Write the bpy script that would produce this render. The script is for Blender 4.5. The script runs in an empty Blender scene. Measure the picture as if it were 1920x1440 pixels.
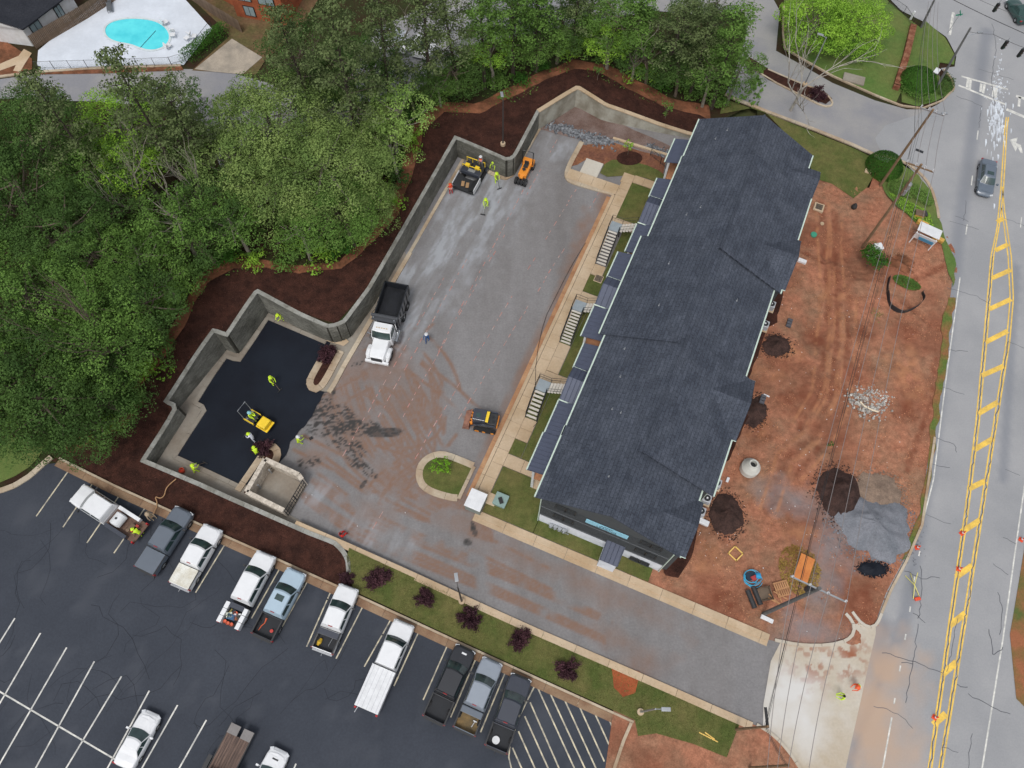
import bpy, math, random
import numpy as np
from mathutils import Vector, Matrix
from mathutils.geometry import delaunay_2d_cdt
C = bpy.context.scene.collection
PI = math.pi
random.seed(7); RNG = np.random.default_rng(7)

# ------------------------------------------------------------------ camera
FPX, CAMH = 1420.0, 68.0
_d = Vector(((940-960)/FPX, -(1385-720)/FPX, -1.0)).normalized()
_Z = -_d; _X = (Vector((1,0,0)) - _Z.x*_Z).normalized(); _Y = _Z.cross(_X)
RM = Matrix((_X, _Y, _Z))                       # world = RM @ camera space
cam = bpy.data.cameras.new('camera'); camo = bpy.data.objects.new('camera', cam); C.objects.link(camo)
camo.matrix_world = Matrix.Translation((0,0,CAMH)) @ RM.to_4x4()
cam.sensor_width = 36.0; cam.lens = FPX/1920*36.0; cam.clip_start = 0.5; cam.clip_end = 3000
bpy.context.scene.camera = camo

# ------------------------------------------------------------------ world, sun, exposure
w = bpy.data.worlds.new('World'); bpy.context.scene.world = w; w.use_nodes = True
nt = w.node_tree; nt.nodes.clear()
sky = nt.nodes.new('ShaderNodeTexSky'); sky.sky_type = 'NISHITA'; sky.sun_disc = False
SUN_EL, SUN_AZ = math.radians(62), math.radians(200)
sky.sun_elevation = SUN_EL; sky.sun_rotation = SUN_AZ
sky.air_density = 1.0; sky.dust_density = 3.0; sky.ozone_density = 1.0
bg = nt.nodes.new('ShaderNodeBackground'); bg.inputs[1].default_value = 0.15
wo = nt.nodes.new('ShaderNodeOutputWorld')
hs = nt.nodes.new('ShaderNodeHueSaturation'); hs.inputs['Saturation'].default_value = 0.28
nt.links.new(sky.outputs[0], hs.inputs['Color']); nt.links.new(hs.outputs[0], bg.inputs[0]); nt.links.new(bg.outputs[0], wo.inputs[0])
sl = bpy.data.lights.new('sun', 'SUN'); sl.energy = 0.95; sl.angle = math.radians(14); sl.color = (1.0, 0.975, 0.94)
so = bpy.data.objects.new('sun', sl); C.objects.link(so)
so.rotation_euler = Vector((math.sin(SUN_AZ)*math.cos(SUN_EL), math.cos(SUN_AZ)*math.cos(SUN_EL), math.sin(SUN_EL))).to_track_quat('Z','Y').to_euler()
sc = bpy.context.scene
sc.view_settings.view_transform = 'Standard'; sc.view_settings.look = 'None'
sc.view_settings.exposure = 0.13; sc.view_settings.gamma = 1.0; sc.view_settings.use_curve_mapping = False

# ------------------------------------------------------------------ pixel -> place
def ray(u, v): return RM @ Vector(((u-960)/FPX, -(v-720)/FPX, -1.0))
def P(u, v, z=0.0):
    d = ray(u, v); t = (z-CAMH)/d.z
    return Vector((d.x*t, d.y*t, z))
LU = Vector((math.cos(math.radians(-24.7)), math.sin(math.radians(-24.7)))); LN = Vector((-LU.y, LU.x))
def sst(a, b, x):
    t = np.clip((x-a)/(b-a), 0, 1); return t*t*(3-2*t)
_kl = P(480, 1000, 1.0); KC = _kl.x*LN.x + _kl.y*LN.y
def Zu(x, y):
    s = x*LU.x + y*LU.y; d = x*LN.x + y*LN.y - KC
    t = (-5 - s)/40.0
    lot = 2.2*np.where(t > 0.06, np.minimum(t, 1.0), np.where(t < -0.06, 0, (t+0.06)**2/0.24))
    wood = 2.85*(1-sst(6, 27, x)) + 0.75*(1-sst(-24, -11, x)) + 0.35*sst(-20, -26, x)*sst(34, 40, y)*sst(50, 44, y)
    b = sst(4.5, 15, d)*sst(12, 30, y+0*x) + 0.0
    return lot*(1-b) + wood*b
def PT(u, v, off=0.0):
    z = 1.0
    for _ in range(25):
        p = P(u, v, z); z = 0.5*z + 0.5*(float(Zu(p.x, p.y)) + off)
    return P(u, v, z)
# building frame: u across (east), v along (north), origin at south-west wall corner
BO = P(1010, 976); BA = math.radians(-23.2)
BU = Vector((math.cos(BA), math.sin(BA), 0)); BV = Vector((-math.sin(BA), math.cos(BA), 0))
def BW(u, v, z=0.0): return BO + BU*u + BV*v + Vector((0,0,z))
def toB(p): q = p-BO; return q.dot(BU), q.dot(BV)

# ------------------------------------------------------------------ value noise in numpy
_perm = np.random.default_rng(3).random((256,256))
def vn(x, y):
    xi = np.floor(x).astype(int); yi = np.floor(y).astype(int); xf = x-xi; yf = y-yi
    xf = xf*xf*(3-2*xf); yf = yf*yf*(3-2*yf); a = _perm
    g = lambda i, j: a[i & 255, j & 255]
    return (g(xi,yi)*(1-xf)+g(xi+1,yi)*xf)*(1-yf) + (g(xi,yi+1)*(1-xf)+g(xi+1,yi+1)*xf)*yf
def fbm(x, y, o=4):
    x = np.asarray(x, float); y = np.asarray(y, float)
    s = 0; a = 0.5
    for i in range(o): s = s + a*vn(x*2**i+17*i, y*2**i+5*i); a *= 0.5
    return s/(1-0.5**o)

# ------------------------------------------------------------------ materials
MATS = {}
def mat(name, col, rough=0.8, col2=None, scale=0.6, amt=0.35, bump=0.0, bscale=8.0, metal=0.0, fine=0.15, fscale=12.0,
        coords='world', spec=None, islands=0.0, objrand=0.0, stain=None, stretch=None, trans=0.0, coat=0.0, stain2=None, stain3=None, fine2=0.0):
    if name in MATS: return MATS[name]
    m = bpy.data.materials.new(name); m.use_nodes = True; t = m.node_tree; N = t.nodes; L = t.links
    b = N['Principled BSDF']; b.inputs['Roughness'].default_value = rough; b.inputs['Metallic'].default_value = metal
    if spec is None and rough >= .6 and coords == 'world': spec = 0.12
    if spec is not None: b.inputs['Specular IOR Level'].default_value = spec
    if coat: b.inputs['Coat Weight'].default_value = coat; b.inputs['Coat Roughness'].default_value = 0.1
    c = (*col, 1)
    if coords == 'world':
        g = N.new('ShaderNodeNewGeometry'); vec = g.outputs['Position']
    else:
        g = N.new('ShaderNodeTexCoord'); vec = g.outputs['Object']
    if stretch:
        mp = N.new('ShaderNodeMapping'); mp.inputs['Rotation'].default_value[2] = stretch[0]
        mp.inputs['Scale'].default_value = (stretch[1], stretch[2], 1); L.new(vec, mp.inputs['Vector']); vecs = mp.outputs[0]
    else: vecs = vec
    def noise(sc_, det=4.0, v=None):
        n = N.new('ShaderNodeTexNoise'); n.inputs['Scale'].default_value = sc_; n.inputs['Detail'].default_value = det
        n.inputs['Roughness'].default_value = 0.6; L.new(v or vec, n.inputs['Vector']); return n.outputs['Fac']
    def mix(a, bb, fac, mode='MIX'):
        x = N.new('ShaderNodeMix'); x.data_type = 'RGBA'; x.blend_type = mode
        for s, val in ((x.inputs['A'], a), (x.inputs['B'], bb)):
            if isinstance(val, tuple): s.default_value = val
            else: L.new(val, s)
        if isinstance(fac, float): x.inputs['Factor'].default_value = fac
        else: L.new(fac, x.inputs['Factor'])
        return x.outputs['Result']
    def ramp(f, a, bb):
        r = N.new('ShaderNodeMapRange'); r.inputs['From Min'].default_value = a; r.inputs['From Max'].default_value = bb
        L.new(f, r.inputs['Value']); return r.outputs[0]
    c2 = (*(col2 or tuple(x*(1-amt) for x in col)), 1)
    out = mix(c, c2, ramp(noise(scale, 5.0, vecs), 0.38, 0.64))
    if fine:
        out = mix(out, (0,0,0,1), ramp(noise(fscale, 3.0), 0.25, 0.8*1.0)) if False else out
        k = N.new('ShaderNodeMapRange'); k.inputs['From Min'].default_value = 0.25; k.inputs['From Max'].default_value = 0.75
        k.inputs['To Min'].default_value = 1-fine; k.inputs['To Max'].default_value = 1+fine; L.new(noise(fscale, 3.0), k.inputs['Value'])
        vm = N.new('ShaderNodeVectorMath'); vm.operation = 'SCALE'; L.new(out, vm.inputs[0]); L.new(k.outputs[0], vm.inputs['Scale']); out = vm.outputs[0]
    if fine2:
        k = N.new('ShaderNodeMapRange'); k.inputs['From Min'].default_value = 0.3; k.inputs['From Max'].default_value = 0.7
        k.inputs['To Min'].default_value = 1-fine2; k.inputs['To Max'].default_value = 1+fine2; L.new(noise(fscale*0.22, 6.0), k.inputs['Value'])
        vm = N.new('ShaderNodeVectorMath'); vm.operation = 'SCALE'; L.new(out, vm.inputs[0]); L.new(k.outputs[0], vm.inputs['Scale']); out = vm.outputs[0]
    if islands or objrand:
        if islands:
            gi = N.new('ShaderNodeNewGeometry'); r = gi.outputs['Random Per Island']; am = islands
        else:
            gi = N.new('ShaderNodeObjectInfo'); r = gi.outputs['Random']; am = objrand
        k = N.new('ShaderNodeMapRange'); k.inputs['To Min'].default_value = 1-am; k.inputs['To Max'].default_value = 1+am; L.new(r, k.inputs['Value'])
        vm = N.new('ShaderNodeVectorMath'); vm.operation = 'SCALE'; L.new(out, vm.inputs[0]); L.new(k.outputs[0], vm.inputs['Scale']); out = vm.outputs[0]
    for st, nm in ((stain, 'stain'), (stain2, 'stain2'), (stain3, 'stain3')):
        if st:
            a = N.new('ShaderNodeAttribute'); a.attribute_name = nm
            out = mix(out, (*st, 1), a.outputs['Fac'])
    L.new(out, b.inputs['Base Color'])
    if bump:
        bn = N.new('ShaderNodeBump'); bn.inputs['Strength'].default_value = 1.0; bn.inputs['Distance'].default_value = bump
        L.new(noise(bscale, 4.0), bn.inputs['Height']); L.new(bn.outputs[0], b.inputs['Normal'])
    if trans:
        tr = N.new('ShaderNodeBsdfTranslucent'); L.new(out, tr.inputs['Color']); ms = N.new('ShaderNodeMixShader'); ms.inputs[0].default_value = trans
        L.new(b.outputs[0], ms.inputs[1]); L.new(tr.outputs[0], ms.inputs[2]); L.new(ms.outputs[0], N['Material Output'].inputs['Surface'])
    MATS[name] = m; return m
def flat(name, col, rough=0.5, metal=0.0, **k): return mat(name, col, rough, amt=0.12, scale=2.0, fine=0.05, metal=metal, coords='object', **k)

# ------------------------------------------------------------------ mesh helper
class MB:
    def __init__(s): s.v = []; s.f = []; s.m = []
    def add(s, vs, fs, m=0):
        o = len(s.v); s.v += [tuple(p) for p in vs]; s.f += [tuple(i+o for i in f) for f in fs]; s.m += [m]*len(fs); return s
    def box(s, c, d, rz=0.0, m=0, top=1.0, ry=0.0, rx=0.0):
        M = Matrix.Rotation(rz,3,'Z') @ Matrix.Rotation(ry,3,'Y') @ Matrix.Rotation(rx,3,'X'); vs = []
        for z in (-1,1):
            k = top if z > 0 else 1
            for x, y in ((-1,-1),(1,-1),(1,1),(-1,1)):
                vs.append(Vector(c) + M @ Vector((x*d[0]/2*k, y*d[1]/2*k, z*d[2]/2)))
        return s.add(vs, [(3,2,1,0),(4,5,6,7),(0,1,5,4),(1,2,6,5),(2,3,7,6),(3,0,4,7)], m)
    def prism(s, poly, z0, z1, m=0, msides=None):
        n = len(poly); a = sum(poly[i][0]*poly[(i+1)%n][1]-poly[(i+1)%n][0]*poly[i][1] for i in range(n))
        if a < 0: poly = poly[::-1]
        zt = z1 if callable(z1) else (lambda x, y: z1); zb = z0 if callable(z0) else (lambda x, y: z0)
        vs = [(p[0],p[1],zb(p[0],p[1])) for p in poly] + [(p[0],p[1],zt(p[0],p[1])) for p in poly]
        s.add(vs, [tuple(range(n,2*n))], m); k = len(s.v)-2*n
        s.f += [tuple(i+k for i in reversed(range(n)))]; s.m += [m]
        for i in range(n):
            j = (i+1) % n; s.f.append((k+i, k+j, k+n+j, k+n+i)); s.m.append(m if msides is None else msides)
        return s
    def tube(s, pts, r, n=6, m=0, cap=True):
        pts = [Vector(p) for p in pts]; rs = r if isinstance(r, (list,tuple)) else [r]*len(pts); o = len(s.v)
        up = None
        for i, p in enumerate(pts):
            t = (pts[min(i+1,len(pts)-1)] - pts[max(i-1,0)]).normalized()
            if up is None: up = Vector((0,0,1)) if abs(t.z) < .9 else Vector((1,0,0))
            a = t.cross(up).normalized(); b = a.cross(t); up = b
            for k in range(n):
                an = 2*PI*k/n; s.v.append(tuple(p + (a*math.cos(an)+b*math.sin(an))*rs[i]))
        for i in range(len(pts)-1):
            for k in range(n):
                k2 = (k+1) % n; s.f.append((o+i*n+k, o+(i+1)*n+k, o+(i+1)*n+k2, o+i*n+k2)); s.m.append(m)
        if cap:
            s.f.append(tuple(o+k for k in range(n))); s.f.append(tuple(o+(len(pts)-1)*n+k for k in reversed(range(n)))); s.m += [m, m]
        return s
    def cyl(s, c, r, h, n=16, m=0, axis='Z', r2=None):
        ax = {'X':Vector((1,0,0)),'Y':Vector((0,1,0)),'Z':Vector((0,0,1))}[axis] if isinstance(axis, str) else axis
        return s.tube([Vector(c)-ax*h/2, Vector(c)+ax*h/2], [r, r if r2 is None else r2], n, m)
    def lathe(s, prof, c=(0,0,0), n=20, m=0):
        o = len(s.v)
        for r, z in prof:
            for k in range(n): s.v.append((c[0]+r*math.cos(2*PI*k/n), c[1]+r*math.sin(2*PI*k/n), c[2]+z))
        for i in range(len(prof)-1):
            for k in range(n):
                k2 = (k+1) % n; s.f.append((o+i*n+k, o+i*n+k2, o+(i+1)*n+k2, o+(i+1)*n+k)); s.m.append(m)
        if prof[0][0] > 1e-4: s.f.append(tuple(o+k for k in reversed(range(n)))); s.m.append(m)
        if prof[-1][0] > 1e-4: s.f.append(tuple(o+(len(prof)-1)*n+k for k in range(n))); s.m.append(m)
        return s
    def loft(s, rings, m=0, cap=True):
        n = len(rings[0]); o = len(s.v)
        for r in rings: s.v += [tuple(p) for p in r]
        for i in range(len(rings)-1):
            for k in range(n):
                k2 = (k+1) % n; s.f.append((o+i*n+k, o+i*n+k2, o+(i+1)*n+k2, o+(i+1)*n+k)); s.m.append(m)
        if cap:
            s.f.append(tuple(o+k for k in reversed(range(n)))); s.f.append(tuple(o+(len(rings)-1)*n+k for k in range(n))); s.m += [m, m]
        return s
    def quad(s, a, b, c, d, m=0): return s.add([a,b,c,d], [(0,1,2,3)], m)
    def mesh(s, name, mats, smooth=False):
        me = bpy.data.meshes.new(name); me.from_pydata(s.v, [], s.f)
        for x in (mats if isinstance(mats, (list,tuple)) else [mats]): me.materials.append(x)
        if max(s.m, default=0) > 0: me.polygons.foreach_set('material_index', s.m)
        if smooth: me.polygons.foreach_set('use_smooth', [True]*len(s.f))
        me.update(); return me
    def build(s, name, mats, parent=None, smooth=False, bevel=0.0, loc=None, fix=False):
        me = s.mesh(name, mats, smooth)
        if fix:
            import bmesh
            bm = bmesh.new(); bm.from_mesh(me); bmesh.ops.recalc_face_normals(bm, faces=bm.faces); bm.to_mesh(me); bm.free()
        return link(name, me, parent, bevel, loc)
def link(name, me, parent=None, bevel=0.0, loc=None):
    o = bpy.data.objects.new(name, me); C.objects.link(o)
    if parent is not None: o.parent = parent
    if loc is not None: o.location = loc
    if bevel:
        b = o.modifiers.new('bevel','BEVEL'); b.width = bevel; b.segments = 2; b.limit_method = 'ANGLE'; b.angle_limit = math.radians(40)
    return o
def tag(o, label=None, cat=None, group=None, kind=None):
    if label: o['label'] = label
    if cat: o['category'] = cat
    if group: o['group'] = group
    if kind: o['kind'] = kind
    return o
def thing(name, label, cat, loc=(0,0,0), rz=0.0, group=None):
    o = bpy.data.objects.new(name, None); C.objects.link(o); o.location = loc; o.rotation_euler = (0,0,rz); o.empty_display_size = 0.3
    return tag(o, label, cat, group)
def dup(root, loc, rz=None, label=None, group=None):
    r = root.copy(); C.objects.link(r); r.location = loc
    if rz is not None: r.rotation_euler = (0,0,rz)
    if label: r['label'] = label
    if group: r['group'] = group
    for ch in KIDS.get(root.name, None) or [c for c in list(root.children)]:
        c = ch.copy(); C.objects.link(c); c.parent = r
        for g in list(ch.children):
            d = g.copy(); C.objects.link(d); d.parent = c
    return r
KIDS = {}

def pip(px, py, poly):
    ins = np.zeros(px.shape, bool); n = len(poly)
    for i in range(n):
        x1, y1 = poly[i][0], poly[i][1]; x2, y2 = poly[(i+1)%n][0], poly[(i+1)%n][1]
        if y1 == y2: continue
        c = ((y1 > py) != (y2 > py)) & (px < (x2-x1)*(py-y1)/(y2-y1)+x1); ins ^= c
    return ins
def smooth_poly(pts, it=1, closed=True):
    for _ in range(it):
        q = []; n = len(pts)
        for i in range(n if closed else n-1):
            a = pts[i]; b = pts[(i+1)%n]; q += [a*0.75+b*0.25, a*0.25+b*0.75]
        if not closed: q = [pts[0]] + q + [pts[-1]]
        pts = q
    return pts
def ragged(pts, amp, step=0.6, freq=0.7, closed=True):
    q = []; n = len(pts)
    for i in range(n if closed else n-1):
        a = pts[i]; b = pts[(i+1)%n]; k = max(1, int((b-a).length/step))
        for j in range(k):
            p = a.lerp(b, j/k); nx = float(fbm(p.x*freq+9, p.y*freq, 3))-0.5; ny = float(fbm(p.x*freq+50, p.y*freq+31, 3))-0.5
            q.append(Vector((p.x+nx*amp*2, p.y+ny*amp*2, p.z)))
    if not closed: q.append(pts[-1].copy())
    return q
def sheet(name, pts, m, zf=None, off=0.0, grid=0.0, kind='structure', parent=None, thick=0.0):
    """flat or terrain-hugging sheet: pts world points; zf height function"""
    pl = [Vector((p[0], p[1])) for p in pts]
    if sum(pl[i].x*pl[(i+1)%len(pl)].y-pl[(i+1)%len(pl)].x*pl[i].y for i in range(len(pl))) < 0: pl = pl[::-1]
    def inside(r):
        if not r[2]: return []
        cx = np.array([sum(r[0][i].x for i in f)/len(f) for f in r[2]]); cy = np.array([sum(r[0][i].y for i in f)/len(f) for f in r[2]])
        k = pip(cx, cy, pl); return [f for f, g in zip(r[2], k) if g]
    if zf is None and not thick:
        mb = MB()
        r = delaunay_2d_cdt(pl, [], [list(range(len(pl)))], 1, 1e-4)
        me = bpy.data.meshes.new(name); me.from_pydata([(p.x,p.y,off) for p in r[0]], [], inside(r))
    else:
        if grid:
            xs = np.array([p.x for p in pl]); ys = np.array([p.y for p in pl])
            gx, gy = np.meshgrid(np.arange(math.floor(xs.min()/grid)*grid, xs.max(), grid), np.arange(math.floor(ys.min()/grid)*grid, ys.max(), grid))
            gx = gx.ravel(); gy = gy.ravel(); ins = pip(gx, gy, pl)
            # densify border
            q = []
            for i in range(len(pl)):
                a = pl[i]; b = pl[(i+1)%len(pl)]; k = max(1, int((b-a).length/grid))
                q += [a.lerp(b, j/k) for j in range(k)]
            allp = q + [Vector((float(a), float(b))) for a, b in zip(gx[ins], gy[ins])]; nb = len(q)
        else: allp = pl; nb = len(pl)
        r = delaunay_2d_cdt(allp, [], [list(range(nb))], 1, 1e-4)
        vx = np.array([p.x for p in r[0]]); vy = np.array([p.y for p in r[0]])
        vz = (zf(vx, vy) if zf else np.zeros(len(vx))) + off
        me = bpy.data.meshes.new(name); me.from_pydata([tuple(t) for t in np.stack([vx,vy,vz],1)], [], inside(r))
        me.polygons.foreach_set('use_smooth', [True]*len(me.polygons))
    # orient up
    me.update()
    if len(me.polygons) and me.polygons[0].normal.z < 0: me.flip_normals()
    me.materials.append(m)
    o = link(name, me, parent)
    if kind: o['kind'] = kind
    return o
def gridsheet(name, poly, res, m, off=0.0, zfun=None, stain=None, stain2=None, kind='structure', stain3=None):
    xs = [p[0] for p in poly]; ys = [p[1] for p in poly]
    X = np.arange(min(xs), max(xs)+res, res); Y = np.arange(min(ys), max(ys)+res, res)
    gx, gy = np.meshgrid(X, Y); nx, ny = len(X), len(Y)
    cx = (gx[:-1,:-1]+res/2); cy = (gy[:-1,:-1]+res/2); ins = pip(cx.ravel(), cy.ravel(), poly).reshape(cx.shape)
    ii, jj = np.nonzero(ins); a = ii*nx+jj
    F = np.stack([a, a+1, a+nx+1, a+nx], 1)
    used = np.unique(F); rm = -np.ones(nx*ny, int); rm[used] = np.arange(len(used)); F = rm[F]
    x = gx.ravel()[used]; y = gy.ravel()[used]; z = np.full(len(x), off) + (zfun(x, y) if zfun else 0)
    cnt = np.bincount(F.ravel(), minlength=len(x)); bd = np.nonzero(cnt < 4)[0]
    if len(bd):
        bx, by = x[bd], y[bd]; best = np.full(len(bd), 1e9); nx_, ny_ = bx.copy(), by.copy(); n_ = len(poly)
        for i in range(n_):
            ax, ay = poly[i][0], poly[i][1]; ex, ey = poly[(i+1)%n_][0]-ax, poly[(i+1)%n_][1]-ay
            t = np.clip(((bx-ax)*ex+(by-ay)*ey)/(ex*ex+ey*ey+1e-12), 0, 1); qx, qy = ax+t*ex, ay+t*ey; d = np.hypot(qx-bx, qy-by)
            k = d < best; best = np.where(k, d, best); nx_ = np.where(k, qx, nx_); ny_ = np.where(k, qy, ny_)
        k = best < res*1.5; x = x.copy(); y = y.copy(); x[bd[k]] = nx_[k]; y[bd[k]] = ny_[k]; z = np.full(len(x), off) + (zfun(x, y) if zfun else 0)
    me = bpy.data.meshes.new(name); me.vertices.add(len(x)); me.vertices.foreach_set('co', np.stack([x,y,z],1).ravel())
    me.loops.add(F.size); me.loops.foreach_set('vertex_index', F.ravel()); me.polygons.add(len(F))
    me.polygons.foreach_set('loop_start', np.arange(0, F.size, 4)); me.polygons.foreach_set('loop_total', np.full(len(F), 4))
    me.polygons.foreach_set('use_smooth', np.ones(len(F), bool))
    me.update(); me.validate(); me.materials.append(m)
    for nm, fn in (('stain', stain), ('stain2', stain2), ('stain3', stain3)):
        if fn:
            at = me.attributes.new(nm, 'FLOAT', 'POINT'); at.data.foreach_set('value', np.clip(fn(x, y), 0, 1).astype(np.float32))
    o = link(name, me); tag(o, kind=kind); return o
def PL(L, z=0.0): return [P(u, v, z) for u, v in L]
def PTL(L, off=0.0): return [PT(u, v, off) for u, v in L]
def offs(pts, d):
    """offset open polyline to its left by d"""
    out = []
    for i, p in enumerate(pts):
        a = pts[max(i-1,0)]; b = pts[min(i+1,len(pts)-1)]; n = None
        t1 = Vector((p.x-a.x, p.y-a.y)) if i > 0 else Vector((b.x-p.x, b.y-p.y))
        t2 = Vector((b.x-p.x, b.y-p.y)) if i < len(pts)-1 else t1
        t1.normalize(); t2.normalize(); n1 = Vector((-t1.y, t1.x)); n2 = Vector((-t2.y, t2.x)); m = (n1+n2)
        m = m/max(0.35, m.dot(n1)) if m.length > 1e-6 else n1
        out.append(Vector((p.x+m.x*d, p.y+m.y*d, p.z)))
    return out
def resample(pts, step):
    out = [pts[0].copy()]; acc = 0.0
    for a, b in zip(pts, pts[1:]):
        L = (b-a).length; d = step-acc
        while d <= L+1e-9: out.append(a.lerp(b, d/L)); d += step
        acc = L-(d-step)
    if (out[-1]-pts[-1]).length > step*0.3: out.append(pts[-1].copy())
    return out
def ribbon_pieces(parent, name, path, w0, w1, m, zf, h0, h1, piece=3.0, gap=0.015, limit=10**6):
    """pieces between offsets w0..w1 of a path; each a mesh"""
    fine = resample(path, 0.5); A = offs(fine, w0); Bq = offs(fine, w1); k = max(1, int(round(piece/0.5)))
    for i in range(0, len(fine)-1, k):
        j = min(i+k, len(fine)-1); a = [p.copy() for p in A[i:j+1]]; b = [p.copy() for p in Bq[i:j+1]]
        if len(a) < 2: continue
        for s in (a, b):
            d = (s[0]-s[1]); d.z = 0
            if d.length > 0.05:
                s[0] -= d.normalized()*gap; s[-1] -= (s[-1]-s[-2]).normalized()*gap
        mb = MB(); n = len(a); vs = []
        for p, q in zip(a, b):
            zp = float(zf(p.x, p.y)); zq = float(zf(q.x, q.y))
            vs += [(p.x,p.y,zp+h0), (p.x,p.y,zp+h1), (q.x,q.y,zq+h1), (q.x,q.y,zq+h0)]
        fs = []
        for t in range(n-1):
            o = 4*t
            for e in range(4): e2 = (e+1) % 4; fs.append((o+e, o+e2, o+4+e2, o+4+e))
        fs += [(3,2,1,0), (4*n-4,4*n-3,4*n-2,4*n-1)]
        mb.add(vs, fs); mb.build(name, m, parent, fix=True)
Z0 = lambda x, y: 0.0*x
def S(r, g, b, k=1.0):
    f = lambda x: (x/255/12.92 if x/255 <= .04045 else ((x/255+.055)/1.055)**2.4)*k
    return (f(r), f(g), f(b))
M_forest = mat('forest floor', S(58,42,32), 0.95, S(50,60,32), 0.25, bump=0.08, bscale=3)
M_clay = mat('red clay soil', S(162,110,86), 0.95, S(142,108,86), 0.3, bump=0.06, bscale=4, fine=0.25, fscale=8, fine2=.26, stain=S(118,70,52), stain2=S(132,126,126), stain3=S(176,124,90))
M_bank = mat('bare red bank', S(140,92,68), 0.95, S(98,68,50), 0.7, fine2=.25, bump=0.06, bscale=3, fine=0.2, fscale=2)
M_mulch = mat('brown mulch', S(72,46,38), 0.95, S(52,34,29), 0.9, fine2=.2, bump=0.06, bscale=9, fine=0.4, fscale=11)
M_lot = mat('sealed parking asphalt', S(66,70,78), 0.75, S(59,63,71), 0.12, bump=0.004, bscale=20, fine=0.1, fscale=6, stain=S(78,81,88))
M_fresh = mat('fresh black asphalt', S(33,38,47), 0.6, S(28,31,39), 0.25, bump=0.008, bscale=25, fine=0.08, fscale=9)
M_yard = mat('compacted gravel base', S(132,130,130), 0.9, S(119,116,115), 0.1, fine2=.07, bump=0.02, bscale=7, fine=0.12, fscale=5, stretch=(math.radians(-66),2.5,0.5), stain=S(130,103,88), stain2=S(162,165,170), stain3=S(68,66,65))
M_road = mat('worn road asphalt', S(158,158,159), 0.85, S(146,147,149), 0.14, bump=0.004, bscale=14, fine=0.06, fscale=7, stain=S(118,122,130), stain2=S(186,158,134))
M_street = mat('side street asphalt', S(152,150,148), 0.85, S(136,136,140), 0.2, fine=0.06, fscale=6, stain=S(188,170,152))
M_conc = mat('weathered tan concrete', S(196,176,150), 0.85, S(176,152,122), 0.22, bump=0.003, bscale=12, fine=0.08, fscale=5, objrand=0.05)
M_curb = mat('kerb concrete', S(190,177,156), 0.85, S(162,140,116), 0.3, fine=0.1, fscale=4, objrand=0.06)
M_gut = mat('grey gutter concrete', S(150,144,134), 0.85, S(132,122,110), 0.3, fine=0.08, fscale=4, objrand=0.05)
M_apron = mat('driveway concrete', S(196,190,178), 0.85, S(180,166,146), 0.13, fine=0.06, fscale=5, stain=S(150,96,72), stain2=S(206,204,200))
M_grass = mat('mown lawn', S(82,92,48), 0.95, S(106,102,62), 0.35, bump=0.03, bscale=14, fine=0.22, fscale=10, fine2=.16)
M_lawnb = mat('bright lawn', S(86,112,56), 0.95, S(104,114,64), 0.2, bump=0.03, bscale=10, fine=0.18, fscale=9, fine2=.12)
M_block = mat('grey wall block', S(126,125,117), 0.9, S(94,93,86), 0.35, bump=0.01, bscale=15, fine=0.18, fscale=6, islands=0.16)
M_wallc = mat('cast concrete wall', S(178,176,164), 0.85, S(138,132,118), 0.35, fine=0.08, fscale=3, stretch=(0,1.5,1.5))
M_cap = mat('wall cap stone', S(158,158,152), 0.85, S(128,126,118), 0.8, fine=0.14, fscale=6, objrand=0.08)
M_white = mat('white paint', (0.72,0.73,0.74), 0.5, (0.62,0.62,0.61), 1.5, fine=0.05)
M_yellow = mat('yellow road paint', S(240,200,92), 0.6, S(206,172,92), 1.2, fine=0.12, fscale=6)
M_stripe = mat('white stripe paint', S(222,220,212), 0.6, S(176,176,172), 1.3, fine=0.12, fscale=6)
M_gravel = mat('grey crushed stone', S(126,128,134), 0.95, S(96,98,104), 1.3, bump=0.06, bscale=9, fine=0.35, fscale=9)
M_rock = mat('riprap rock', S(136,139,143), 0.9, S(88,90,94), 2.5, islands=0.35)
M_dark = flat('black metal', (0.018,0.019,0.021), 0.45)
M_galv = flat('galvanised metal', (0.42,0.44,0.46), 0.45, 0.6)
M_wood = mat('weathered wood', S(120,100,82), 0.9, S(86,70,56), 1.0, fine=0.15, fscale=5, objrand=0.15, coords='object')
M_tank = flat('glossy white', (0.74,0.75,0.76), 0.35)

# ------------------------------------------------------------------ base ground
r = 900.0
sheet('ground', [Vector((-r,-r,0)),Vector((r,-r,0)),Vector((r,r,0)),Vector((-r,r,0))], mat('far soil and scrub', S(92,78,58), 0.95, S(66,74,44), 0.05, fine=0.2, fscale=0.4), None, -1.1)

# wall polyline (top outer edge of the retaining walls), west side
WALLPX = [(651,1075),(649,1049),(638,1032),(625,1020),(578,1002),(430,937),(373,911),(264,865),(327,763),(307,754),(400,616),(424,625),(481,542),(563,586),(614,609),(630,607),(644,600),(689,540),(853,255),(910,279),(950,297),(960,294),(967,283),(1007,207)]
CONCPX = [(1007,207),(1083,161),(1137,195),(1240,232),(1298,250)]
WALLW = PTL(WALLPX, 0.05); CONCW = PTL(CONCPX, 0.05)
DRIVE_LOW = [(641,1016),(655,1022),(760,1068),(880,1122),(1000,1176),(1120,1228),(1240,1280),(1330,1320),(1420,1362),(1437,1370)]
up_poly = [Vector(p) for p in WALLW] + [Vector(p) for p in CONCW[1:]] + [P(1420,190), Vector((30,66,0)), Vector((160,80,0)), Vector((160,230,0)), Vector((-170,230,0)), Vector((-170,-60,0)), P(1445,1900), P(1470,1440), P(1445,1385)] + [P(u,v) for u, v in reversed(DRIVE_LOW[2:])] + [P(662,1036)]
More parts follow.
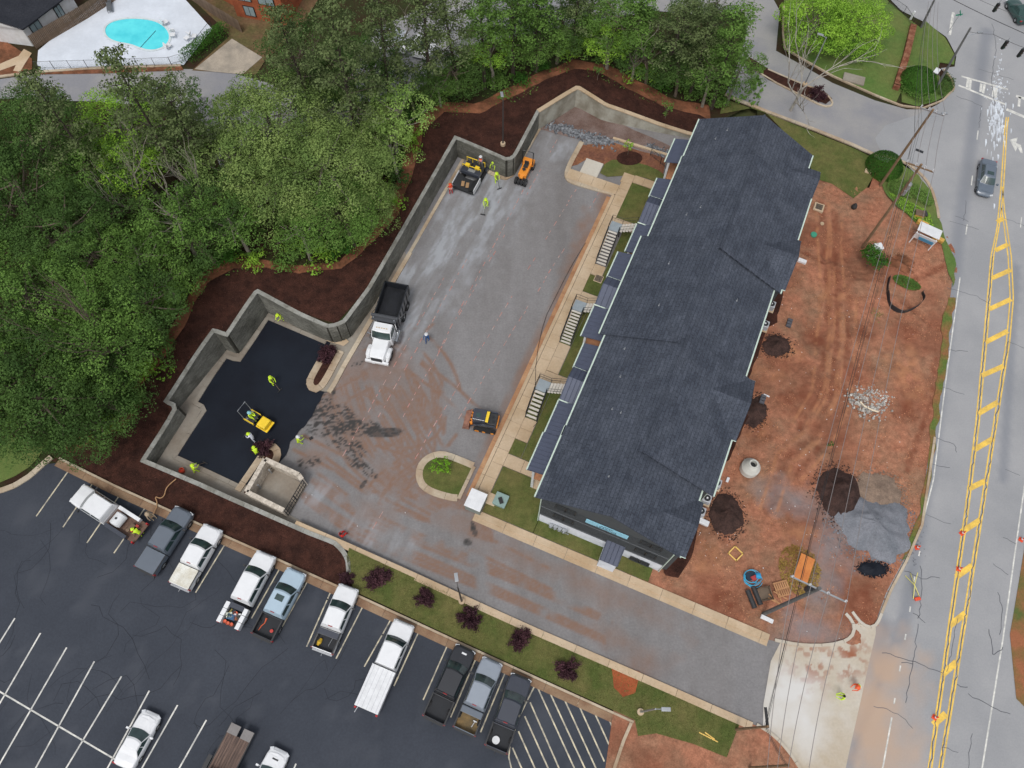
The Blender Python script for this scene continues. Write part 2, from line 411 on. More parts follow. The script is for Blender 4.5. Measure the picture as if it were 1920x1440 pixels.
sheet('terrain', up_poly, M_forest, Zu, -0.07, 1.25)

# clay yard east of the building
def seg(x, y, L, wd):
    """mask: closeness to polyline of world points"""
    d = np.full(x.shape, 1e9)
    for a, b in zip(L, L[1:]):
        vx, vy = b.x-a.x, b.y-a.y; t = np.clip(((x-a.x)*vx+(y-a.y)*vy)/(vx*vx+vy*vy+1e-9), 0, 1)
        d = np.minimum(d, np.hypot(x-a.x-t*vx, y-a.y-t*vy))
    return np.clip(1-(d/wd)**2, 0, 1)
def blob(x, y, px, rad, asp=1.0, ang=0.0, z=0.0):
    c = P(*px, z); dx = x-c.x; dy = y-c.y; ca, sa = math.cos(ang), math.sin(ang)
    a = (dx*ca+dy*sa)/rad; b = (-dx*sa+dy*ca)/(rad*asp); return np.clip(1.15-np.hypot(a, b)+(fbm(x*.8+3, y*.8, 4)-.5)*1.1, 0, 1)
RUTS = [PL([(1565,400),(1570,560),(1568,640),(1560,730),(1520,820),(1470,860),(1440,960)]), PL([(1590,560),(1590,640),(1580,750),(1545,830),(1490,890)]),
        PL([(1540,380),(1555,560),(1545,650),(1535,740),(1500,800)]), PL([(1690,560),(1760,620),(1745,760),(1700,880)]), PL([(1500,470),(1600,520),(1700,530),(1770,500)])]
EDGE_R = PL([(1632,1178),(1660,1130),(1695,1060),(1730,980),(1752,820),(1770,700),(1788,560),(1793,500),(1762,430),(1745,360),(1690,310)])
def clay_z(x, y):
    z = (fbm(x*.35, y*.35, 5)-.5)*0.6 + (fbm(x*1.7+8, y*1.7, 4)-.5)*0.24
    for i, R_ in enumerate(RUTS): z = z - 0.10*seg(x, y, R_, 0.45) + 0.05*seg(x, y, R_, 0.9)
    pass
    for p, r_, h_ in (((1570,470),2.6,-.35),((1560,480),1.2,-.3),((1490,745),3.0,.3),((1535,630),2.2,-.25),((1500,800),2.2,-.25),((1450,880),3,.2)): z = z + h_*sst(0,1,blob(x,y,p,r_))
    bv = (x-BO.x)*BV.x+(y-BO.y)*BV.y; ed = 1-seg(x, y, EDGE_R, 2.6)
    return z*sst(-.9,1.2,bv)*(.12+.88*ed)
def clay_stain(x, y):
    m = sst(.5,.72,fbm(x*.22, y*.22, 4))*0.55
    for p, r_ in (((1570,470),3.0),((1535,630),2.6),((1490,745),3.2),((1530,720),1.6),((1600,700),2.4),((1420,800),2.0),((1600,1120),4.0),((1350,1130),3.0),((1700,620),2.6),((1705,760),2.4),((1620,620),2.0),((1470,520),1.8),((1580,820),1.4)): m = np.maximum(m, 0.75*blob(x,y,p,r_)*(.5+fbm(x*1.8,y*1.8,3)))
    for R_ in RUTS: m = np.maximum(m, seg(x, y, R_, 0.5)*0.7*fbm(x*2, y*2, 2)*1.6)
    return m
def clay_grey(x, y):
    m = 0*x
    for p, r_, a, g in (((1490,940),4.0,.5,-.4),((1560,1010),4.5,.6,1.2),((1540,1100),3.6,.6,1.3),((1500,1180),3.2,.7,.2),((1530,1190),3.0,.7,0)): m = np.maximum(m, 0.8*blob(x,y,p,r_,a,g))
    return m
CLAYPX = [(1235,1062),(1262,1036),(1300,930),(1370,800),(1400,700),(1465,520),(1520,330),(1560,345),(1630,355),(1640,330),(1690,330),(1752,400),(1768,440),(1790,500),(1786,560),(1770,700),(1752,820),(1728,980),(1690,1060),(1660,1130),(1645,1166),(1632,1178),(1560,1212),(1500,1206),(1440,1195),(1200,1092),(1225,1070)]
clay_poly = PL([(1150,1060),(1250,900),(1400,560),(1480,330),(1524,318),(1560,345),(1630,352),(1640,325),(1690,330),(1700,330),(1760,410),(1790,470),(1795,500),(1790,560),(1773,700),(1755,820),(1732,980),(1695,1060),(1660,1130),(1648,1180),(1600,1240),(1440,1199),(1200,1090)])
def clay_tan(x, y):
    m = 0*x; n = fbm(x*1.4+2, y*1.4, 4)
    for p, r_, a in (((1480,660),1.8,.7),((1405,800),2.2,.6),((1440,700),2.0,.5),((1330,1045),2.4,.7),((1500,1000),2.5,.4),((1700,700),2.2,1.6),((1560,560),2.2,1)): m = np.maximum(m, .7*blob(x,y,p,r_,a))
    for R_ in RUTS[:3]: m = np.maximum(m, seg(x, y, offs(R_,.75), .2)*.6); m = np.maximum(m, seg(x, y, offs(R_,-.75), .2)*.6)
    return m*sst(.3,.62,n)
gridsheet('clay_yard', clay_poly, 0.17, M_clay, 0.0, clay_z, clay_stain, clay_grey, stain3=clay_tan)
# clay corner at the bottom, right of the lawn
gridsheet('clay_corner', PL([(1150,1330),(1385,1345),(1440,1372),(1470,1400),(1510,1450),(1510,1700),(1100,1700)]), 0.25, M_clay, 0.0, lambda x,y: Zu(x,y)+.015+(fbm(x*.5,y*.5,4)-.3)*0.14, clay_stain, None)

# ------------------------------------------------------------------ gravel yard inside the walls
yard_poly = [Vector(p) for p in WALLW[3:]] + [Vector(p) for p in CONCW[1:]] + PL([(1300,300),(1100,1040),(1472,1206),(1440,1385),(1330,1334),(760,1082),(655,1036)])
ARCS = []
def arc_px(c, r_, a0, a1, n=10): return PL([(c[0]+r_*math.cos(math.radians(a0+(a1-a0)*i/n)), c[1]-r_*math.sin(math.radians(a0+(a1-a0)*i/n))) for i in range(n+1)])
TRK = [arc_px((640,820),160,60,-20), arc_px((650,840),120,70,-35), arc_px((760,760),95,200,330), arc_px((700,760),150,100,10), PL([(640,650),(700,640),(770,680),(850,740),(900,790)]),
       PL([(600,760),(680,720),(760,640),(800,600)]), PL([(560,830),(640,870),(720,930),(800,960),(900,975)]), PL([(600,870),(680,930),(780,985),(900,1020),(1040,1090)]), arc_px((820,1000),140,150,100)] + [PL([(612+20*k,742-13*k),(628+22*k,800-10*k),(668+22*k,862-8*k),(735+16*k,925-9*k),(830+6*k,968-6*k),(930,1000-3*k)]) for k in range(7)] + [PL([(690+14*k,600+16*k),(745+12*k,640+16*k),(790+8*k,700+14*k),(800+4*k,780+8*k)]) for k in range(5)] + [PL([(560+12*k,900+14*k),(680,975+11*k),(820,1035+9*k),(980,1105+6*k),(1140,1178+5*k)]) for k in range(3)] + [arc_px((860,1010),150,150,100), PL([(700,850),(760,870),(830,890)])]
def yard_mud(x, y):
    m = 0*x; n = fbm(x*.9, y*.9, 5)
    for p, r_, a, g in (((720,690),3.6,1.3,.9),((650,700),3.4,.9,.3),((760,760),3.4,.8,0),((660,800),3.2,1,0),((740,900),3.4,.6,-.4),((700,960),3,.6,-.4),((1095,420),2.4,.5,1.2),((1075,480),2.6,.4,1.15),((980,1050),6,.2,-.43),((1150,1120),8,.2,-.43),((830,930),3,.7,0),((590,855),1.8,1,0),((1200,1250),3.0,.6,0.3),((880,990),6,.22,-.4),((1160,1200),4,.3,-.4),((620,760),2.4,1,0)): m = np.maximum(m, (0.5 if p[1] > 940 else 0.7)*blob(x,y,p,r_,a,g))
    tr = 0*x
    for t in TRK: tr = np.maximum(tr, np.maximum(seg(x, y, offs(t,.8), 0.26), seg(x, y, offs(t,-.8), 0.26)))
    m = np.maximum(m*(.6+.6*fbm(x*2.5,y*2.5,3)), tr*sst(.26,.52,fbm(x*.55+9,y*.55,3))*(.55+.6*fbm(x*4,y*4,2)))
    edge = PL([(1137,362),(1055,540),(895,890)]); m = np.maximum(m, seg(x,y,edge,0.9)*n*1.1)
    return m
def yard_light(x, y):
    m = 0*x; n = fbm(x*1.3+4, y*1.3, 4)
    for p, r_, a, g in (((880,400),6,2.4,-.42),((800,500),4.5,2.6,-.42),((840,450),5,2.0,-.42),((760,600),2.6,2,-.42),((600,930),2.0,1,0),((690,1010),5,.5,-.42),((1030,280),3,.8,0)): m = np.maximum(m, (0.5 if p[1] > 800 else .9)*blob(x,y,p,r_,a,g))
    a_ = x*BV.x+y*BV.y; b_ = x*BU.x+y*BU.y
    return m*(0.25+0.75*sst(.42,.62,fbm(a_*.22, b_*1.5, 5)))*(0.55+.45*sst(.35,.6,fbm(a_*1.2+5, b_*3.5, 3)))
def yard_spill(x, y):
    m = 0*x
    for p, r_, a, g, th in (((622,788),2.5,.62,.05,.0),((598,762),1.5,.8,.6,.0),((668,802),2.4,.32,-.05,.05),((718,811),1.9,.24,.03,.16),((650,835),2.0,.5,-.5,-.02),((680,878),1.7,.30,-.55,.05),((612,735),.8,1.5,.2,0),((575,870),1.2,.5,.3,-.02),((670,682),.6,.4,.3,.1),((681,908),.45,.4,1.1,.25),((876,1017),.3,1.2,1.2,.25),((888,992),.22,3,.3,.2)):
        c = P(*p); dx = x-c.x; dy = y-c.y; ca, sa = math.cos(g), math.sin(g); u_ = dx*ca+dy*sa; v_ = -dx*sa+dy*ca
        e = 1-np.hypot(u_/(r_*1.25), v_/(r_*a*1.25)); n = fbm(u_*1.1+p[0], v_*1.6+p[1], 4); fine = fbm(u_*3.2+p[0], v_*8.5+p[1], 3)
        solid = .75 if th > .1 else 0.0
        m = np.maximum(m, sst(.40,.52,n+.35*np.clip(e,-1,1)-.06+th)*np.clip(e*5,0,1)*np.maximum(solid, .12+.88*sst(.44,.60,fine)))
    # crossing tyre lug prints
    return m
gridsheet('gravel_yard', yard_poly, 0.16, M_yard, 0.0, lambda x,y: 0.02*(fbm(x*1.2,y*1.2,3)-.5), yard_mud, yard_light, stain3=yard_spill)
# gravel bed behind the concrete wall, brown mulch basin
sheet('gravel_bed', ragged(PL([(1012,243),(1030,228),(1083,196),(1180,240),(1290,290),(1255,300),(1215,287),(1150,262),(1090,262)]), 0.15), mat('brown pea gravel', S(128,112,106), 0.95, S(104,84,76), 0.4, bump=0.04, bscale=9, fine=0.25, fscale=9), None, 0.03)
sheet('bare_bed', ragged(PL([(1084,272),(1150,268),(1250,298),(1240,345),(1186,325),(1172,322),(1100,300),(1083,310),(1062,314)]), 0.1), mat('raw clay bed', S(112,76,62), 0.95, S(140,96,70), 0.5, bump=0.04, bscale=6, fine=0.25, fscale=4), None, 0.05)

# red paint guide lines sprayed on the gravel (dashed, uneven)
M_red = mat('sprayed red paint', S(176,112,102), 0.8, S(172,158,152), 3.0, fine=0.2)
mb = MB()
for a, b in (((885,430),(640,860)),((960,335),(705,790)),((1045,262),(745,800)),((1080,355),(700,990)),((1000,320),(800,700)),((1130,350),(850,800))):
    A, B_ = P(*a), P(*b); L = (B_-A).length; t = 0
    d = (B_-A).normalized(); nrm = Vector((-d.y, d.x, 0))
    while t < L:
        l = random.uniform(.25,.75); wd = random.uniform(.022,.05)
        if fbm(np.array([t*.3]), np.array([A.x]))[0] > .38:
            p = A+d*t + nrm*random.uniform(-.05,.05); q = p+d*l; mb.quad(*[Vector((c.x,c.y,0.026)) for c in (p-nrm*wd, q-nrm*wd, q+nrm*wd, p+nrm*wd)])
        t += l + random.uniform(.25,.7)
tag(mb.build('sprayed_guide_line', M_red, fix=True), kind='structure')

# fresh asphalt
FRESH = [(499,594),(560,618),(620,643),(600,680),(574,712),(576,728),(608,736),(598,760),(580,788),(556,812),(546,836),(534,858),(524,868),(506,880),(480,905),(447,914),(390,888),(324,858),(350,815),(379,768),(362,758),(395,706),(422,667),(447,676),(474,634)]
fr = PL(FRESH)
sheet('fresh_asphalt', fr[:6]+ragged(fr[6:15], .3, .25, 1.5, False)+fr[15:], M_fresh, None, 0.07)
# concrete gutter: west pit and along the walls
g1 = PL([(264,895-2),(560,1040),(641,1016)])
GUT = [(258,868),(330,760),(305,750),(400,610),(425,620),(481,538),(640,600),(690,540),(850,262),(905,285),(950,300),(962,290),(1007,215),(1014,243),(961,333),(947,338),(905,320),(868,296),(750,480),(642,684),(612,738),(575,735),(574,712),(560,760),(500,900),(440,926),(560,985),(655,1024),(641,1040),(560,1000)]
sheet('gutter', PL([(250,870),(327,755),(300,750),(400,600),(425,618),(481,530),(640,600),(690,540),(745,447),(763,480),(643,686),(617,735),(580,733),(540,840),(500,890),(480,935),(655,1021),(640,1040),(560,1000)]), M_gut, None, 0.035)
ribbon_pieces(tag(link("kerb", None), kind='structure'), 'kerb_stone', PL([(766,473),(640,688),(622,722),(612,736)]), 0.0, 0.45, M_curb, Z0, 0.0, 0.15, 3.0)
def setting(name): return tag(link(name, None), kind='structure')
# retained concrete: first kerb along the west wall (raised back edge)
ribbon_pieces(setting('kerb'), 'kerb_stone', PL([(867,297),(905,321),(935,336),(950,338),(962,331),(985,293),(1014,243)]), 0.0, 0.5, M_curb, Z0, 0.0, 0.14, 2.0)
ribbon_pieces(setting('kerb'), 'kerb_stone', PL([(766,473),(867,297)]), 0.0, -0.35, M_curb, Z0, 0.03, 0.10, 3.0)
# kerb round the fresh asphalt pit
ribbon_pieces(setting('kerb'), 'kerb_stone', PL([(614,640),(560,617),(501,592),(474,634),(447,673),(423,664),(395,704),(361,758),(381,768),(350,815),(322,859),(390,890),(447,917)]), 0.0, 0.42, M_gut, Z0, 0.05, 0.17, 3.0)
# two planted islands beside the pit
u1 = smooth_poly(PL([(600,680),(584,708),(580,720),(586,730),(596,731),(608,720),(640,659)]),2,False)
ribbon_pieces(setting('kerb'), 'kerb_stone', u1, 0.34, -0.34, M_curb, Z0, 0.0, 0.17, 2.0)
sheet('planting_bed', PL([(604,678),(590,705),(586,722),(596,726),(606,715),(634,660),(628,654)]), M_mulch, None, 0.13)
sheet('fresh_concrete', PL([(612,640),(645,650),(655,642),(640,628),(622,634)]), M_conc, None, 0.16)
u2 = smooth_poly(PL([(513,872),(521,858),(521,846),(514,838),(504,837),(498,842)]),2,False)
ribbon_pieces(setting('kerb'), 'kerb_stone', u2, 0.34, -0.34, M_curb, Z0, 0.0, 0.17, 1.6)
ribbon_pieces(setting('kerb'), 'kerb_stone', PL([(492,854),(446,921)]), 0.3, -0.3, M_curb, Z0, 0.0, 0.172, 3.0)
sheet('planting_bed', PL([(500,842),(510,841),(517,848),(516,860),(508,876),(474,930),(458,925),(496,860)]), M_mulch, None, 0.13)

# block retaining wall: courses of blocks with recessed joints + separate cap stones
wl = thing('retaining_wall', 'grey block retaining wall stepping round the two sunken paved corners', 'wall')
mb = MB(); path = [Vector((p.x,p.y,0)) for p in WALLW]
core = offs(path, -0.02)
segs = list(zip(path, path[1:]))
for a, b in segs:
    L = (b-a).length; d = (b-a)/L; n = Vector((-d.y, d.x, 0)); nb = max(1, round(L/0.46)); ang = math.atan2(d.y, d.x)
    hmax = max(float(Zu(a.x,a.y)), float(Zu(b.x,b.y)))
    for c in range(int(hmax/0.2)+1):
        sh = 0.5*(c % 2)
        for i in range(nb+1):
            t0 = max(0, (i-sh)/nb); t1 = min(1, (i+1-sh)/nb)
            if t1-t0 < 0.2/nb: continue
            tm = (t0+t1)/2; p = a.lerp(b, tm); zt = float(Zu(p.x, p.y))
            if c*0.2+0.2 > zt+0.02: continue
            ln = (t1-t0)*L-0.018; out = random.uniform(-.012,.012)
            mb.box(p - n*(0.17+out) + Vector((0,0,c*0.2+0.1)), (ln, 0.28, 0.186), ang)
o = mb.build('block', M_block, wl); o['kind'] = 'stuff'; o.name = 'wall_block'
mb = MB()
q = offs(path, -0.08); q2 = offs(path, -0.24)
for i in range(len(path)-1):
    vs = []
    for p in (q[i], q[i+1], q2[i+1], q2[i]): vs.append((p.x,p.y,0.0))
    for p in (q[i], q[i+1], q2[i+1], q2[i]): vs.append((p.x,p.y,max(0.05,float(Zu(p.x,p.y))-0.06)))
    mb.add(vs, [(3,2,1,0),(4,5,6,7),(0,1,5,4),(1,2,6,5),(2,3,7,6),(3,0,4,7)])
mb.build('wall_core', mat('dark joint grey', S(70,68,62), 0.95), wl, fix=True)  # darker grey core visible in the joints between blocks
ribbon_pieces(wl, 'cap_stone', path, 0.06, -0.34, M_cap, lambda x,y: float(Zu(x,y)), 0.0, 0.1, 1.5, 0.012)
# cast concrete wall
cw = thing('retaining_wall', 'pale cast concrete wall with a corner point behind the gravel bed', 'wall')
cp = [Vector((p.x,p.y,0)) for p in CONCW]
mb = MB(); a1 = resample(cp, 1.0); a2 = offs(a1, -0.32); n = len(a1); vs = []
for p, q_ in zip(a1, a2):
    z = float(Zu(p.x,p.y)); vs += [(p.x,p.y,-.1),(p.x,p.y,z),(q_.x,q_.y,z),(q_.x,q_.y,-.1)]
fs = []
for t in range(n-1):
    for e in range(4): e2 = (e+1)%4; fs.append((4*t+e,4*t+e2,4*t+4+e2,4*t+4+e))
fs += [(3,2,1,0),(4*n-4,4*n-3,4*n-2,4*n-1)]
mb.add(vs, fs); mb.build('wall_panel', M_wallc, cw, fix=True)
ribbon_pieces(cw, 'cap_stone', cp, 0.08, -0.42, M_conc, lambda x,y: float(Zu(x,y)), 0.003, 0.13, 2.4, 0.012)

# ------------------------------------------------------------------ upper sheets
MULCH = [(140,846),(180,828),(232,798),(268,755),(262,728),(300,680),(345,612),(388,530),(440,503),(500,500),(560,512),(640,503),(700,452),(745,400),(772,330),(796,245),(835,208),(900,212),(960,182),(1020,150),(1075,128),(1130,138),(1170,162),(1240,198),(1312,214),(1330,225)]
LOTK = [(92,862),(150,882),(215,914),(330,966),(430,1011),(520,1052),(640,1106),(662,1110)]
mul = ragged(PTL(MULCH), 0.3, 0.8, 0.6, False) + PTL([(1298,250),(1240,232),(1137,195),(1083,161),(1007,207),(967,283),(950,297),(853,255),(689,540),(630,607),(563,586),(481,542),(424,625),(400,616),(307,754),(327,763),(264,865),(430,937),(578,1002),(625,1020),(638,1032),(649,1049),(652,1078)]) + PTL(list(reversed(LOTK)))
sheet('bare_bank', ragged(PTL([(120,830),(190,800),(250,760),(250,715),(285,665),(330,600),(372,515),(430,482),(560,497),(640,488),(690,440),(728,390),(752,320),(775,235),(830,190),(890,192),(950,165),(1010,135),(1075,112),(1135,120),(1180,146),(1250,180),(1330,198),(1330,240),(1240,215),(1170,185),(1130,158),(1075,146),(1020,170),(960,200),(900,232),(850,240),(805,270),(785,335),(755,410),(710,460),(650,512),(560,522),(500,515),(440,520),(400,545),(350,620),(310,685),(275,730),(280,762),(232,810),(180,840),(140,850)]), 0.5, 1.0, 0.4), M_bank, Zu, -0.045, 1.25)
sheet('mulch_bed', mul, M_mulch, Zu, -0.02, 1.25)
LOT = [(-200,935),(0,924),(30,914),(60,896),(85,870),(110,868),(215,920),(330,972),(430,1018),(520,1058),(640,1112),(800,1186),(1000,1278),(1158,1350),(1180,1362),(1168,1385),(1150,1440),(1130,1560),(1100,1900),(-500,1900)]
def lot_stain(x, y):
    m = sst(.62,.8,fbm(x*.5,y*.5,4))*0.5
    for p, r_ in (((1020,1340),1.2),((1010,1390),1.4),((780,1160),1.6),((450,1040),1.4),((870,1200),1.6)): m = np.maximum(m, 0.5*blob(x,y,p,r_))
    return m
def dropB(pts): return [Vector((p.x,p.y,p.z)) for p in pts]
gridsheet('parking_lot', PTL([(-700,960)]+LOT[1:-2]+[(1130,2400),(-700,2400)]), 0.6, M_lot, -0.005, Zu, lot_stain)
# narrower seam strip hides nothing: gutter pan in front of the kerb
LK = [(110,862),(215,914),(330,966),(430,1012),(520,1052),(640,1106),(800,1180),(1000,1272),(1165,1347),(1187,1357)]
lk = PTL(LK)
ribbon_pieces(setting('gutter_pan'), 'gutter_slab', lk, 0.02, -0.62, mat('stained gutter', S(150,126,102), 0.9, S(128,100,80), 0.6, fine=0.15, objrand=0.08), lambda x,y: float(Zu(x,y)), -0.05, 0.014, 3.0, 0.012)
ribbon_pieces(setting('kerb'), 'kerb_stone', lk, 0.22, 0.035, M_curb, lambda x,y: float(Zu(x,y)), -0.05, 0.15, 3.0, 0.012)
ribbon_pieces(setting('kerb'), 'kerb_stone', PTL([(-60,932),(0,926),(30,915),(60,896),(84,874),(100,860)]), 0.0, 0.5, M_curb, lambda x,y: float(Zu(x,y)), -0.05, 0.12, 2.0, 0.01)
sheet('lawn', PTL([(-80,918),(0,905),(28,893),(55,876),(72,858),(84,838),(40,820),(-80,830)]), M_lawnb, Zu, 0.03, 1.25)
ribbon_pieces(setting('kerb'), 'kerb_stone', PTL([(1187,1357),(1172,1392),(1156,1440),(1146,1490)]), -0.05, -0.3, M_curb, lambda x,y: float(Zu(x,y)), -0.05, 0.15, 2.0, 0.01)
# lawn strip with the purple shrubs, between driveway and lot
strip = PTL([(655,1075),(650,1045),(655,1028),(760,1076),(880,1130),(1000,1182),(1120,1235),(1240,1287),(1330,1326),(1388,1352),(1362,1420),(1300,1395),(1230,1375),(1196,1380),(1190,1350),(1000,1264),(800,1172),(663,1108)])
sheet('lawn', strip, M_grass, Zu, 0.10, 1.25)
sheet('bare_patch', ragged(PTL([(1146,1245),(1200,1262),(1192,1300),(1168,1306),(1150,1290)]), 0.12, .4), mat('dug red clay', S(160,88,56), 0.95, S(140,76,50), 0.7, bump=0.05, bscale=5), Zu, 0.125, 1.25)

# parking stripes
def stripe(L, wd, m, mb, zf=Zu, off=0.006, th=None):
    pts = resample([Vector((p.x,p.y,0)) for p in L], 1.0) if len(L) == 2 else L
    a = offs(pts, wd/2); b = offs(pts, -wd/2)
    for i in range(len(pts)-1):
        mb.quad(*[Vector((p.x,p.y,float(zf(p.x,p.y))+off)) for p in (b[i], b[i+1], a[i+1], a[i])])
ml = MB(); my = MB()
for a, b in (((134,875),(68,968)),((182,894),(115,993)),((232,917),(163,1018)),((279,942),(211,1041)),((427,1012),(365,1114)),((529,1058),(469,1164)),((581,1082),(522,1188)),((684,1130),(627,1241)),
             ((622,1105),(573,1217)),((737,1154),(683,1250)),((788,1178),(736,1292)),((842,1203),(791,1318)),((896,1226),(845,1345)),((951,1252),(901,1373)),((1006,1279),(973,1345)),((973,1345),(956,1400))):
    stripe([PT(*a), PT(*b)], 0.11, None, my)
stripe(PTL([(956,1400),(954,1420),(960,1445),(972,1480)]), 0.11, None, my)
for a, b in (((1006,1285),(1095,1480)),((1026,1288),(1115,1480)),((1053,1300),(1140,1490)),((1081,1313),(1135,1432)),((1110,1326),(1145,1403)),((1138,1340),(1148,1363)),((994,1317),(1070,1490)),((984,1343),(1050,1490)),((972,1371),(1025,1490)),((961,1402),(1000,1490))):
    stripe([PT(*a), PT(*b)], 0.12, None, my)
M_aged = mat('aged lot stripe', S(214,204,176), 0.7, S(150,146,136), 1.6, fine=0.15, fscale=8)
tag(my.build('stall_marking', M_aged), kind='structure')
for a, b in (((28,1159),(-40,1268)),((76,1187),(-30,1370)),((125,1214),(-20,1466)),((177,1240),(45,1480)),((228,1268),(100,1480)),((280,1295),(180,1480)),((333,1322),(255,1460)),((387,1350),(325,1460)),((555,1432),(535,1480)),((-80,1250),(216,1424))):
    stripe([PT(*a), PT(*b)], 0.12, None, ml)
tag(ml.build('stall_marking', M_stripe), kind='structure')
# hairline cracks in the sealed lot
mb = MB(); M_crack = mat('crack filler', S(50,53,60), 0.7)
for _ in range(46):
    u, v = random.uniform(0,620), random.uniform(960,1440)
    if (v-960) < (u-60)*0.5: v += 120
    p = PT(u, v); an = random.uniform(0, 2*PI); L = [p]
    for _k in range(random.randint(4,9)): an += random.gauss(0,.5); L.append(L[-1]+Vector((math.cos(an),math.sin(an),0))*random.uniform(.6,1.4))
    if max(toB(q)[0] for q in L) < -3 and all((q.x*LN.x+q.y*LN.y-KC) < -1.5 for q in L): stripe(L, random.uniform(.018,.035), None, mb, Zu, 0.004)
tag(mb.build('crack', M_crack), kind='structure')

# ------------------------------------------------------------------ driveway kerbs, apron, sidewalks
ribbon_pieces(setting('kerb'), 'kerb_stone', PL([(560,984),(655,1024),(760,1070),(880,1124),(1000,1178),(1120,1230),(1240,1282),(1330,1322),(1412,1358)]), 0.12, -0.5, M_conc, lambda x,y: max(0.0,float(Zu(x,y)))*.9, -0.3, 0.14, 3.2)
ribbon_pieces(setting('kerb'), 'kerb_stone', [BW(-5.6,-1.35), BW(22.1,-1.35)], 0.0, -0.62, M_conc, Z0, 0.0, 0.12, 3.0)
ribbon_pieces(setting('gutter_pan'), 'gutter_slab', [BW(-5.6,-1.97), BW(22.1,-1.97)], 0.0, -0.42, M_conc, Z0, 0.0, 0.03, 3.0)
ribbon_pieces(setting('kerb'), 'kerb_stone', [BW(-6.45,-1.0), BW(-6.45,37.75)], 0.17, -0.17, M_conc, Z0, 0.0, 0.15, 3.0)
ribbon_pieces(setting('gutter_pan'), 'gutter_slab', [BW(-6.85,-0.5), BW(-6.85,37.4)], 0.22, -0.20, mat('clay stained gutter', S(178,140,106), 0.9, S(156,112,82), 0.5, fine=0.12, objrand=0.07), Z0, 0.0, 0.03, 3.0)
# north planting kerb
nk = smooth_poly([BW(-12.75,43.6),BW(-12.85,39.0),BW(-12.3,37.6),BW(-11.2,37.3),BW(-6.4,37.7)], 2, False)
ribbon_pieces(setting('kerb'), 'kerb_stone', nk, 0.55, 0.0, M_curb, Z0, 0.0, 0.14, 2.0)
def slab(parent, us, vs, z=0.15, m=None, j=0.012):
    for i in range(len(us)-1):
        for k in range(len(vs)-1):
            q_ = [BW(us[i]+j, vs[k]+j), BW(us[i+1]-j, vs[k]+j), BW(us[i+1]-j, vs[k+1]-j), BW(us[i]+j, vs[k+1]-j)]
            mb = MB(); mb.prism([(p.x,p.y) for p in q_], 0.0, z); mb.build('paving_slab', m or M_conc, parent)
sw = setting('sidewalk')
fr_ = lambda a, b, n: [a+(b-a)*i/n for i in range(n+1)]
slab(sw, [-6.25,-5.1], fr_(-1.0, 37.9, 26))
slab(sw, [-6.25,-5.1], [37.9,38.9,39.9], 0.151)
slab(sw, fr_(-12.3,-6.25,4), [37.9,39.3]); slab(sw, fr_(-11.1,-9.0,1), [39.3,41.5], 0.15, M_apron)
slab(sw, fr_(-6.4,-5.1,1), [39.9,41.3]); slab(sw, fr_(-5.1,-1.6,3), [40.3,41.4])
slab(sw, fr_(-5.1,-1.2,3), [33.7,34.9]); slab(sw, fr_(-5.1,-1.6,2), [22.9,24.5]); slab(sw, fr_(-5.1,-1.6,2), [13.25,14.4]); slab(sw, fr_(-5.1,-1.6,2), [3.5,4.8])
for v0, v1 in ((26.9,28.3),(14.45,17.9),(6.5,8.9)): slab(sw, [-5.1,-3.85], fr_(v0, v1, max(1, round((v1-v0)/1.5))), 0.149)
for u0, u1, v0, v1 in ((-5.1,-0.1,34.95,40.25),(-5.1,-0.1,24.55,26.85),(-3.8,-0.1,26.85,33.6),(-3.8,-0.1,14.45,22.85),(-5.1,-3.85,17.9,22.85),(-3.8,-0.1,4.85,13.2),(-5.1,-3.85,4.85,6.45),(-5.1,-3.85,8.95,13.2),(-5.05,0,-1.3,3.45),(-0.05,11.0,-1.3,-0.02)):
    sheet('lawn', [BW(u0,v0),BW(u1,v0),BW(u1,v1),BW(u0,v1)], M_grass, None, 0.12)
sheet('lawn', smooth_poly([BW(-8.95,39.4),BW(-5.1,41.5),BW(-2.0,41.5),BW(-1.5,42.6),BW(-3.5,43.4),BW(-6.8,43.2),BW(-8.9,42.2)],1), M_grass, None, 0.09)
# grass island with the young tree
ip = smooth_poly(PL([(888,874),(850,858),(826,851),(803,858),(788,874),(785,896),(794,914),(815,925),(848,934),(858,934)]),2,False)
ribbon_pieces(setting('kerb'), 'kerb_stone', ip, 0.32, -0.32, M_curb, Z0, 0.0, 0.15, 1.8)
ribbon_pieces(setting('kerb'), 'kerb_stone', PL([(860,936),(889,875)]), 0.16, -0.16, M_curb, Z0, 0.0, 0.153, 1.8)
sheet('lawn', ip, M_grass, None, 0.13)
# driveway apron to the road
ap = [(1452,1200),(1500,1212),(1560,1212),(1595,1198),(1602,1185),(1600,1165),(1585,1150),(1600,1146),(1615,1165),(1632,1176),(1645,1175),(1632,1230),(1610,1330),(1585,1440),(1575,1500),(1515,1500),(1490,1425),(1450,1375),(1424,1362)]
def ap_st(x, y):
    m = 0*x; n = sst(.5,.62,fbm(x*2,y*2,4))
    for p, r_2 in (((1520,1250),2.5),((1595,1235),2.0),((1510,1280),2.2),((1510,1200),2)): m = np.maximum(m, blob(x,y,p,r_2)*n)
    return m
gridsheet('driveway_apron', smooth_poly(PL(ap),1), 0.12, M_apron, 0.03, None, ap_st, lambda x,y: blob(x,y,(1490,1320),4))
ribbon_pieces(setting('kerb'), 'kerb_stone', smooth_poly(PL([(1452,1200),(1500,1210),(1555,1210),(1590,1200),(1601,1185),(1598,1165),(1584,1150)]),1,False), 0.12, -0.14, M_apron, Z0, 0.0, 0.16, 2.0)
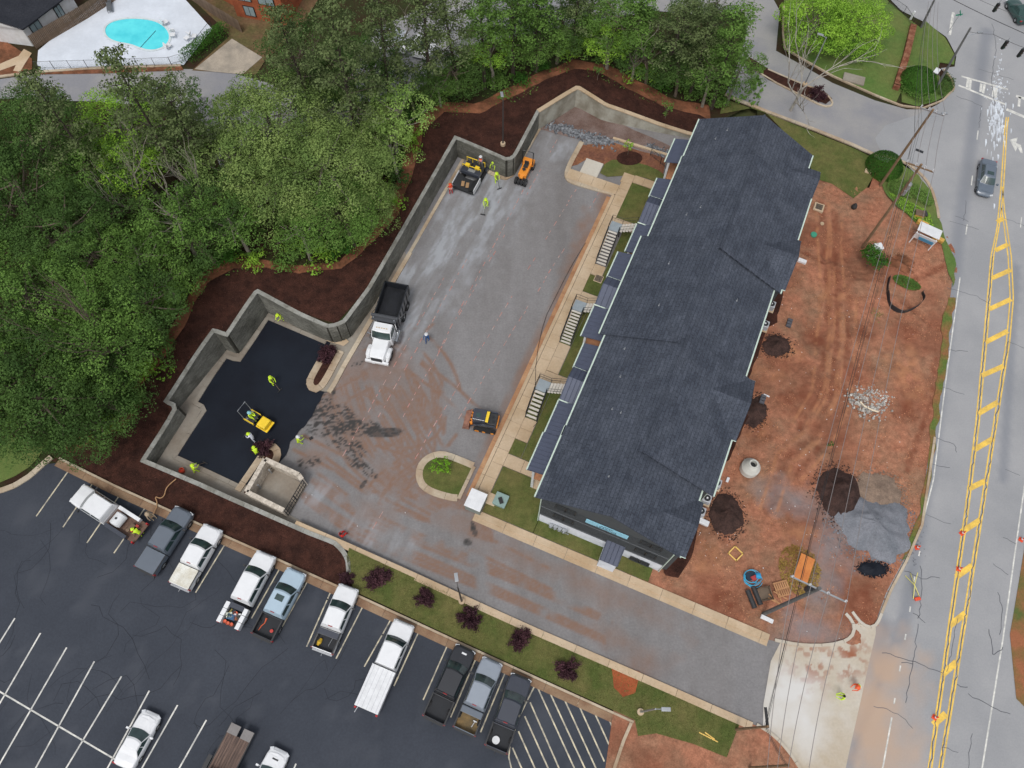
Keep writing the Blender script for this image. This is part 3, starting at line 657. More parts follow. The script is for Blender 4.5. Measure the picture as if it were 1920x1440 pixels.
ribbon_pieces(setting('kerb'), 'kerb_stone', smooth_poly(PL([(1597,1147),(1612,1168),(1630,1178),(1643,1172),(1652,1150)]),1,False), 0.12, -0.12, M_apron, Z0, 0.0, 0.16, 2.0)
ribbon_pieces(setting('kerb'), 'kerb_stone', smooth_poly(PL([(1418,1358),(1450,1378),(1480,1410),(1505,1450)]),1,False), 0.12, -0.12, M_apron, Z0, 0.0, 0.16, 2.0)

# ------------------------------------------------------------------ highway on the right
ROADL = [(1610,1330),(1632,1230),(1650,1160),(1668,1110),(1700,1050),(1728,985),(1752,820),(1775,640),(1790,540),(1793,500),(1772,450),(1758,400),(1752,385),(1742,355),(1722,325),(1690,300),(1660,300),(1640,260),(1660,235),(1720,215),(1760,195),(1788,170),(1790,150),(1762,128),(1790,125),(1793,105),(1775,70),(1740,45),(1690,20),(1670,0),(1640,-60)]
road = PL([(1480,1900),(1580,1440)]+[(u-6 if v > 300 else u, v) for u, v in ROADL]) + [P(1700,-60,0)+Vector((10,260,0)), P(2300,-60,0)+Vector((60,260,0)), P(2300,500), P(2100,1900)]
def road_st(x, y):
    m = 0*x
    for L, wd in (([(1740,900),(1800,420),(1850,60)],1.0),([(1690,1200),(1740,900)],0.8),([(1880,900),(1905,500)],.6),([(1590,1440),(1700,1130)],.5)): m = np.maximum(m, seg(x,y,PL(L),wd)*0.6)
    for p, r_2, a, g in (((1650,1215),1.4,2.2,-.3),((1660,1180),1.0,1.6,0)): m = np.maximum(m, .8*blob(x,y,p,r_2,a,g))
    return m
gridsheet('road', road, 0.5, M_road, 0.012, None, road_st, lambda x,y: 0.8*np.maximum(blob(x,y,(1640,1350),4,1.6), blob(x,y,(1660,1250),3.5)))
my = MB(); mw = MB(); fl = lambda x, y: 0*x+0.012
def dash(L, wd, mbx, on, off_):
    pts = resample(PL(L), 0.25); acc = 0; cur = []
    for p in pts:
        ph = acc % (on+off_)
        if ph < on: cur.append(p)
        elif len(cur) > 1: stripe(cur, wd, None, mbx, fl, 0.005); cur = []
        acc += 0.25
YL = [(1744,1480),(1752,1430),(1790,1160),(1820,960),(1838,790),(1850,640),(1862,510),(1874,430),(1882,360),(1888,240),(1890,218)]
YL2 = [(1758,1480),(1766,1430),(1803,1160),(1832,960),(1849,790),(1860,640)]
for L in ([(1735,1480),(1780,1160),(1809,960),(1829,800),(1844,640),(1858,480),(1869,430),(1876,360),(1884,240),(1887,218)], [(1741,1480),(1786,1160),(1815,960),(1835,800),(1850,640),(1863,480),(1874,420),(1881,360),(1888,240),(1891,218)],
          [(1760,1480),(1812,1160),(1843,960),(1871,780),(1893,640),(1900,560),(1896,480),(1884,400),(1879,350)], [(1754,1480),(1806,1160),(1837,960),(1865,780),(1887,640),(1894,560),(1890,480),(1878,390)]): stripe(resample(PL(L),1.0), 0.13, None, my, fl, 0.005)
for a, b in (((1752,1357),(1771,1340)),((1769,1263),(1791,1243)),((1783,1171),(1807,1152)),((1795,1080),(1822,1061)),((1805,996),(1835,977)),((1818,915),(1848,902)),((1828,842),(1860,824)),((1836,774),(1868,756)),((1842,703),(1880,688)),((1850,640),(1888,622)),((1857,578),(1893,563)),((1862,520),(1893,508)),((1868,468),(1888,460)),((1872,414),(1882,410))):
    stripe(PL([(a[0]-2.5,a[1]+2),(b[0]+2.5,b[1]-2)]), 0.5, None, my, fl, 0.009)
tag(my.build('lane_marking', M_yellow), kind='structure')
for L in ([(1645,1480),(1655,1440),(1672,1345)],[(1800,520),(1775,700),(1750,900),(1727,990),(1690,1070),(1668,1110)]): stripe(resample(PL(L),1.0), 0.12, None, mw, fl, 0.006)
stripe(resample(PL([(1835,1480),(1843,1430),(1880,1200),(1908,1000),(1940,780)]),1.0), 0.13, None, mw, fl, 0.006)
dash([(1676,1320),(1705,1150),(1718,1060),(1736,990)], 0.12, mw, 0.75, 1.9)
dash([(1798,520),(1805,480),(1815,410),(1822,340),(1832,260),(1842,180)], 0.12, mw, 0.45, 1.0)
dash([(1903,520),(1912,440),(1918,380)], 0.1, mw, 0.45, 0.9)
for a, b in (((1802,143),(1890,168)),((1797,160),(1885,196)),((1887,205),(1950,232)),((1905,180),(1950,195))): stripe(PL([a,b]), 0.28 if a[0] < 1887 else 0.42, None, mw, fl, 0.006)
for a, b in (((1815,148),(1813,164)),((1820,149),(1818,167)),((1840,157),(1838,172)),((1846,158),(1843,175)),((1864,163),(1862,182)),((1869,165),(1866,184)),((1912,182),(1910,200))): stripe(PL([a,b]), 0.3, None, mw, fl, 0.006)
mw.prism([(p.x,p.y) for p in PL([(1790,24),(1785,23),(1778,66),(1783,66)])], 0.01, 0.017)
mw.prism([(p.x,p.y) for p in PL([(1893,262),(1908,258),(1905,268),(1914,272),(1918,288),(1913,286),(1908,276),(1904,284)])], 0.01, 0.017)
tag(mw.build('lane_marking', M_stripe), kind='structure')
# spilled white paint, ragged splash with streaks
mb = MB()
for _ in range(260):
    u = random.gauss(1868,10); v = random.gauss(200,42); 
    if v < 150: u = random.gauss(1872,5)
    p = P(u, v, 0); l = random.uniform(.1,.9)*(1.6 if v > 190 else .5); d = (P(u-3,v+30)-P(u,v)).normalized(); nr = Vector((-d.y,d.x,0)); wd = random.uniform(.02,.12)
    mb.prism([(q_.x,q_.y) for q_ in (p-nr*wd, p+d*l*.5-nr*wd*.6, p+d*l, p+d*l*.4+nr*wd, p+nr*wd*.7)], 0.012, 0.0155+_*0.00003)
tag(mb.build('spilled_paint', mat('thin white spill', S(214,220,226), 0.6, S(186,190,196), 1.0)), kind='structure')
# sealed cracks
mb = MB(); M_crk = mat('tar crack filler', S(102,104,110), 0.7)
def crack(L, wd=0.05):
    pts = resample(PL(L), 0.4); pts = [p+Vector((random.gauss(0,.05),random.gauss(0,.05),0)) for p in pts]; stripe(pts, wd, None, mb, fl, 0.010)
for L in ([(1775,540),(1830,555),(1855,570)],[(1777,656),(1815,660)],[(1765,725),(1810,740)],[(1755,820),(1790,835),(1793,850)],[(1745,870),(1780,877)],[(1735,965),(1785,985)],[(1695,1070),(1730,1085),(1762,1083)],[(1712,1150),(1735,1168)],[(1653,1222),(1710,1240),(1765,1262)],[(1637,1323),(1690,1340),(1712,1368)],
          [(1722,1170),(1712,1240),(1697,1320)],[(1795,1160),(1775,1260)],[(1855,1180),(1862,1230),(1882,1215)],[(1793,1283),(1815,1290)],[(1815,1302),(1850,1320),(1892,1340)],[(1768,1400),(1798,1413)],[(1822,1375),(1815,1440)],[(1880,1007),(1905,1020)],[(1862,1057),(1890,1078)],[(1885,880),(1912,892)],[(1890,640),(1925,655)],[(1870,1110),(1880,1140),(1875,1190)],
          [(1860,45),(1868,90),(1858,150),(1866,200)],[(1835,130),(1870,140),(1900,150)],[(1792,180),(1840,198),(1835,240)],[(1790,405),(1815,415)],[(1780,415),(1835,430)],[(1812,375),(1806,415)],[(1885,410),(1925,425)],[(1725,1060),(1730,1110),(1722,1160)],[(1690,1240),(1712,1245)]): crack(L, random.uniform(.035,.06))
for L in ([(1739,1470),(1783,1160),(1812,960),(1832,800),(1847,640),(1861,480)],[(1757,1470),(1810,1160),(1841,960),(1868,780),(1890,640)]): crack(L, 0.07)
tag(mb.build('crack_seal', M_crk), kind='structure')
# grass verge and kerbs along the highway's west edge
sheet('verge', ragged(PL([(1790,560),(1775,560),(1764,640),(1750,760),(1740,850),(1722,960),(1700,1020),(1693,1050),(1712,1025),(1730,980),(1754,820),(1774,680)]), 0.35, .5), mat('verge grass', S(92,108,54), 0.95, S(140,96,66), 0.6, bump=.04, bscale=8, fine=.25, fscale=6), None, 0.06)
sheet('verge', ragged(PL([(1640,330),(1665,370),(1700,405),(1740,440),(1765,460),(1785,540),(1793,500),(1772,450),(1757,400),(1745,360),(1720,330),(1690,310)]), 0.25, .5), M_lawnb, None, 0.10)
ribbon_pieces(setting('kerb'), 'kerb_stone', PL([(1652,1150),(1668,1110),(1700,1050),(1728,985),(1752,820)]), 0.12, -0.10, M_curb, Z0, 0.0, 0.14, 3.0)
ribbon_pieces(setting('kerb'), 'kerb_stone', smooth_poly(PL([(1640,290),(1690,303),(1722,325),(1742,350),(1753,385),(1757,410)]),1,False), 0.0, 0.3, M_curb, Z0, 0.0, 0.14, 2.0)
# east verge at the far right
gridsheet('verge', PL([(1925,1000),(1900,1150),(1893,1190),(1900,1260),(1905,1310),(1925,1330),(2200,1330),(2200,1000)]), 0.4, mat('red verge', S(150,98,70), 0.95, S(90,100,56), 0.35, bump=.05, bscale=4, fine=.2), 0.02, lambda x,y: 0.05*fbm(x,y,3))
# side street (upper right)
ss = PTL([(1360,178),(1440,210),(1520,240),(1600,272),(1650,300),(1665,305),(1700,250),(1740,205),(1700,205),(1640,188),(1560,155),(1500,120),(1455,95),(1462,20),(1440,-20),(1390,-40),(1400,60),(1380,130)])
sheet('side_street', ss, M_street, Zu, 0.0, 1.25)
def slab_px(name, L, m, off, zf=Zu): return sheet(name, PTL(L), m, zf, off, 1.25)
ribbon_pieces(setting('kerb'), 'kerb_stone', PTL([(1360,176),(1440,208),(1520,238),(1600,270),(1648,292)]), 0.0, -0.4, M_curb, lambda x,y: float(Zu(x,y)), -.05, 0.12, 3.0)
sheet('lawn', PTL([(1355,185),(1440,214),(1520,246),(1600,278),(1645,300),(1635,335),(1625,352),(1600,372),(1560,345),(1528,335),(1510,290),(1425,200),(1350,214)]), M_grass, Zu, 0.04, 1.25)
sheet('lawn', PTL([(1468,90),(1500,108),(1560,142),(1640,178),(1680,192),(1700,150),(1735,60),(1690,25),(1640,-20),(1470,-20)]), M_lawnb, Zu, 0.06, 1.25)
sheet('lawn', PTL([(1690,165),(1700,100),(1735,40),(1772,72),(1790,105),(1788,122),(1762,118),(1755,140),(1780,155),(1788,172),(1755,190),(1720,200),(1690,192)]), M_lawnb, Zu, 0.075, 1.25)
ribbon_pieces(setting('kerb'), 'kerb_stone', PTL([(1468,12),(1466,60),(1470,92),(1500,110),(1560,144),(1640,180),(1690,200),(1730,205),(1768,190),(1790,168),(1786,150),(1770,130)]), 0.0, 0.2, M_curb, lambda x,y: float(Zu(x,y)), -.05, 0.14, 3.0)
# median island in the side street
sheet('mulch_bed', PTL([(1395,118),(1440,150),(1500,178),(1548,196),(1560,186),(1545,172),(1500,158),(1440,130),(1405,108)]), M_mulch, Zu, 0.1, 1.25)
ribbon_pieces(setting('kerb'), 'kerb_stone', smooth_poly(PTL([(1395,118),(1440,150),(1500,180),(1545,203),(1562,200),(1562,190),(1545,172),(1500,156),(1440,130)]),1,False), 0.0, 0.2, M_curb, lambda x,y: float(Zu(x,y)), -.05, 0.14, 2.5)
# street, pool deck and drives at the upper left / behind the woods
sheet('back_street', PTL([(-100,150),(0,148),(80,138),(180,132),(280,128),(380,130),(440,138),(520,160),(640,190),(700,220),(420,330),(380,230),(300,200),(180,190),(80,188),(-100,180)]), M_street, Zu, -0.01, 1.25)
sheet('back_street', PTL([(640,190),(690,60),(860,-20),(1100,-40),(1440,-40),(1440,20),(1230,20),(1080,50),(900,80),(830,130),(760,190)]), M_street, Zu, -0.012, 1.25)
sheet('bare_bank', PTL([(-100,70),(0,70),(60,110),(60,130),(0,146),(-100,150)]), M_bank, Zu, 0.0, 1.25)
sheet('path', PTL([(0,120),(35,105),(45,92),(60,100),(48,118),(38,135),(25,133),(30,122),(0,133)]), M_conc, Zu, 0.03, 1.25)
ribbon_pieces(setting('kerb'), 'kerb_stone', PTL([(-60,146),(0,146),(60,138),(180,130),(340,125)]), 0.0, 0.3, M_curb, lambda x,y: float(Zu(x,y)), -.05, 0.12, 3.0)
sheet('pool_deck', PTL([(70,120),(72,95),(210,-20),(330,-20),(398,55),(345,122),(200,128),(75,134)]), mat('white pool deck', S(214,220,228), 0.8, S(202,208,216), 0.4, fine=0.04, fscale=3), Zu, 0.05, 1.25)
sheet('mulch_bed', PTL([(70,134),(200,130),(340,124),(345,132),(200,138),(72,140)]), M_bank, Zu, 0.03, 1.25)
sheet('concrete_pad', PTL([(365,130),(435,73),(492,108),(455,140),(400,135)]), mat('old concrete pad', S(176,164,148), 0.9, S(146,138,126), 0.6, fine=0.2), Zu, 0.05, 1.25)
sheet('bare_bank', PTL([(360,132),(430,68),(405,40),(340,-20),(620,-40),(560,60),(500,110),(480,140)]), mat('brown yard soil', S(112,88,66), .95, S(92,86,56), .4, fine=.25, fine2=.2, fscale=4), Zu, 0.01, 1.25)
# ------------------------------------------------------------------ the long building
M_roof = mat('charcoal shingles', S(77,82,92), 0.9, S(66,71,81), 0.5, fine=0.34, fscale=7, bump=0.02, bscale=10, coords='world')
def shingle(m):
    """course lines along the eaves, tabs slightly different"""
    t = m.node_tree; N = t.nodes; L = t.links; b = N['Principled BSDF']; src = b.inputs['Base Color'].links[0].from_socket
    g = N.new('ShaderNodeNewGeometry'); mp = N.new('ShaderNodeMapping'); mp.vector_type = 'POINT'; mp.inputs['Rotation'].default_value[2] = -BA - PI/2
    L.new(g.outputs['Position'], mp.inputs['Vector']); br = N.new('ShaderNodeTexBrick'); br.inputs['Scale'].default_value = 1.0
    br.inputs['Brick Width'].default_value = 0.9; br.inputs['Row Height'].default_value = 0.3; br.inputs['Mortar Size'].default_value = 0.028; br.inputs['Mortar Smooth'].default_value = 0.6
    br.inputs['Color1'].default_value = (1.12,1.12,1.12,1); br.inputs['Color2'].default_value = (0.86,0.86,0.86,1); br.inputs['Mortar'].default_value = (0.6,0.6,0.6,1)
    L.new(mp.outputs[0], br.inputs['Vector']); vm = N.new('ShaderNodeVectorMath'); vm.operation = 'MULTIPLY'
    L.new(src, vm.inputs[0]); L.new(br.outputs['Color'], vm.inputs[1]); L.new(vm.outputs[0], b.inputs['Base Color'])
shingle(M_roof)
M_metal = flat('dark standing seam metal', S(78,84,102), 0.55, 0.1)
M_side = flat('charcoal siding', S(72,76,78), 0.75); M_trim = flat('dark trim', S(52,55,58), 0.7)
M_brickw = mat('white painted brick', S(222,226,232), 0.8, S(204,208,214), 1.2, fine=0.06, coords='object')
M_gutm = flat('pale green gutter', S(196,212,198), 0.5); M_glass = flat('window glass', (0.03,0.04,0.045), 0.08, spec=0.9)
M_tan = flat('tan sheathing board', S(214,186,150), 0.8); M_wframe = flat('bronze window frame', S(34,36,38), 0.5)
bl = thing('apartment_building', 'long three storey building with charcoal shingle roof in stepped sections and white base', 'building')
ZE = 7.0; PIT = 0.5
SEC = [(-0.6,12.0,-0.12,6.9),(-0.55,13.0,5.85,17.6),(-1.1,12.45,16.6,28.5),(-0.5,13.1,27.55,39.8),(-0.4,11.9,39.15,45.4)]
def hex3(mb, A, th=0.16, m=0):
    """slab from 4 top corners"""
    mb.add([p-Vector((0,0,th)) for p in A]+A, [(3,2,1,0),(4,5,6,7),(0,1,5,4),(1,2,6,5),(2,3,7,6),(3,0,4,7)], m)
for i, (u0, u1, v0, v1) in enumerate(SEC):
    ur = (u0+u1)/2; zr = ZE+(ur-u0)*PIT
    mb = MB()
    hex3(mb, [BW(u0,v0,ZE), BW(ur,v0,zr), BW(ur,v1,zr), BW(u0,v1,ZE)]); hex3(mb, [BW(ur,v0,zr), BW(u1,v0,ZE), BW(u1,v1,ZE), BW(ur,v1,zr)])
    rf = mb.build('roof', M_roof, bl, fix=True)
    mb = MB(); mb.tube([BW(ur,v0,zr+.02), BW(ur,v1,zr+.02)], 0.09, 5); mb.build('ridge_cap', M_roof, rf)
    for u in (u0-0.06, u1+0.06):
        mb = MB(); mb.add([BW(u-.07,v0+.02,ZE-.15), BW(u+.07,v0+.02,ZE-.15), BW(u+.07,v1-.02,ZE-.15), BW(u-.07,v1-.02,ZE-.15), BW(u-.07,v0+.02,ZE-.0), BW(u+.07,v0+.02,ZE-.0), BW(u+.07,v1-.02,ZE-.0), BW(u-.07,v1-.02,ZE-.0)], [(3,2,1,0),(4,5,6,7),(0,1,5,4),(1,2,6,5),(2,3,7,6),(3,0,4,7)]); mb.build('roof_gutter', M_gutm, rf, fix=True)
    # body of the section
    a, b = u0+0.6, u1-0.5; va, vb = (0.0 if i == 0 else v0+0.3), (v1-0.3 if i < 4 else 45.1)
    poly = [(a,va),(b,va),(b,vb),(a,vb)]
    wq = [BW(x,y) for x,y in poly]
    mb = MB(); mb.prism([(p.x,p.y) for p in wq], -0.4, 2.45, 0); mb.build('wall', M_brickw, bl)
    mb = MB(); wq = [BW(x+(.03 if k in (1,2) else -.03), y+(-.03 if k < 2 else .03)) for k,(x,y) in enumerate(poly)]
    mb.prism([(p.x,p.y) for p in wq], 2.45, 6.86)
    zt = lambda uu: ZE+PIT*(min(uu-u0, u1-uu))-0.17
    for vv in (va-.03, vb+.03):
        s_ = 0.02 if vv < va else -0.02
        mb.add([BW(a-.03,vv,6.86), BW(b+.03,vv,6.86), BW(b+.03,vv,zt(b)), BW(ur,vv,zr-.17), BW(a-.03,vv,zt(a)), BW(a-.03,vv+s_*8,6.86), BW(b+.03,vv+s_*8,6.86), BW(b+.03,vv+s_*8,zt(b)), BW(ur,vv+s_*8,zr-.17), BW(a-.03,vv+s_*8,zt(a))], [(0,1,2,3,4),(9,8,7,6,5),(0,5,6,1),(1,6,7,2),(2,7,8,3),(3,8,9,4),(4,9,5,0)])
    mb.build('wall', M_side, bl, fix=True)
# east bays with small cross gables
for (v0, v1, ue, umain) in ((0.0,5.0,12.45,12.0),(11.35,17.6,13.4,13.0),(28.0,34.2,13.45,13.1),(39.75,43.5,13.2,11.9)):
    vm = (v0+v1)/2; zg = ZE+0.02+PIT*(v1-v0)/2; ua = umain-(zg-ZE)/PIT-0.05
    mb = MB()
    A0, A1 = BW(ua,vm,zg), BW(ue,vm,zg)
    # two triangular-ish slopes running back into the main slope
    mb.add([A0, A1, BW(ue,v0,ZE+.02), BW(umain-.1,v0,ZE+.02), A1-Vector((0,0,.15)), BW(ue,v0,ZE-.13)], [(0,3,2,1),(1,2,5,4)])
    mb.add([A0, A1, BW(ue,v1,ZE+.02), BW(umain-.1,v1,ZE+.02), A1-Vector((0,0,.15)), BW(ue,v1,ZE-.13)], [(0,1,2,3),(1,4,5,2)])
    br_ = mb.build('bay_roof', M_roof, bl, fix=True)
    mb = MB(); q_ = [BW(umain-.6,v0+.3), BW(ue-.35,v0+.3), BW(ue-.35,v1-.3), BW(umain-.6,v1-.3)]
    mb.prism([(p.x,p.y) for p in q_], -0.3, 6.9)
    mb.add([BW(ue-.35,v0+.3,6.9), BW(ue-.35,v1-.3,6.9), BW(ue-.35,vm,zg-.25), BW(ue-.6,v0+.3,6.9), BW(ue-.6,v1-.3,6.9), BW(ue-.6,vm,zg-.25)], [(0,1,2),(5,4,3),(0,3,4,1),(1,4,5,2),(2,5,3,0)])
    mb.build('wall', M_side, bl, fix=True)
    for v in (v0+.02, v1-.02):
        mb = MB(); mb.tube([BW(umain+.05,v,ZE-.05), BW(ue+.02,v,ZE-.05)], 0.06, 5); mb.build('roof_gutter', M_gutm, bl)
# siding bands, windows of the south wall
def wallbox(mb, u, v, z, du, dv, dz, m=0):
    A = [BW(u+x*du/2, v+y*dv/2, z+w_*dz/2) for w_ in (-1,1) for x,y in ((-1,-1),(1,-1),(1,1),(-1,1))]
    mb.add(A, [(3,2,1,0),(4,5,6,7),(0,1,5,4),(1,2,6,5),(2,3,7,6),(3,0,4,7)], m)
for z_ in (2.5, 4.98):
    mb = MB(); wallbox(mb, 5.72, -.055, z_, 11.5, .05, .12); mb.build('wall_band', flat('band trim', S(96,100,104), 0.7), bl)
mb = MB()
for k in range(19):
    z_ = 2.7+k*.24
    hw = min(5.7, max(.4, (10.1-.35-z_)/PIT)) if z_ > 6.9 else 5.7
    wallbox(mb, 5.7, -.045, z_, 2*hw, .022, .03)
tag(mb.build('siding_lap', M_trim, bl), kind='stuff')
def window(u0, u1, z0, z1, v=-.04, n=2):
    for k in range(n):
        a = u0+(u1-u0)*k/n+.03; b = u0+(u1-u0)*(k+1)/n-.03
        mb = MB(); f = .07
        for (x, z_, dx, dz) in (((a+b)/2,z0+f/2,b-a,f),((a+b)/2,z1-f/2,b-a,f),(a+f/2,(z0+z1)/2,f,z1-z0-2*f),(b-f/2,(z0+z1)/2,f,z1-z0-2*f),((a+b)/2,(z0+z1)/2,b-a-2*f,.045)):
            wallbox(mb, x, v-.05, z_, dx, .08, dz)
        w_ = mb.build('window', M_wframe, bl)
        mb = MB(); wallbox(mb, (a+b)/2, v-.012, (z0+z1)/2, b-a-.1, .03, z1-z0-.1); mb.build('pane', M_glass, w_)
        mb = MB(); wallbox(mb, (a+b)/2, v-.07, z0-.05, b-a+.1, .16, .07); mb.build('sill', M_trim, w_)
window(1.2,3.05,6.35,7.35); window(1.2,3.1,3.55,4.55); window(8.65,10.55,6.3,7.2); window(8.65,10.6,3.5,4.45); window(8.7,10.55,.55,1.3)
# banner
bn = MB(); wallbox(bn, 5.82, -.10, 6.35, 3.7, .05, .95)
ban = bn.build('banner', flat('light blue banner', S(150,206,226), 0.7), bl)
def text(body, parent, loc, size, xdir, ydir, m, name='lettering', align='CENTER', ext=0.004):
    cu = bpy.data.curves.new(name, 'FONT'); cu.body = body; cu.size = size; cu.align_x = align; cu.align_y = 'CENTER'; cu.extrude = ext; cu.resolution_u = 2
    o = bpy.data.objects.new(name, cu); C.objects.link(o); dg = bpy.context.evaluated_depsgraph_get(); me = bpy.data.meshes.new_from_object(o.evaluated_get(dg))
    bpy.data.objects.remove(o); me.materials.clear(); me.materials.append(m)
    zdir = xdir.cross(ydir); M = Matrix((xdir, ydir, zdir)).transposed().to_4x4(); M.translation = loc
    me.transform(M); o = link(name, me, parent); return o
M_ink = flat('navy ink', S(30,48,70), 0.6)
text('NOW', ban, BW(5.82,-.135,6.60), 0.42, BU, Vector((0,0,1)), M_ink)
text('LEASING', ban, BW(5.82,-.135,6.15), 0.46, BU, Vector((0,0,1)), M_ink)
# entrance canopy on the south side
mb = MB(); hex3(mb, [BW(6.25,-1.8,2.75), BW(7.9,-1.8,2.75), BW(7.95,0.0,3.1), BW(6.25,0.0,3.1)], 0.1)
cn = mb.build('canopy_roof', M_metal, bl, fix=True)
mb = MB()
for k in range(5): mb.tube([BW(6.3+k*.39,-1.8,2.79), BW(6.3+k*.39,-.02,3.13)], 0.022, 4)
mb.build('seam', M_metal, cn)
mb = MB(); wallbox(mb, 7.05,-1.70,1.3,1.5,.12,2.6); wallbox(mb, 6.35,-.85,1.3,.12,1.6,2.6); wallbox(mb, 7.75,-.85,1.3,.12,1.6,2.6); mb.build('porch_screen', M_brickw, bl)
# east wall sheathing strips seen under the eave, corner boards, downpipes
for (v0, v1, u, z_) in ((7.0,11.2,12.62,3.2),(18.6,22.2,12.05,3.2),(34.4,38.8,12.72,3.2),(2.4,4.6,11.6,3.2)):
    mb = MB(); wallbox(mb, u, (v0+v1)/2, z_, .05, v1-v0, 1.0); mb.build('sheathing_panel', M_tan, bl)
mb = MB(); wallbox(mb, 12.25, 27.0, 3.0, .5, .6, .3); mb.build('sheathing_panel', M_tan, bl)
for (u, v) in ((11.55,-.06),(12.6,6.3),(-.08,-.06)):
    mb = MB(); mb.tube([BW(u,v,0), BW(u,v,6.8)], 0.05, 6); mb.build('downpipe', M_gutm, bl)
# roof vents
for (u, v) in ((2.6,9.2),(2.2,12.5),(3.0,20.3),(2.4,25.2),(3.2,32.6),(2.2,31.6),(2.8,43.4),(2.0,42.2),(1.6,15.4),(4.4,3.1),(9.4,24.0),(3.4,9.0)):
    s_ = next(s for s in SEC if s[2] <= v <= s[3]); z_ = ZE+min(u-s_[0], s_[1]-u)*PIT
    mb = MB(); mb.tube([BW(u,v,z_-.05), BW(u,v,z_+.28)], 0.035, 6); mb.lathe([(.09,0),(.05,.06)], BW(u,v,z_), 8); mb.build('vent_pipe', M_galv, bl)
# porch roofs, gablets, decks and stairs along the west side
def shed(v0, v1, uo, seams=True, zo=5.5, zi=6.1, ui=-0.05):
    mb = MB(); hex3(mb, [BW(uo,v0,zo), BW(ui,v0,zi), BW(ui,v1,zi), BW(uo,v1,zo)], .08); r_ = mb.build('porch_roof', M_metal, bl, fix=True)
    if seams:
        mb = MB(); n = int((v1-v0)/.42)
        for k in range(n+1): v = v0+.03+(v1-v0-.06)*k/n; mb.tube([BW(uo,v,zo+.03), BW(ui,v,zi+.03)], 0.022, 4)
        mb.build('seam', M_metal, r_)
    mb = MB(); mb.add([BW(uo-.1,v0,zo-.1),BW(uo+.02,v0,zo-.1),BW(uo+.02,v1,zo-.1),BW(uo-.1,v1,zo-.1),BW(uo-.1,v0,zo+.01),BW(uo+.02,v0,zo+.01),BW(uo+.02,v1,zo+.01),BW(uo-.1,v1,zo+.01)], [(3,2,1,0),(4,5,6,7),(0,1,5,4),(1,2,6,5),(2,3,7,6),(3,0,4,7)])
    mb.build('roof_gutter', M_gutm, r_, fix=True)
    return r_
for a in ((2.3,6.1,-2.3),(6.1,9.5,-2.2),(13.1,15.9,-2.2),(16.5,20.1,-2.75),(23.6,26.9,-2.75),(27.2,30.9,-2.15),(34.6,37.3,-2.15)): shed(*a)
shed(39.7,43.2,-2.1,False)
for (v0, v1, uo) in ((9.5,13.1,-2.2),(20.1,23.6,-2.75),(30.9,34.6,-2.1)):
    vm = v0+(v1-v0)*.58; zp = 6.55; zl = 5.75
    mb = MB(); hex3(mb, [BW(uo,v0,zl), BW(-.1,v0,zl), BW(-.1,vm,zp), BW(uo,vm,zp)], .07); hex3(mb, [BW(uo,vm,zp), BW(-.1,vm,zp), BW(-.1,v1,zl), BW(uo,v1,zl)], .07)
    r_ = mb.build('porch_roof', M_metal, bl, fix=True)
    mb = MB()
    for k in range(6):
        u = uo+.06+(-.2-uo)*k/5; mb.tube([BW(u,v0,zl+.03), BW(u,vm,zp+.03)], 0.022, 4); mb.tube([BW(u,vm,zp+.03), BW(u,v1,zl+.03)], 0.022, 4)
    mb.build('seam', M_metal, r_)
    mb = MB(); mb.tube([BW(uo-.05,v0,zl-.02), BW(-.1,v0,zl-.02)], 0.07, 4); mb.build('roof_gutter', M_gutm, r_); mb = MB(); mb.tube([BW(uo-.05,v1,zl-.02), BW(-.1,v1,zl-.02)], 0.05, 4); mb.build('roof_gutter', M_gutm, r_)
    # front fascia (gable end) facing the yard
    mb = MB(); mb.add([BW(uo+.1,v0+.1,5.4),BW(uo+.1,v1-.1,5.4),BW(uo+.1,v1-.1,zl-.05),BW(uo+.1,vm,zp-.1),BW(uo+.1,v0+.1,zl-.05)], [(0,1,2,3,4)]); mb.build('gable_panel', M_side, r_)
M_deck = mat('porch decking', S(196,138,100), 0.85, S(170,120,88), 1.5, coords='object', fine=.1)
for (v0, v1, uo) in ((2.6,9.4,-1.9),(9.5,15.8,-1.9),(16.6,26.8,-2.45),(27.3,37.2,-1.9),(39.8,43.1,-1.8)):
    mb = MB(); wallbox(mb, (uo-.02)/2, (v0+v1)/2, 3.0, -uo-.04, v1-v0, .2); mb.build('porch_deck', M_deck, bl)
    mb = MB(); wallbox(mb, (uo-.02)/2, (v0+v1)/2, .09, -uo-.04, v1-v0, .16); mb.build('porch_slab', M_conc, bl)
    for v in fr_(v0+.1, v1-.1, max(1, round((v1-v0)/3.4))):
        mb = MB(); wallbox(mb, uo+.1, v, 2.85, .22, .22, 5.3); mb.build('porch_post', M_tank, bl)
    mb = MB(); n = int((v1-v0)/.14)
    mb.tube([BW(uo+.05,v0,4.1), BW(uo+.05,v1,4.1)], .03, 4)
    for k in range(n): v = v0+(k+.5)*(v1-v0)/n; mb.tube([BW(uo+.05,v,3.1), BW(uo+.05,v,4.1)], .012, 3, cap=False)
    mb.build('railing', M_dark, bl)
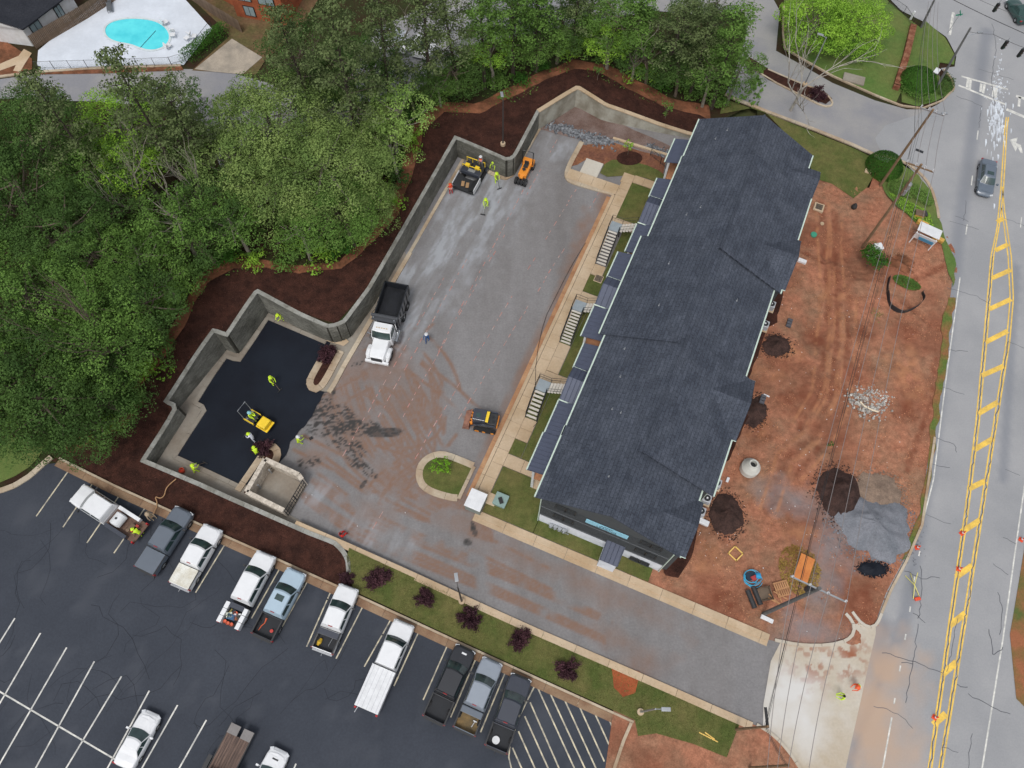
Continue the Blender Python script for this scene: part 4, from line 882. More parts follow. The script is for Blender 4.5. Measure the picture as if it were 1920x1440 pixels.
# exterior stairs
def stair(vb, vt, n, zl=2.0, label=''):
    st = thing('exterior_stair', label, 'stairs', BW(-4.5, vb, 0), group='exterior stairs on the sidewalk side')
    cv = BW(-4.5, vb, 0)
    def L(mb): mb.v = [tuple(Vector(p)-cv) for p in mb.v]; return mb
    for k in range(n):
        mb = MB(); wallbox(mb, -4.5, vb+(vt-vb)*(k+.5)/n, .12+zl*(k+.6)/n, 1.06, (vt-vb)/n*.72, .05); L(mb).build('tread', M_treadc, st)
    mb = MB()
    for u in (-5.08,-3.92): mb.add([BW(u-.025,vb-.1,.05),BW(u+.025,vb-.1,.05),BW(u+.025,vt,zl-.05),BW(u-.025,vt,zl-.05),BW(u-.025,vb-.1,.32),BW(u+.025,vb-.1,.32),BW(u+.025,vt,zl+.22),BW(u-.025,vt,zl+.22)], [(3,2,1,0),(4,5,6,7),(0,1,5,4),(1,2,6,5),(2,3,7,6),(3,0,4,7)])
    L(mb).build('stringer', M_dark, st, fix=True)
    mb = MB(); wallbox(mb, -4.5, vt+.62, zl+.05, 1.2, 1.2, .12); L(mb).build('landing', flat('grey landing plate', S(150,160,166), .6), st)
    for k in range(5):
        mb = MB(); wallbox(mb, -3.9+(k+.5)*.3+.02, vt+.62, zl+.12+(k+.6)*.2, .24, 1.1, .05); L(mb).build('tread', M_treadc, st)
    mb = MB()
    def rail(a, b, za, zb):
        p, q = BW(*a), BW(*b)
        for h in (1.0, .55): mb.tube([p+Vector((0,0,za+h)), q+Vector((0,0,zb+h))], .024, 4)
        n_ = max(1, int((q-p).length/.9))
        for k in range(n_+1): t = p.lerp(q, k/n_); z_ = za+(zb-za)*k/n_; mb.tube([t+Vector((0,0,z_)), t+Vector((0,0,z_+1.0))], .022, 4)
    rail((-5.08,vb),(-5.08,vt),.2,zl+.1); rail((-3.92,vb),(-3.92,vt),.2,zl+.1); rail((-5.1,vt),(-5.1,vt+1.2),zl+.1,zl+.1); rail((-5.1,vt+1.22),(-3.9,vt+1.22),zl+.1,zl+.1)
    rail((-3.9,vt+1.22),(-2.4,vt+1.22),zl+.1,3.1); rail((-3.9,vt+.03),(-2.4,vt+.03),zl+.1,3.1)
    L(mb).build('handrail', M_dark, st)
    mb = MB()
    for (u, v) in ((-5.0,vt+.1),(-5.0,vt+1.1),(-4.0,vt+1.1)): mb.tube([BW(u,v,0), BW(u,v,zl)], .05, 6)
    L(mb).build('stair_post', M_dark, st)
    return st
M_treadc = flat('concrete tread', S(206,200,190), .8)
stair(8.95,11.2,7,2.0,'shortest dark metal exterior stair with pale treads, nearest the grass island')
stair(17.95,20.9,11,2.0,'middle dark metal exterior stair with pale treads')
stair(28.35,31.6,11,2.0,'northernmost dark metal exterior stair with pale treads, furthest from the driveway')
# mulch strip and condensers along the east wall
sheet('mulch_bed', ragged([BW(12.2,-.2),BW(13.4,0),BW(13.9,3),BW(13.3,6.5),BW(13.3,11),BW(14.4,12.5),BW(14.8,17.5),BW(13.6,19),BW(13.9,28),BW(14.6,29),BW(14.3,34),BW(12,34),BW(12,0)], .25, .5), M_mulch, None, 0.30)
def condenser(u, v, label):
    c = thing('air_conditioner', label, 'air conditioner', BW(u,v,0.3), BA, 'condensers along the east wall')
    mb = MB(); mb.box((0,0,.05),(1.0,1.0,.1)); mb.build('pad', M_conc, c)
    mb = MB(); mb.box((0,0,.48),(.78,.78,.76)); mb.build('casing', flat('grey casing', S(178,180,184), .5), c, bevel=.05)
    mb = MB(); mb.lathe([(.30,.865),(.30,.885),(.10,.89),(.10,.865)], n=20); mb.build('fan_guard', M_dark, c)
    mb = MB(); mb.cyl((0,0,.90),.09,.04,12); mb.build('fan_hub', M_tank, c)
for (px, l) in (((1447,570),'northern grey condenser in mulch beside the first recess of the east wall'),((1435,607),'grey condenser in mulch just south of the northern one'),((1326,934),'grey condenser tucked behind the south-east roof notch'),((1315,958),'southernmost grey condenser by the east wall, beside the white foam block'),((1345,905),'grey condenser half hidden under the eave near the dark soil pile')):
    p = P(px[0], px[1], 1.1); u, v = toB(p); condenser(u, v, l)
# utility meters on the south wall
mt = thing('utility_meter', 'bank of grey utility meters and pipes on the white base of the south wall', 'meter', BW(2.0,-.3,0), BA)
mb = MB()
for k in range(4): mb.box((-.75+k*.42,.1,.75+.1*(k%2)),(.34,.26,.55)); mb.cyl((-.75+k*.42,-.08,.85),.11,.12,10,axis='Y')
mb.build('meter_box', M_galv, mt)
mb = MB(); mb.tube([(-.9,.1,.3),(1.0,.1,.3)],.04,6); mb.tube([(.8,.1,.3),(.8,.1,1.6)],.04,6); mb.build('pipe', M_galv, mt)
# ------------------------------------------------------------------ vehicles
M_tyre = flat('tyre rubber', (0.02,0.02,0.021), 0.85); M_rim = flat('alloy rim', (0.5,0.51,0.52), 0.35, 0.7)
M_cglass = mat('tinted car glass', S(60,82,80), 0.06, S(36,48,50), 0.5, coords='object', spec=0.8, fine=0.02)
M_red_l = flat('red lamp lens', S(170,28,30), 0.3); M_lamp = flat('clear lamp lens', (0.6,0.62,0.64), 0.2); M_chrome = flat('chrome', (0.55,0.56,0.57), 0.2, 0.9)
M_plastic = flat('black plastic', (0.03,0.031,0.033), 0.6); M_liner = flat('black bed liner', S(46,48,52), 0.8)
def paint(n, c, r_=0.28): return mat('paint '+n, c, r_, amt=0.06, coords='object', fine=0.02, scale=1.5, coat=0.4)
PW = paint('white', (0.78,0.79,0.80)); PK = paint('black', S(38,40,45)); PG = paint('dark grey', S(98,106,116)); PS = paint('silver', S(142,150,160)); PB = paint('pale blue silver', S(170,190,204)); PD = paint('charcoal', S(58,62,72)); PBR = paint('steel blue grey', S(98,108,120))
WHEEL = {}
def wheel_meshes(r_, wd):
    k = (round(r_,3), round(wd,3))
    if k not in WHEEL:
        t = MB(); n = 20; prof = [(r_*.62,-wd/2),(r_*.93,-wd/2),(r_,-wd*.32),(r_,wd*.32),(r_*.93,wd/2),(r_*.62,wd/2),(r_*.58,0)]
        for i in range(n):
            a = 2*PI*i/n
            for q, x in prof: t.v.append((x, q*math.cos(a), q*math.sin(a)))
        m = len(prof)
        for i in range(n):
            for j in range(m): t.f.append((i*m+j, i*m+(j+1)%m, ((i+1)%n)*m+(j+1)%m, ((i+1)%n)*m+j)); t.m.append(0)
        rr = MB(); rr.cyl((0,0,0), r_*.61, wd*.55, 16, axis='X'); rr.cyl((0,0,0), r_*.16, wd*1.02, 8, axis='X')
        for k_ in range(5): a = 2*PI*k_/5; rr.box((0,.37*r_*math.cos(a),.37*r_*math.sin(a)),(wd*.9,r_*.5,r_*.13),rx=a)
        WHEEL[k] = (t.mesh('tyre', M_tyre, True), rr.mesh('rim', M_rim))
    return WHEEL[k]
def wheels(root, pos, r_=.38, wd=.27):
    tm, rm = wheel_meshes(r_, wd)
    for x, y in pos:
        w_ = link('wheel', tm, root, loc=(x,y,r_)); link('rim', rm, w_)
def sect(y, hw, z0, z1, crown=.03, tumble=.06):
    """cross-section ring of a car body"""
    return [(-hw*.9,y,z0),(-hw,y,z0+.12),(-hw,y,z0+(z1-z0)*.62),(-hw+tumble,y,z1-.05),(-hw*.82,y,z1),(0,y,z1+crown),(hw*.82,y,z1),(hw-tumble,y,z1-.05),(hw,y,z0+(z1-z0)*.62),(hw,y,z0+.12),(hw*.9,y,z0)]
def facegrid(mb, P00, P10, P01, P11, inset, off, m=0, bow=0.0, n=1):
    """quad panel set slightly proud of a face given by four corners, optionally bowed forward"""
    P00, P10, P01, P11 = map(Vector, (P00,P10,P01,P11)); nr = (P10-P00).cross(P01-P00).normalized(); vs = []
    f = lambda s, t: P00.lerp(P10, s).lerp(P01.lerp(P11, s), t)
    for t in (inset, 1-inset):
        for i in range(n+1):
            s_ = inset*.7+(1-1.4*inset)*i/n; vs.append(f(s_, t)+nr*off+Vector((0,bow*(1-(2*s_-1)**2),0)))
    mb.add(vs, [(i, i+1, n+1+i+1, n+1+i) for i in range(n)], m)
def cab(root, pm, yb0, yt0, yt1, yb1, hb, ht, zb, zt, sides=2, sun=False, bow=.14, rear=True, roofm=None, rack=False):
    """greenhouse: yb0 windshield base (front), yt0 roof front, yt1 roof rear, yb1 rear base"""
    n = 6; F = lambda s: bow*(1-(2*s-1)**2)
    bot = []; top = []
    for i in range(n+1): s_ = i/n; bot.append((-hb+2*hb*s_, yb0+F(s_), zb)); top.append((-ht+2*ht*s_, yt0+F(s_)*.7, zt-.02*(2*s_-1)**2))
    bot += [(hb,yb1,zb),(-hb,yb1,zb)]; top += [(ht,yt1,zt-.03),(-ht,yt1,zt-.03)]
    mid = [tuple(Vector(b).lerp(Vector(t), .93)*1.0) for b, t in zip(bot, top)]
    ins = [(x*.93, y-(.05 if i <= n else -.05), zt+.02) for i,(x,y,z) in enumerate(top)]
    mb = MB(); mb.loft([bot, mid, ins]); mb.build('cabin', roofm or pm, root, bevel=0, fix=True)
    mb = MB()
    for i in range(n):
        a0, a1 = Vector(bot[i]), Vector(bot[i+1]); b0, b1 = Vector(top[i]), Vector(top[i+1]); e0 = .06 if i == 0 else 0; e1 = .06 if i == n-1 else 0
        nr = Vector((0,.6,.8))*.012; g = lambda s_, t: a0.lerp(a1, s_).lerp(b0.lerp(b1, s_), t)+nr
        mb.quad(g(e0*3,.06), g(1-e1*3,.06), g(1-e1*3,.9), g(e0*3,.9))
    mb.build('windshield', M_cglass, root)
    mb = MB()
    for k in (0,1): mb.tube([(-.35+.6*k,yb0+.12,zb+.03),(-.05+.6*k,yb0+.05,zb+.07)],.012,3)
    mb.build('wiper', M_plastic, root) if False else None
    if rear:
        mb = MB(); facegrid(mb, bot[-2], bot[-1], top[-2], top[-1], .12, .012); mb.build('rear_window', M_cglass, root)
    for sgn in (-1, 1):
        yf, yr = yb0, yb1; segs_ = sides
        for k in range(segs_):
            def pt(s_, t):
                yb = yf+(yr-yf)*s_; yt = yt0+(yt1-yt0)*s_; x = hb+(ht-hb)*t
                return Vector((sgn*(x+.010), yb+(yt-yb)*t, zb+(zt-zb)*t))
            s0 = (.05+.92*k/segs_); s1 = (.05+.92*(k+1)/segs_)-.05
            mb = MB(); q_ = [pt(s0,.12), pt(s1,.12), pt(s1,.84), pt(s0,.84)]; mb.add(q_ if sgn < 0 else q_[::-1], [(0,1,2,3)]); mb.build('side_window', M_cglass, root)
    if sun:
        mb = MB(); mb.box((0,(yt0*.72+yt1*.28),zt+.028),(.72,.5,.02)); mb.build('sunroof', M_cglass, root)
    return zt
def mirrors(root, y, hw, z, m=None):
    for s_ in (-1, 1):
        mb = MB(); mb.box((s_*(hw+.18),y,z),(.22,.14,.2)); mb.tube([(s_*(hw-.05),y,z-.05),(s_*(hw+.12),y,z-.02)],.025,4); mb.build('mirror', m or M_plastic, root)
def lights(root, yf, yr, hw, zf=.8, zr=.95):
    for s_ in (-1,1):
        mb = MB(); mb.box((s_*(hw-.24),yf-.04,zf),(.34,.16,.2),rz=-s_*.25); mb.build('headlight', M_lamp, root)
        mb = MB(); mb.box((s_*(hw-.06),yr+.04,zr),(.16,.14,.42)); mb.build('taillight', M_red_l, root)
def front_body(root, pm, y0, y1, hw, zh, zc, z0=.32, low=False):
    """hood and cab lower body from nose y1 back to y0"""
    L_ = y1-y0
    R_ = [sect(y1, hw*.78, z0+.12, zh-.22, .0), sect(y1-.10, hw*.90, z0+.05, zh-.07, .01), sect(y1-.35, hw*.97, z0, zh, .03), sect(y1-.9, hw, z0, zh+.04, .04), sect(y1-1.45, hw, z0, zc-.02, .03), sect(y1-2.2, hw, z0, zc, .0), sect(y0, hw, z0, zc, .0)]
    mb = MB(); mb.loft(R_[::-1]); b = mb.build('body', pm, root, smooth=False, bevel=.04, fix=True)
    mb = MB(); yh0, yh1 = y1-1.38, y1-.26
    mb.add([(-hw*.76,yh0,zc+.008),(hw*.76,yh0,zc+.008),(hw*.72,yh1-.1,zh+.012),(hw*.5,yh1+.08,zh-.0),(-hw*.5,yh1+.08,zh-.0),(-hw*.72,yh1-.1,zh+.012),(0,yh0+.0,zc+.03),(0,yh1+.08,zh+.025)], [(0,6,7,4,5),(6,1,2,3,7)])
    mb.build('hood', pm, root)
    mb = MB(); mb.box((0,y1-.0,z0+.17),(hw*1.72,.16,.2)); mb.build('bumper', M_chrome if pm in (PW, PB, PS) else M_plastic, root, bevel=.03)
    mb = MB(); mb.box((0,y1+.0,z0+.42),(hw*1.05,.06,.26)); mb.build('grille', M_plastic, root)
    return b
def bedbox(root, pm, y0, y1, hw, z0=.5, z1=1.18, th=.1, floor=M_liner, liner=None, gate=True):
    mb = MB()
    for s_ in (-1,1): mb.box((s_*(hw-th/2),(y0+y1)/2,(z0+z1)/2),(th,y1-y0,z1-z0))
    mb.box((0,y1-.04,(z0+z1)/2),(2*hw-2*th-.004,.07,z1-z0-.003))
    mb.build('bed', pm, root, bevel=.02); 
    mb = MB(); mb.box((0,(y0+y1)/2,z0+.12),(2*hw-2*th-.01,y1-y0-.02,.06)); f = mb.build('bed_floor', floor, root)
    mb = MB(); n = 9
    for k in range(n): mb.box((-hw+th+.12+k*(2*hw-2*th-.24)/(n-1),(y0+y1)/2,z0+.158),(.05,y1-y0-.1,.015))
    mb.build('rib', floor, f)
    if gate: mb = MB(); mb.box((0,y0+.035,(z0+z1)/2),(2*hw-.02,.07,z1-z0-.01)); mb.build('tailgate', pm, root)
    mb = MB(); mb.box((0,y0-.1,.55),(2*hw*.9,.16,.18)); mb.tube([(0,y0-.12,.5),(0,y0-.4,.5)],.035,5); mb.build('rear_bumper', M_chrome if pm in (PW, PB) else M_plastic, root)
    for s_ in (-1,1): mb = MB(); mb.box((s_*(hw-.05),(y0+y1)/2,z1+.015),(.11,y1-y0,.03)); mb.build('bed_rail', liner or M_plastic, root)
def place(fr_px, re_px, zc=1.0, terrain=True):
    def pos(px):
        z = zc
        for _ in range(12):
            p = P(*px, z); z = (float(Zu(p.x,p.y)) if terrain else 0.0)+zc
        return P(*px, z)
    a, b = pos(fr_px), pos(re_px); c = (a+b)/2; d = a-b; L = math.hypot(d.x, d.y); h = math.atan2(d.y, d.x)-PI/2
    z = float(Zu(c.x,c.y)) if terrain else 0.0
    if terrain: gx = (float(Zu(c.x+1,c.y))-float(Zu(c.x-1,c.y)))/2; gy = (float(Zu(c.x,c.y+1))-float(Zu(c.x,c.y-1)))/2
    else: gx = gy = 0
    return c, h, L, z, gx, gy
def vehicle(name, label, cat, fr_px, re_px, zc=1.0, terrain=True, group=None, zoff=0.015):
    c, h, L, z, gx, gy = place(fr_px, re_px, zc, terrain)
    t = thing(name, label, cat, (c.x,c.y,z+zoff), h, group)
    q = Vector((-gx,-gy,1)).normalized(); Rq = Vector((0,0,1)).rotation_difference(q).to_matrix() @ Matrix.Rotation(h,3,'Z')
    t.rotation_euler = Rq.to_euler(); return t, L
def pickup(label, fp, rp, pm, bedfloor=M_liner, liner=None, sun=False, sides=2, hw=.98, cover=None, bedm=None, toolbox=None, zc=1.05, group='pickups parked along the kerb', bed=True):
    t, L = vehicle('pickup_truck', label, 'pickup truck', fp, rp, zc, group=group)
    h = L/2; bl_ = L*.31; yb = -h+.12; yc = -h+bl_+.15
    front_body(t, pm, yc, h, hw, 1.08, 1.16)
    zt = cab(t, pm, h-1.42, h-2.12, yc+.22, yc+.02, hw-.06, hw-.2, 1.14, 1.84, sides=sides, sun=sun)
    mirrors(t, h-1.6, hw, 1.22); lights(t, h-.05, yb, hw)
    wheels(t, [(s_*(hw-.12), y) for s_ in (-1,1) for y in (h-.95, -h+1.15)], .39, .27)
    mb = MB(); mb.box((0,0,.42),(hw*1.5,L*.86,.22)); mb.build('chassis', M_plastic, t)
    if bed: bedbox(t, bedm or pm, yb, yc-.05, hw, .52, 1.2, floor=bedfloor, liner=liner)
    if cover:
        mb = MB(); mb.box((0,(yb+yc)/2,1.26),(2*hw-.12,yc-yb-.1,.07)); mb.build('bed_cover', cover, t, bevel=.02)
    if toolbox:
        mb = MB(); mb.box((0,yc-.36,1.2),(2*hw-.14,.5,.3)); mb.build('tool_box', toolbox, t, bevel=.03)
    mb = MB(); mb.box((0,yc+.19,1.82),(.36,.05,.05)); mb.build('brake_lamp', M_red_l, t)
    return t, L, yb, yc
# 1 white tank service truck, set askew
t, L = vehicle('service_truck', 'white service truck with a white tank on its bed, parked across the stalls', 'service truck', (141,922), (262,1000), 1.0)
h = L/2; yc = h-4.0
front_body(t, PW, yc, h, 1.0, 1.1, 1.2); cab(t, PW, h-1.35, h-1.95, yc+.1, yc+.02, .94, .8, 1.18, 1.95); mirrors(t, h-1.5, 1.0, 1.3); lights(t, h-.05, -h, 1.0)
wheels(t, [(s_*.86, y) for s_ in (-1,1) for y in (h-.95, -h+1.3)], .42, .3)
mb = MB(); mb.box((0,yc/2-h/2,.72),(1.9,yc+h,.12)); mb.build('flat_bed', flat('rusty bed', S(108,84,72), .8), t)
for s_ in (-1,1): mb = MB(); mb.box((s_*.88,(yc-h)/2+.25,1.05),(.32,yc+h-.9,.5)); mb.build('side_box', PW if s_ > 0 else PD, t, bevel=.02)
mb = MB(); ty = yc-.95; mb.tube([(-.58,ty,1.28),(-.5,ty,1.28),(.5,ty,1.28),(.58,ty,1.28)],[.30,.52,.52,.30],18); mb.build('tank', M_tank, t, smooth=False); mb = MB(); mb.cyl((0,ty,1.82),.1,.06,10); mb.build('tank_lid', M_plastic, t)
mb = MB(); mb.box((.1,-h+.9,1.0),(.5,.5,.45)); mb.cyl((-.3,-h+1.0,1.0),.16,.5,10); mb.tube([(-.5,-h+.3,.9),(-.2,-h+.5,1.2),(.2,-h+.45,1.1),(.5,-h+.3,.9)],.035,5); mb.tube([(-.4,-h+1.4,1.1),(0,-h+1.2,1.35),(.4,-h+1.5,1.1)],.03,5)
mb.build('pump', M_wood, t); 
mb = MB(); mb.cyl((-.15,-h+.65,1.15),.14,.3,10); mb.box((.38,-h+.55,1.1),(.2,.25,.3)); mb.build('hose_reel', flat('red reel', S(168,60,50), .6), t)
# 2..10 pickups
t, L, yb, yc = pickup('dark grey pickup with a lighter grey tonneau cover over the bed, beside the tank truck', (344,954), (268,1072), PG, cover=PG)
mb = MB(); mb.box((0,yc+.05,1.9),(1.6,.05,.03)); mb.build('roof_rail', M_plastic, t)
pickup('white pickup with a dirty white bed cover, between the grey pickup and an empty stall', (398,987), (333,1101), PW, cover=mat('grubby white cover', S(222,222,214), .5, S(196,190,172), .9, coords='object'))
# 4 white utility-body truck with clutter
t, L, yb, yc = pickup('white utility body truck with its open bed full of orange buckets, rags and tools', (498,1037), (425,1176), PW, bed=False)
for s_ in (-1,1):
    for k in range(3): mb = MB(); ln = (yc-yb-.3)/3; mb.box((s_*.84,yb+ln*(k+.5),1.02),(.36,ln-.03,.72)); mb.build('side_box', PW, t, bevel=.02)
mb = MB(); mb.box((0,(yb+yc)/2,.72),(1.3,yc-yb-.1,.08)); mb.build('bed_floor', M_liner, t)
mb = MB(); mb.box((0,yc-.45,1.05),(1.28,.42,.5)); mb.build('tool_box', PD, t)
jk = [('bucket',M_o:=flat('orange plastic', S(214,104,70), .5)),]
for (x, y, r_) in ((-.42,yb+.25,.15),(-.12,yb+.2,.15),(.2,yb+.22,.15),(.1,yc-.95,.17)):
    mb = MB(); mb.lathe([(r_*.8,.76),(r_,1.14),(r_*.93,1.14),(r_*.9,1.05),(0,1.05)], (x,y,0), 12); tb = mb.build('bucket', M_o, t)
for (x, y, dx, dy, c, a) in ((-.1,yb+.75,.7,.45,(60,96,130),.1),(-.35,yc-1.25,.5,.42,(206,212,196),.5),(-.32,yc-1.28,.3,.25,(96,130,60),.5),(.3,yc-1.3,.35,.3,(150,90,60),.3),(.25,yb+1.1,.6,.12,(224,226,224),.4),(-.1,yc-.85,.3,.3,(40,44,50),.2),(.38,yb+.95,.2,.5,(70,74,70),.6),(-.42,yb+1.0,.12,.7,(130,120,60),-.2)):
    mb = MB(); mb.box((x,y,1.0),(dx,dy,.2),a); mb.build('tool_bag', flat('bag %d %d'%c[:2], S(*c), .8), t)
mb = MB()
for y in (yc+.1,yb+.1): mb.tube([(-.9,y,1.4),(-.9,y,1.9),(.9,y,1.9),(.9,y,1.4)],.025,4)
# 5 pale blue silver
t, L, yb, yc = pickup('pale blue-silver pickup with a sunroof and an orange strap in its black bed', (555,1069), (488,1197), PB, sun=True, bedm=PK)
mb = MB(); mb.tube([(-.6,yb+.4,.74),(-.55,yb+.8,.74),(-.4,yb+1.1,.75),(-.45,yb+1.5,.75)],[.03,.05,.04,.09],5); mb.build('strap', M_o, t)
mb = MB(); mb.lathe([(.14,.7),(.15,.85),(.0,.86)],(.45,yb+.75,0),10); mb.build('bucket', flat('red plastic', S(196,60,52), .5), t)
for s_ in (-.4,.4): mb = MB(); mb.box((s_,h-.0,.0),(.01,.01,.01))
# 6 white, toolbox, yellow
t, L, yb, yc = pickup('white pickup with a dark tool box and a yellow tarp in its open bed', (653,1099), (601,1222), PW, toolbox=PD)
mb = MB(); mb.tube([(-.55,yb+.3,.8),(-.5,yb+.55,.9),(-.45,yb+.85,.8)],[.1,.2,.12],8); mb.build('tarp', flat('yellow tarp', S(206,168,50), .6), t)
mb = MB(); mb.tube([(.3,yb+.5,.75),(.4,yb+1.2,.8)],.03,4); mb.box((-.2,yb+1.3,.78),(.25,.1,.06),.4); mb.build('tool', M_galv, t)
# 7 long white covered bed
t, L = vehicle('pickup_truck', 'long white truck with a high white covered dump bed and green permits in its windshield', 'pickup truck', (757,1166), (684,1334), 1.15, group='pickups parked along the kerb')
h = L/2; yc = h-3.85
front_body(t, PW, yc, h, 1.0, 1.12, 1.2); cab(t, PW, h-1.4, h-2.0, yc+.12, yc+.03, .94, .82, 1.18, 1.98); mirrors(t, h-1.6, 1.02, 1.3); lights(t, h-.05, -h, 1.0)
wheels(t, [(s_*.87, y) for s_ in (-1,1) for y in (h-.95, -h+1.35)], .42, .3)
mb = MB(); mb.box((0,(yc-h)/2+.05,1.0),(2.1,yc+h-.2,.8)); mb.build('dump_bed', flat('grubby box', S(168,168,172), .6), t, bevel=.02)
mb = MB(); mb.box((0,(yc-h)/2+.05,1.44),(2.04,yc+h-.24,.06)); tp = mb.build('bed_cover', M_tank, t, bevel=.02)
mb = MB(); [mb.box((-.8+k*.4,(yc-h)/2+.05,1.475),(.03,yc+h-.3,.012)) for k in range(5)]; mb.build('rib', flat('seam grey', S(190,192,196), .6), tp)
mb = MB(); mb.tube([(-.75,-h+.2,1.0),(-.85,-h-.35,.9)],.04,5); mb.build('hitch', M_galv, t)
for x, c in ((-.35,(150,206,150)),(.05,(190,226,220))): mb = MB(); mb.add([(x-.13,h-1.55+.1,1.38),(x+.13,h-1.55+.1,1.38),(x+.13,h-1.7+.1,1.56),(x-.13,h-1.7+.1,1.56)],[(0,1,2,3)]); mb.build('permit_card', flat('permit %d'%c[0], S(*c), .6), t)
# 8 9 10
t, L, yb, yc = pickup('black pickup with an empty black bed and a white decal on the hood', (873,1214), (811,1353), PK)
mb = MB(); mb.box((.08,L/2-.5,1.135),(.42,.14,.012)); mb.build('hood_decal', M_tank, t)
t, L, yb, yc = pickup('silver-grey pickup with a muddy tan bed between two black pickups', (924,1238), (869,1374), PS, bedfloor=mat('muddy bed', S(136,112,74), .9, S(96,84,62), 1.5, coords='object', fine=.3), bedm=PG, toolbox=PG)
mb = MB(); mb.tube([(.4,yb+.5,.78),(.5,yb+1.0,.78)],.03,4); mb.box((.5,yb+1.0,.78),(.3,.08,.04)); mb.build('tool', M_tank, t)
t, L, yb, yc = pickup('charcoal pickup with a five spoke white wheel lying in its bed', (978,1268), (929,1408), PD)
mb = MB(); mb.lathe([(.26,.75),(.31,.75),(.31,.82),(.26,.82)],(-.25,yb+.62,0),20)
for k in range(5): a = k*2*PI/5; mb.box((-.25+.14*math.cos(a),yb+.62+.14*math.sin(a),.78),(.26,.07,.04),a)
mb.build('spare_wheel', M_tank, t)
# white sedans
def sedan(label, fp, rp, pm, terrain=True, hw=.9, group=None, sun=False, scoop=False, zc=.8):
    t, L = vehicle('parked_car' if terrain else 'car', label, 'car', fp, rp, zc, terrain, group)
    h = L/2
    R_ = [sect(-h, hw*.78, .42, .82,.0), sect(-h+.1, hw*.92, .34, .93,.02), sect(-h+.5, hw*.98, .26, .98,.03), sect(-h+1.4, hw, .24, .96,.0), sect(0, hw, .24, .93,.0), sect(h-1.5, hw, .24, .9,.0), sect(h-.6, hw*.97, .26, .82,.05), sect(h-.2, hw*.88, .3, .7,.04), sect(h, hw*.62, .36, .56,.0)]
    mb = MB(); mb.loft(R_); mb.build('body', pm, t, smooth=False, bevel=.04, fix=True)
    cab(t, pm, h-1.45, h-2.15, -h+1.45, -h+.85, hw-.08, hw-.28, .9, 1.42, sides=2, sun=sun, bow=.16)
    mb = MB(); mb.add([(-hw*.72,h-1.38,.915),(hw*.72,h-1.38,.915),(hw*.66,h-.42,.80),(0,h-.32,.84),(-hw*.66,h-.42,.80)],[(0,1,2,3,4)]); mb.build('hood', pm, t)
    mirrors(t, h-1.6, hw-.02, .98, pm); 
    for s_ in (-1,1):
        mb = MB(); mb.box((s_*(hw-.22),h-.16,.64),(.3,.2,.12),rz=-s_*.5); mb.build('headlight', M_lamp, t)
        mb = MB(); mb.box((s_*(hw-.2),-h+.06,.8),(.34,.1,.14)); mb.build('taillight', M_red_l, t)
    if scoop: mb = MB(); mb.box((0,h-.75,.87),(.5,.12,.03)); mb.build('hood_scoop', M_plastic, t)
    wheels(t, [(s_*(hw-.1), y) for s_ in (-1,1) for y in (h-.85,-h+.9)], .33, .22)
    return t
sedan('white four door sedan alone between two stripes in the lower left stalls', (284,1335), (228,1438), PW)
sedan('white car with a hood scoop cut by the bottom edge, right of the flatbed trailer', (525,1405), (472,1510), PW, scoop=True)
sedan('steel grey car driving down the lane beside the yellow line', (1848,364), (1855,300), PBR, terrain=False, sun=True)
sedan('dark green car entering the junction at the top right corner', (1898,-4), (1925,40), paint('dark green', S(40,70,66)), terrain=False)
# flatbed trailer with a machine
t, L = vehicle('equipment_trailer', 'brown plank deck equipment trailer with an orange machine, cut by the bottom edge', 'trailer', (455,1364), (385,1500), .75, group=None)
h = L/2; mb = MB()
for k in range(9): mb = MB(); mb.box((-.88+k*.22,-.35,.72),(.2,L-.75,.06)); mb.build('plank', mat('old deck plank', S(112,92,82), .9, S(84,70,64), 1.2, coords='object', stretch=(0,6,.6), objrand=.1), t)
mb = MB()
for x in (-1.03,1.03): mb.box((x,0,.68),(.07,L,.16))
mb.build('frame_rail', M_plastic, t)
for x in (-.58,.58): mb = MB(); mb.box((x,h-.38,.76),(.86,.75,.05)); mb.build('ramp', flat('worn ramp steel', S(128,124,122), .7), t)
for s_ in (-1,1): mb = MB(); mb.box((s_*1.28,-h*.35,.85),(.34,2.2,.06)); mb.build('fender', M_plastic, t)
wheels(t, [(s_*1.25, y) for s_ in (-1,1) for y in (-h*.35-.5,-h*.35+.5)], .36, .24)
mc = thing('compact_machine', 'greasy orange and grey machine strapped on the trailer deck', 'machine', t.matrix_basis @ Vector((-.05,-h+1.1,.78)), t.rotation_euler.z)
mb = MB(); mb.box((0,0,.45),(1.3,1.5,.6)); mb.build('engine', flat('greasy metal', S(120,124,124), .5, .3), mc, bevel=.05)
mb = MB(); mb.box((0,.85,.35),(1.6,.12,.5)); mb.box((.55,.3,.8),(.3,.9,.25)); mb.build('frame', flat('machine orange', S(206,140,62), .6), mc, bevel=.02)
mb = MB(); [mb.cyl((x,y,.82),.12,.2,10) for x,y in ((-.3,.2),(-.1,-.3),(-.45,-.2))]; mb.tube([(-.5,.5,.8),(0,.3,1.0),(.3,-.2,.85)],.05,5); mb.build('pump', M_galv, mc)
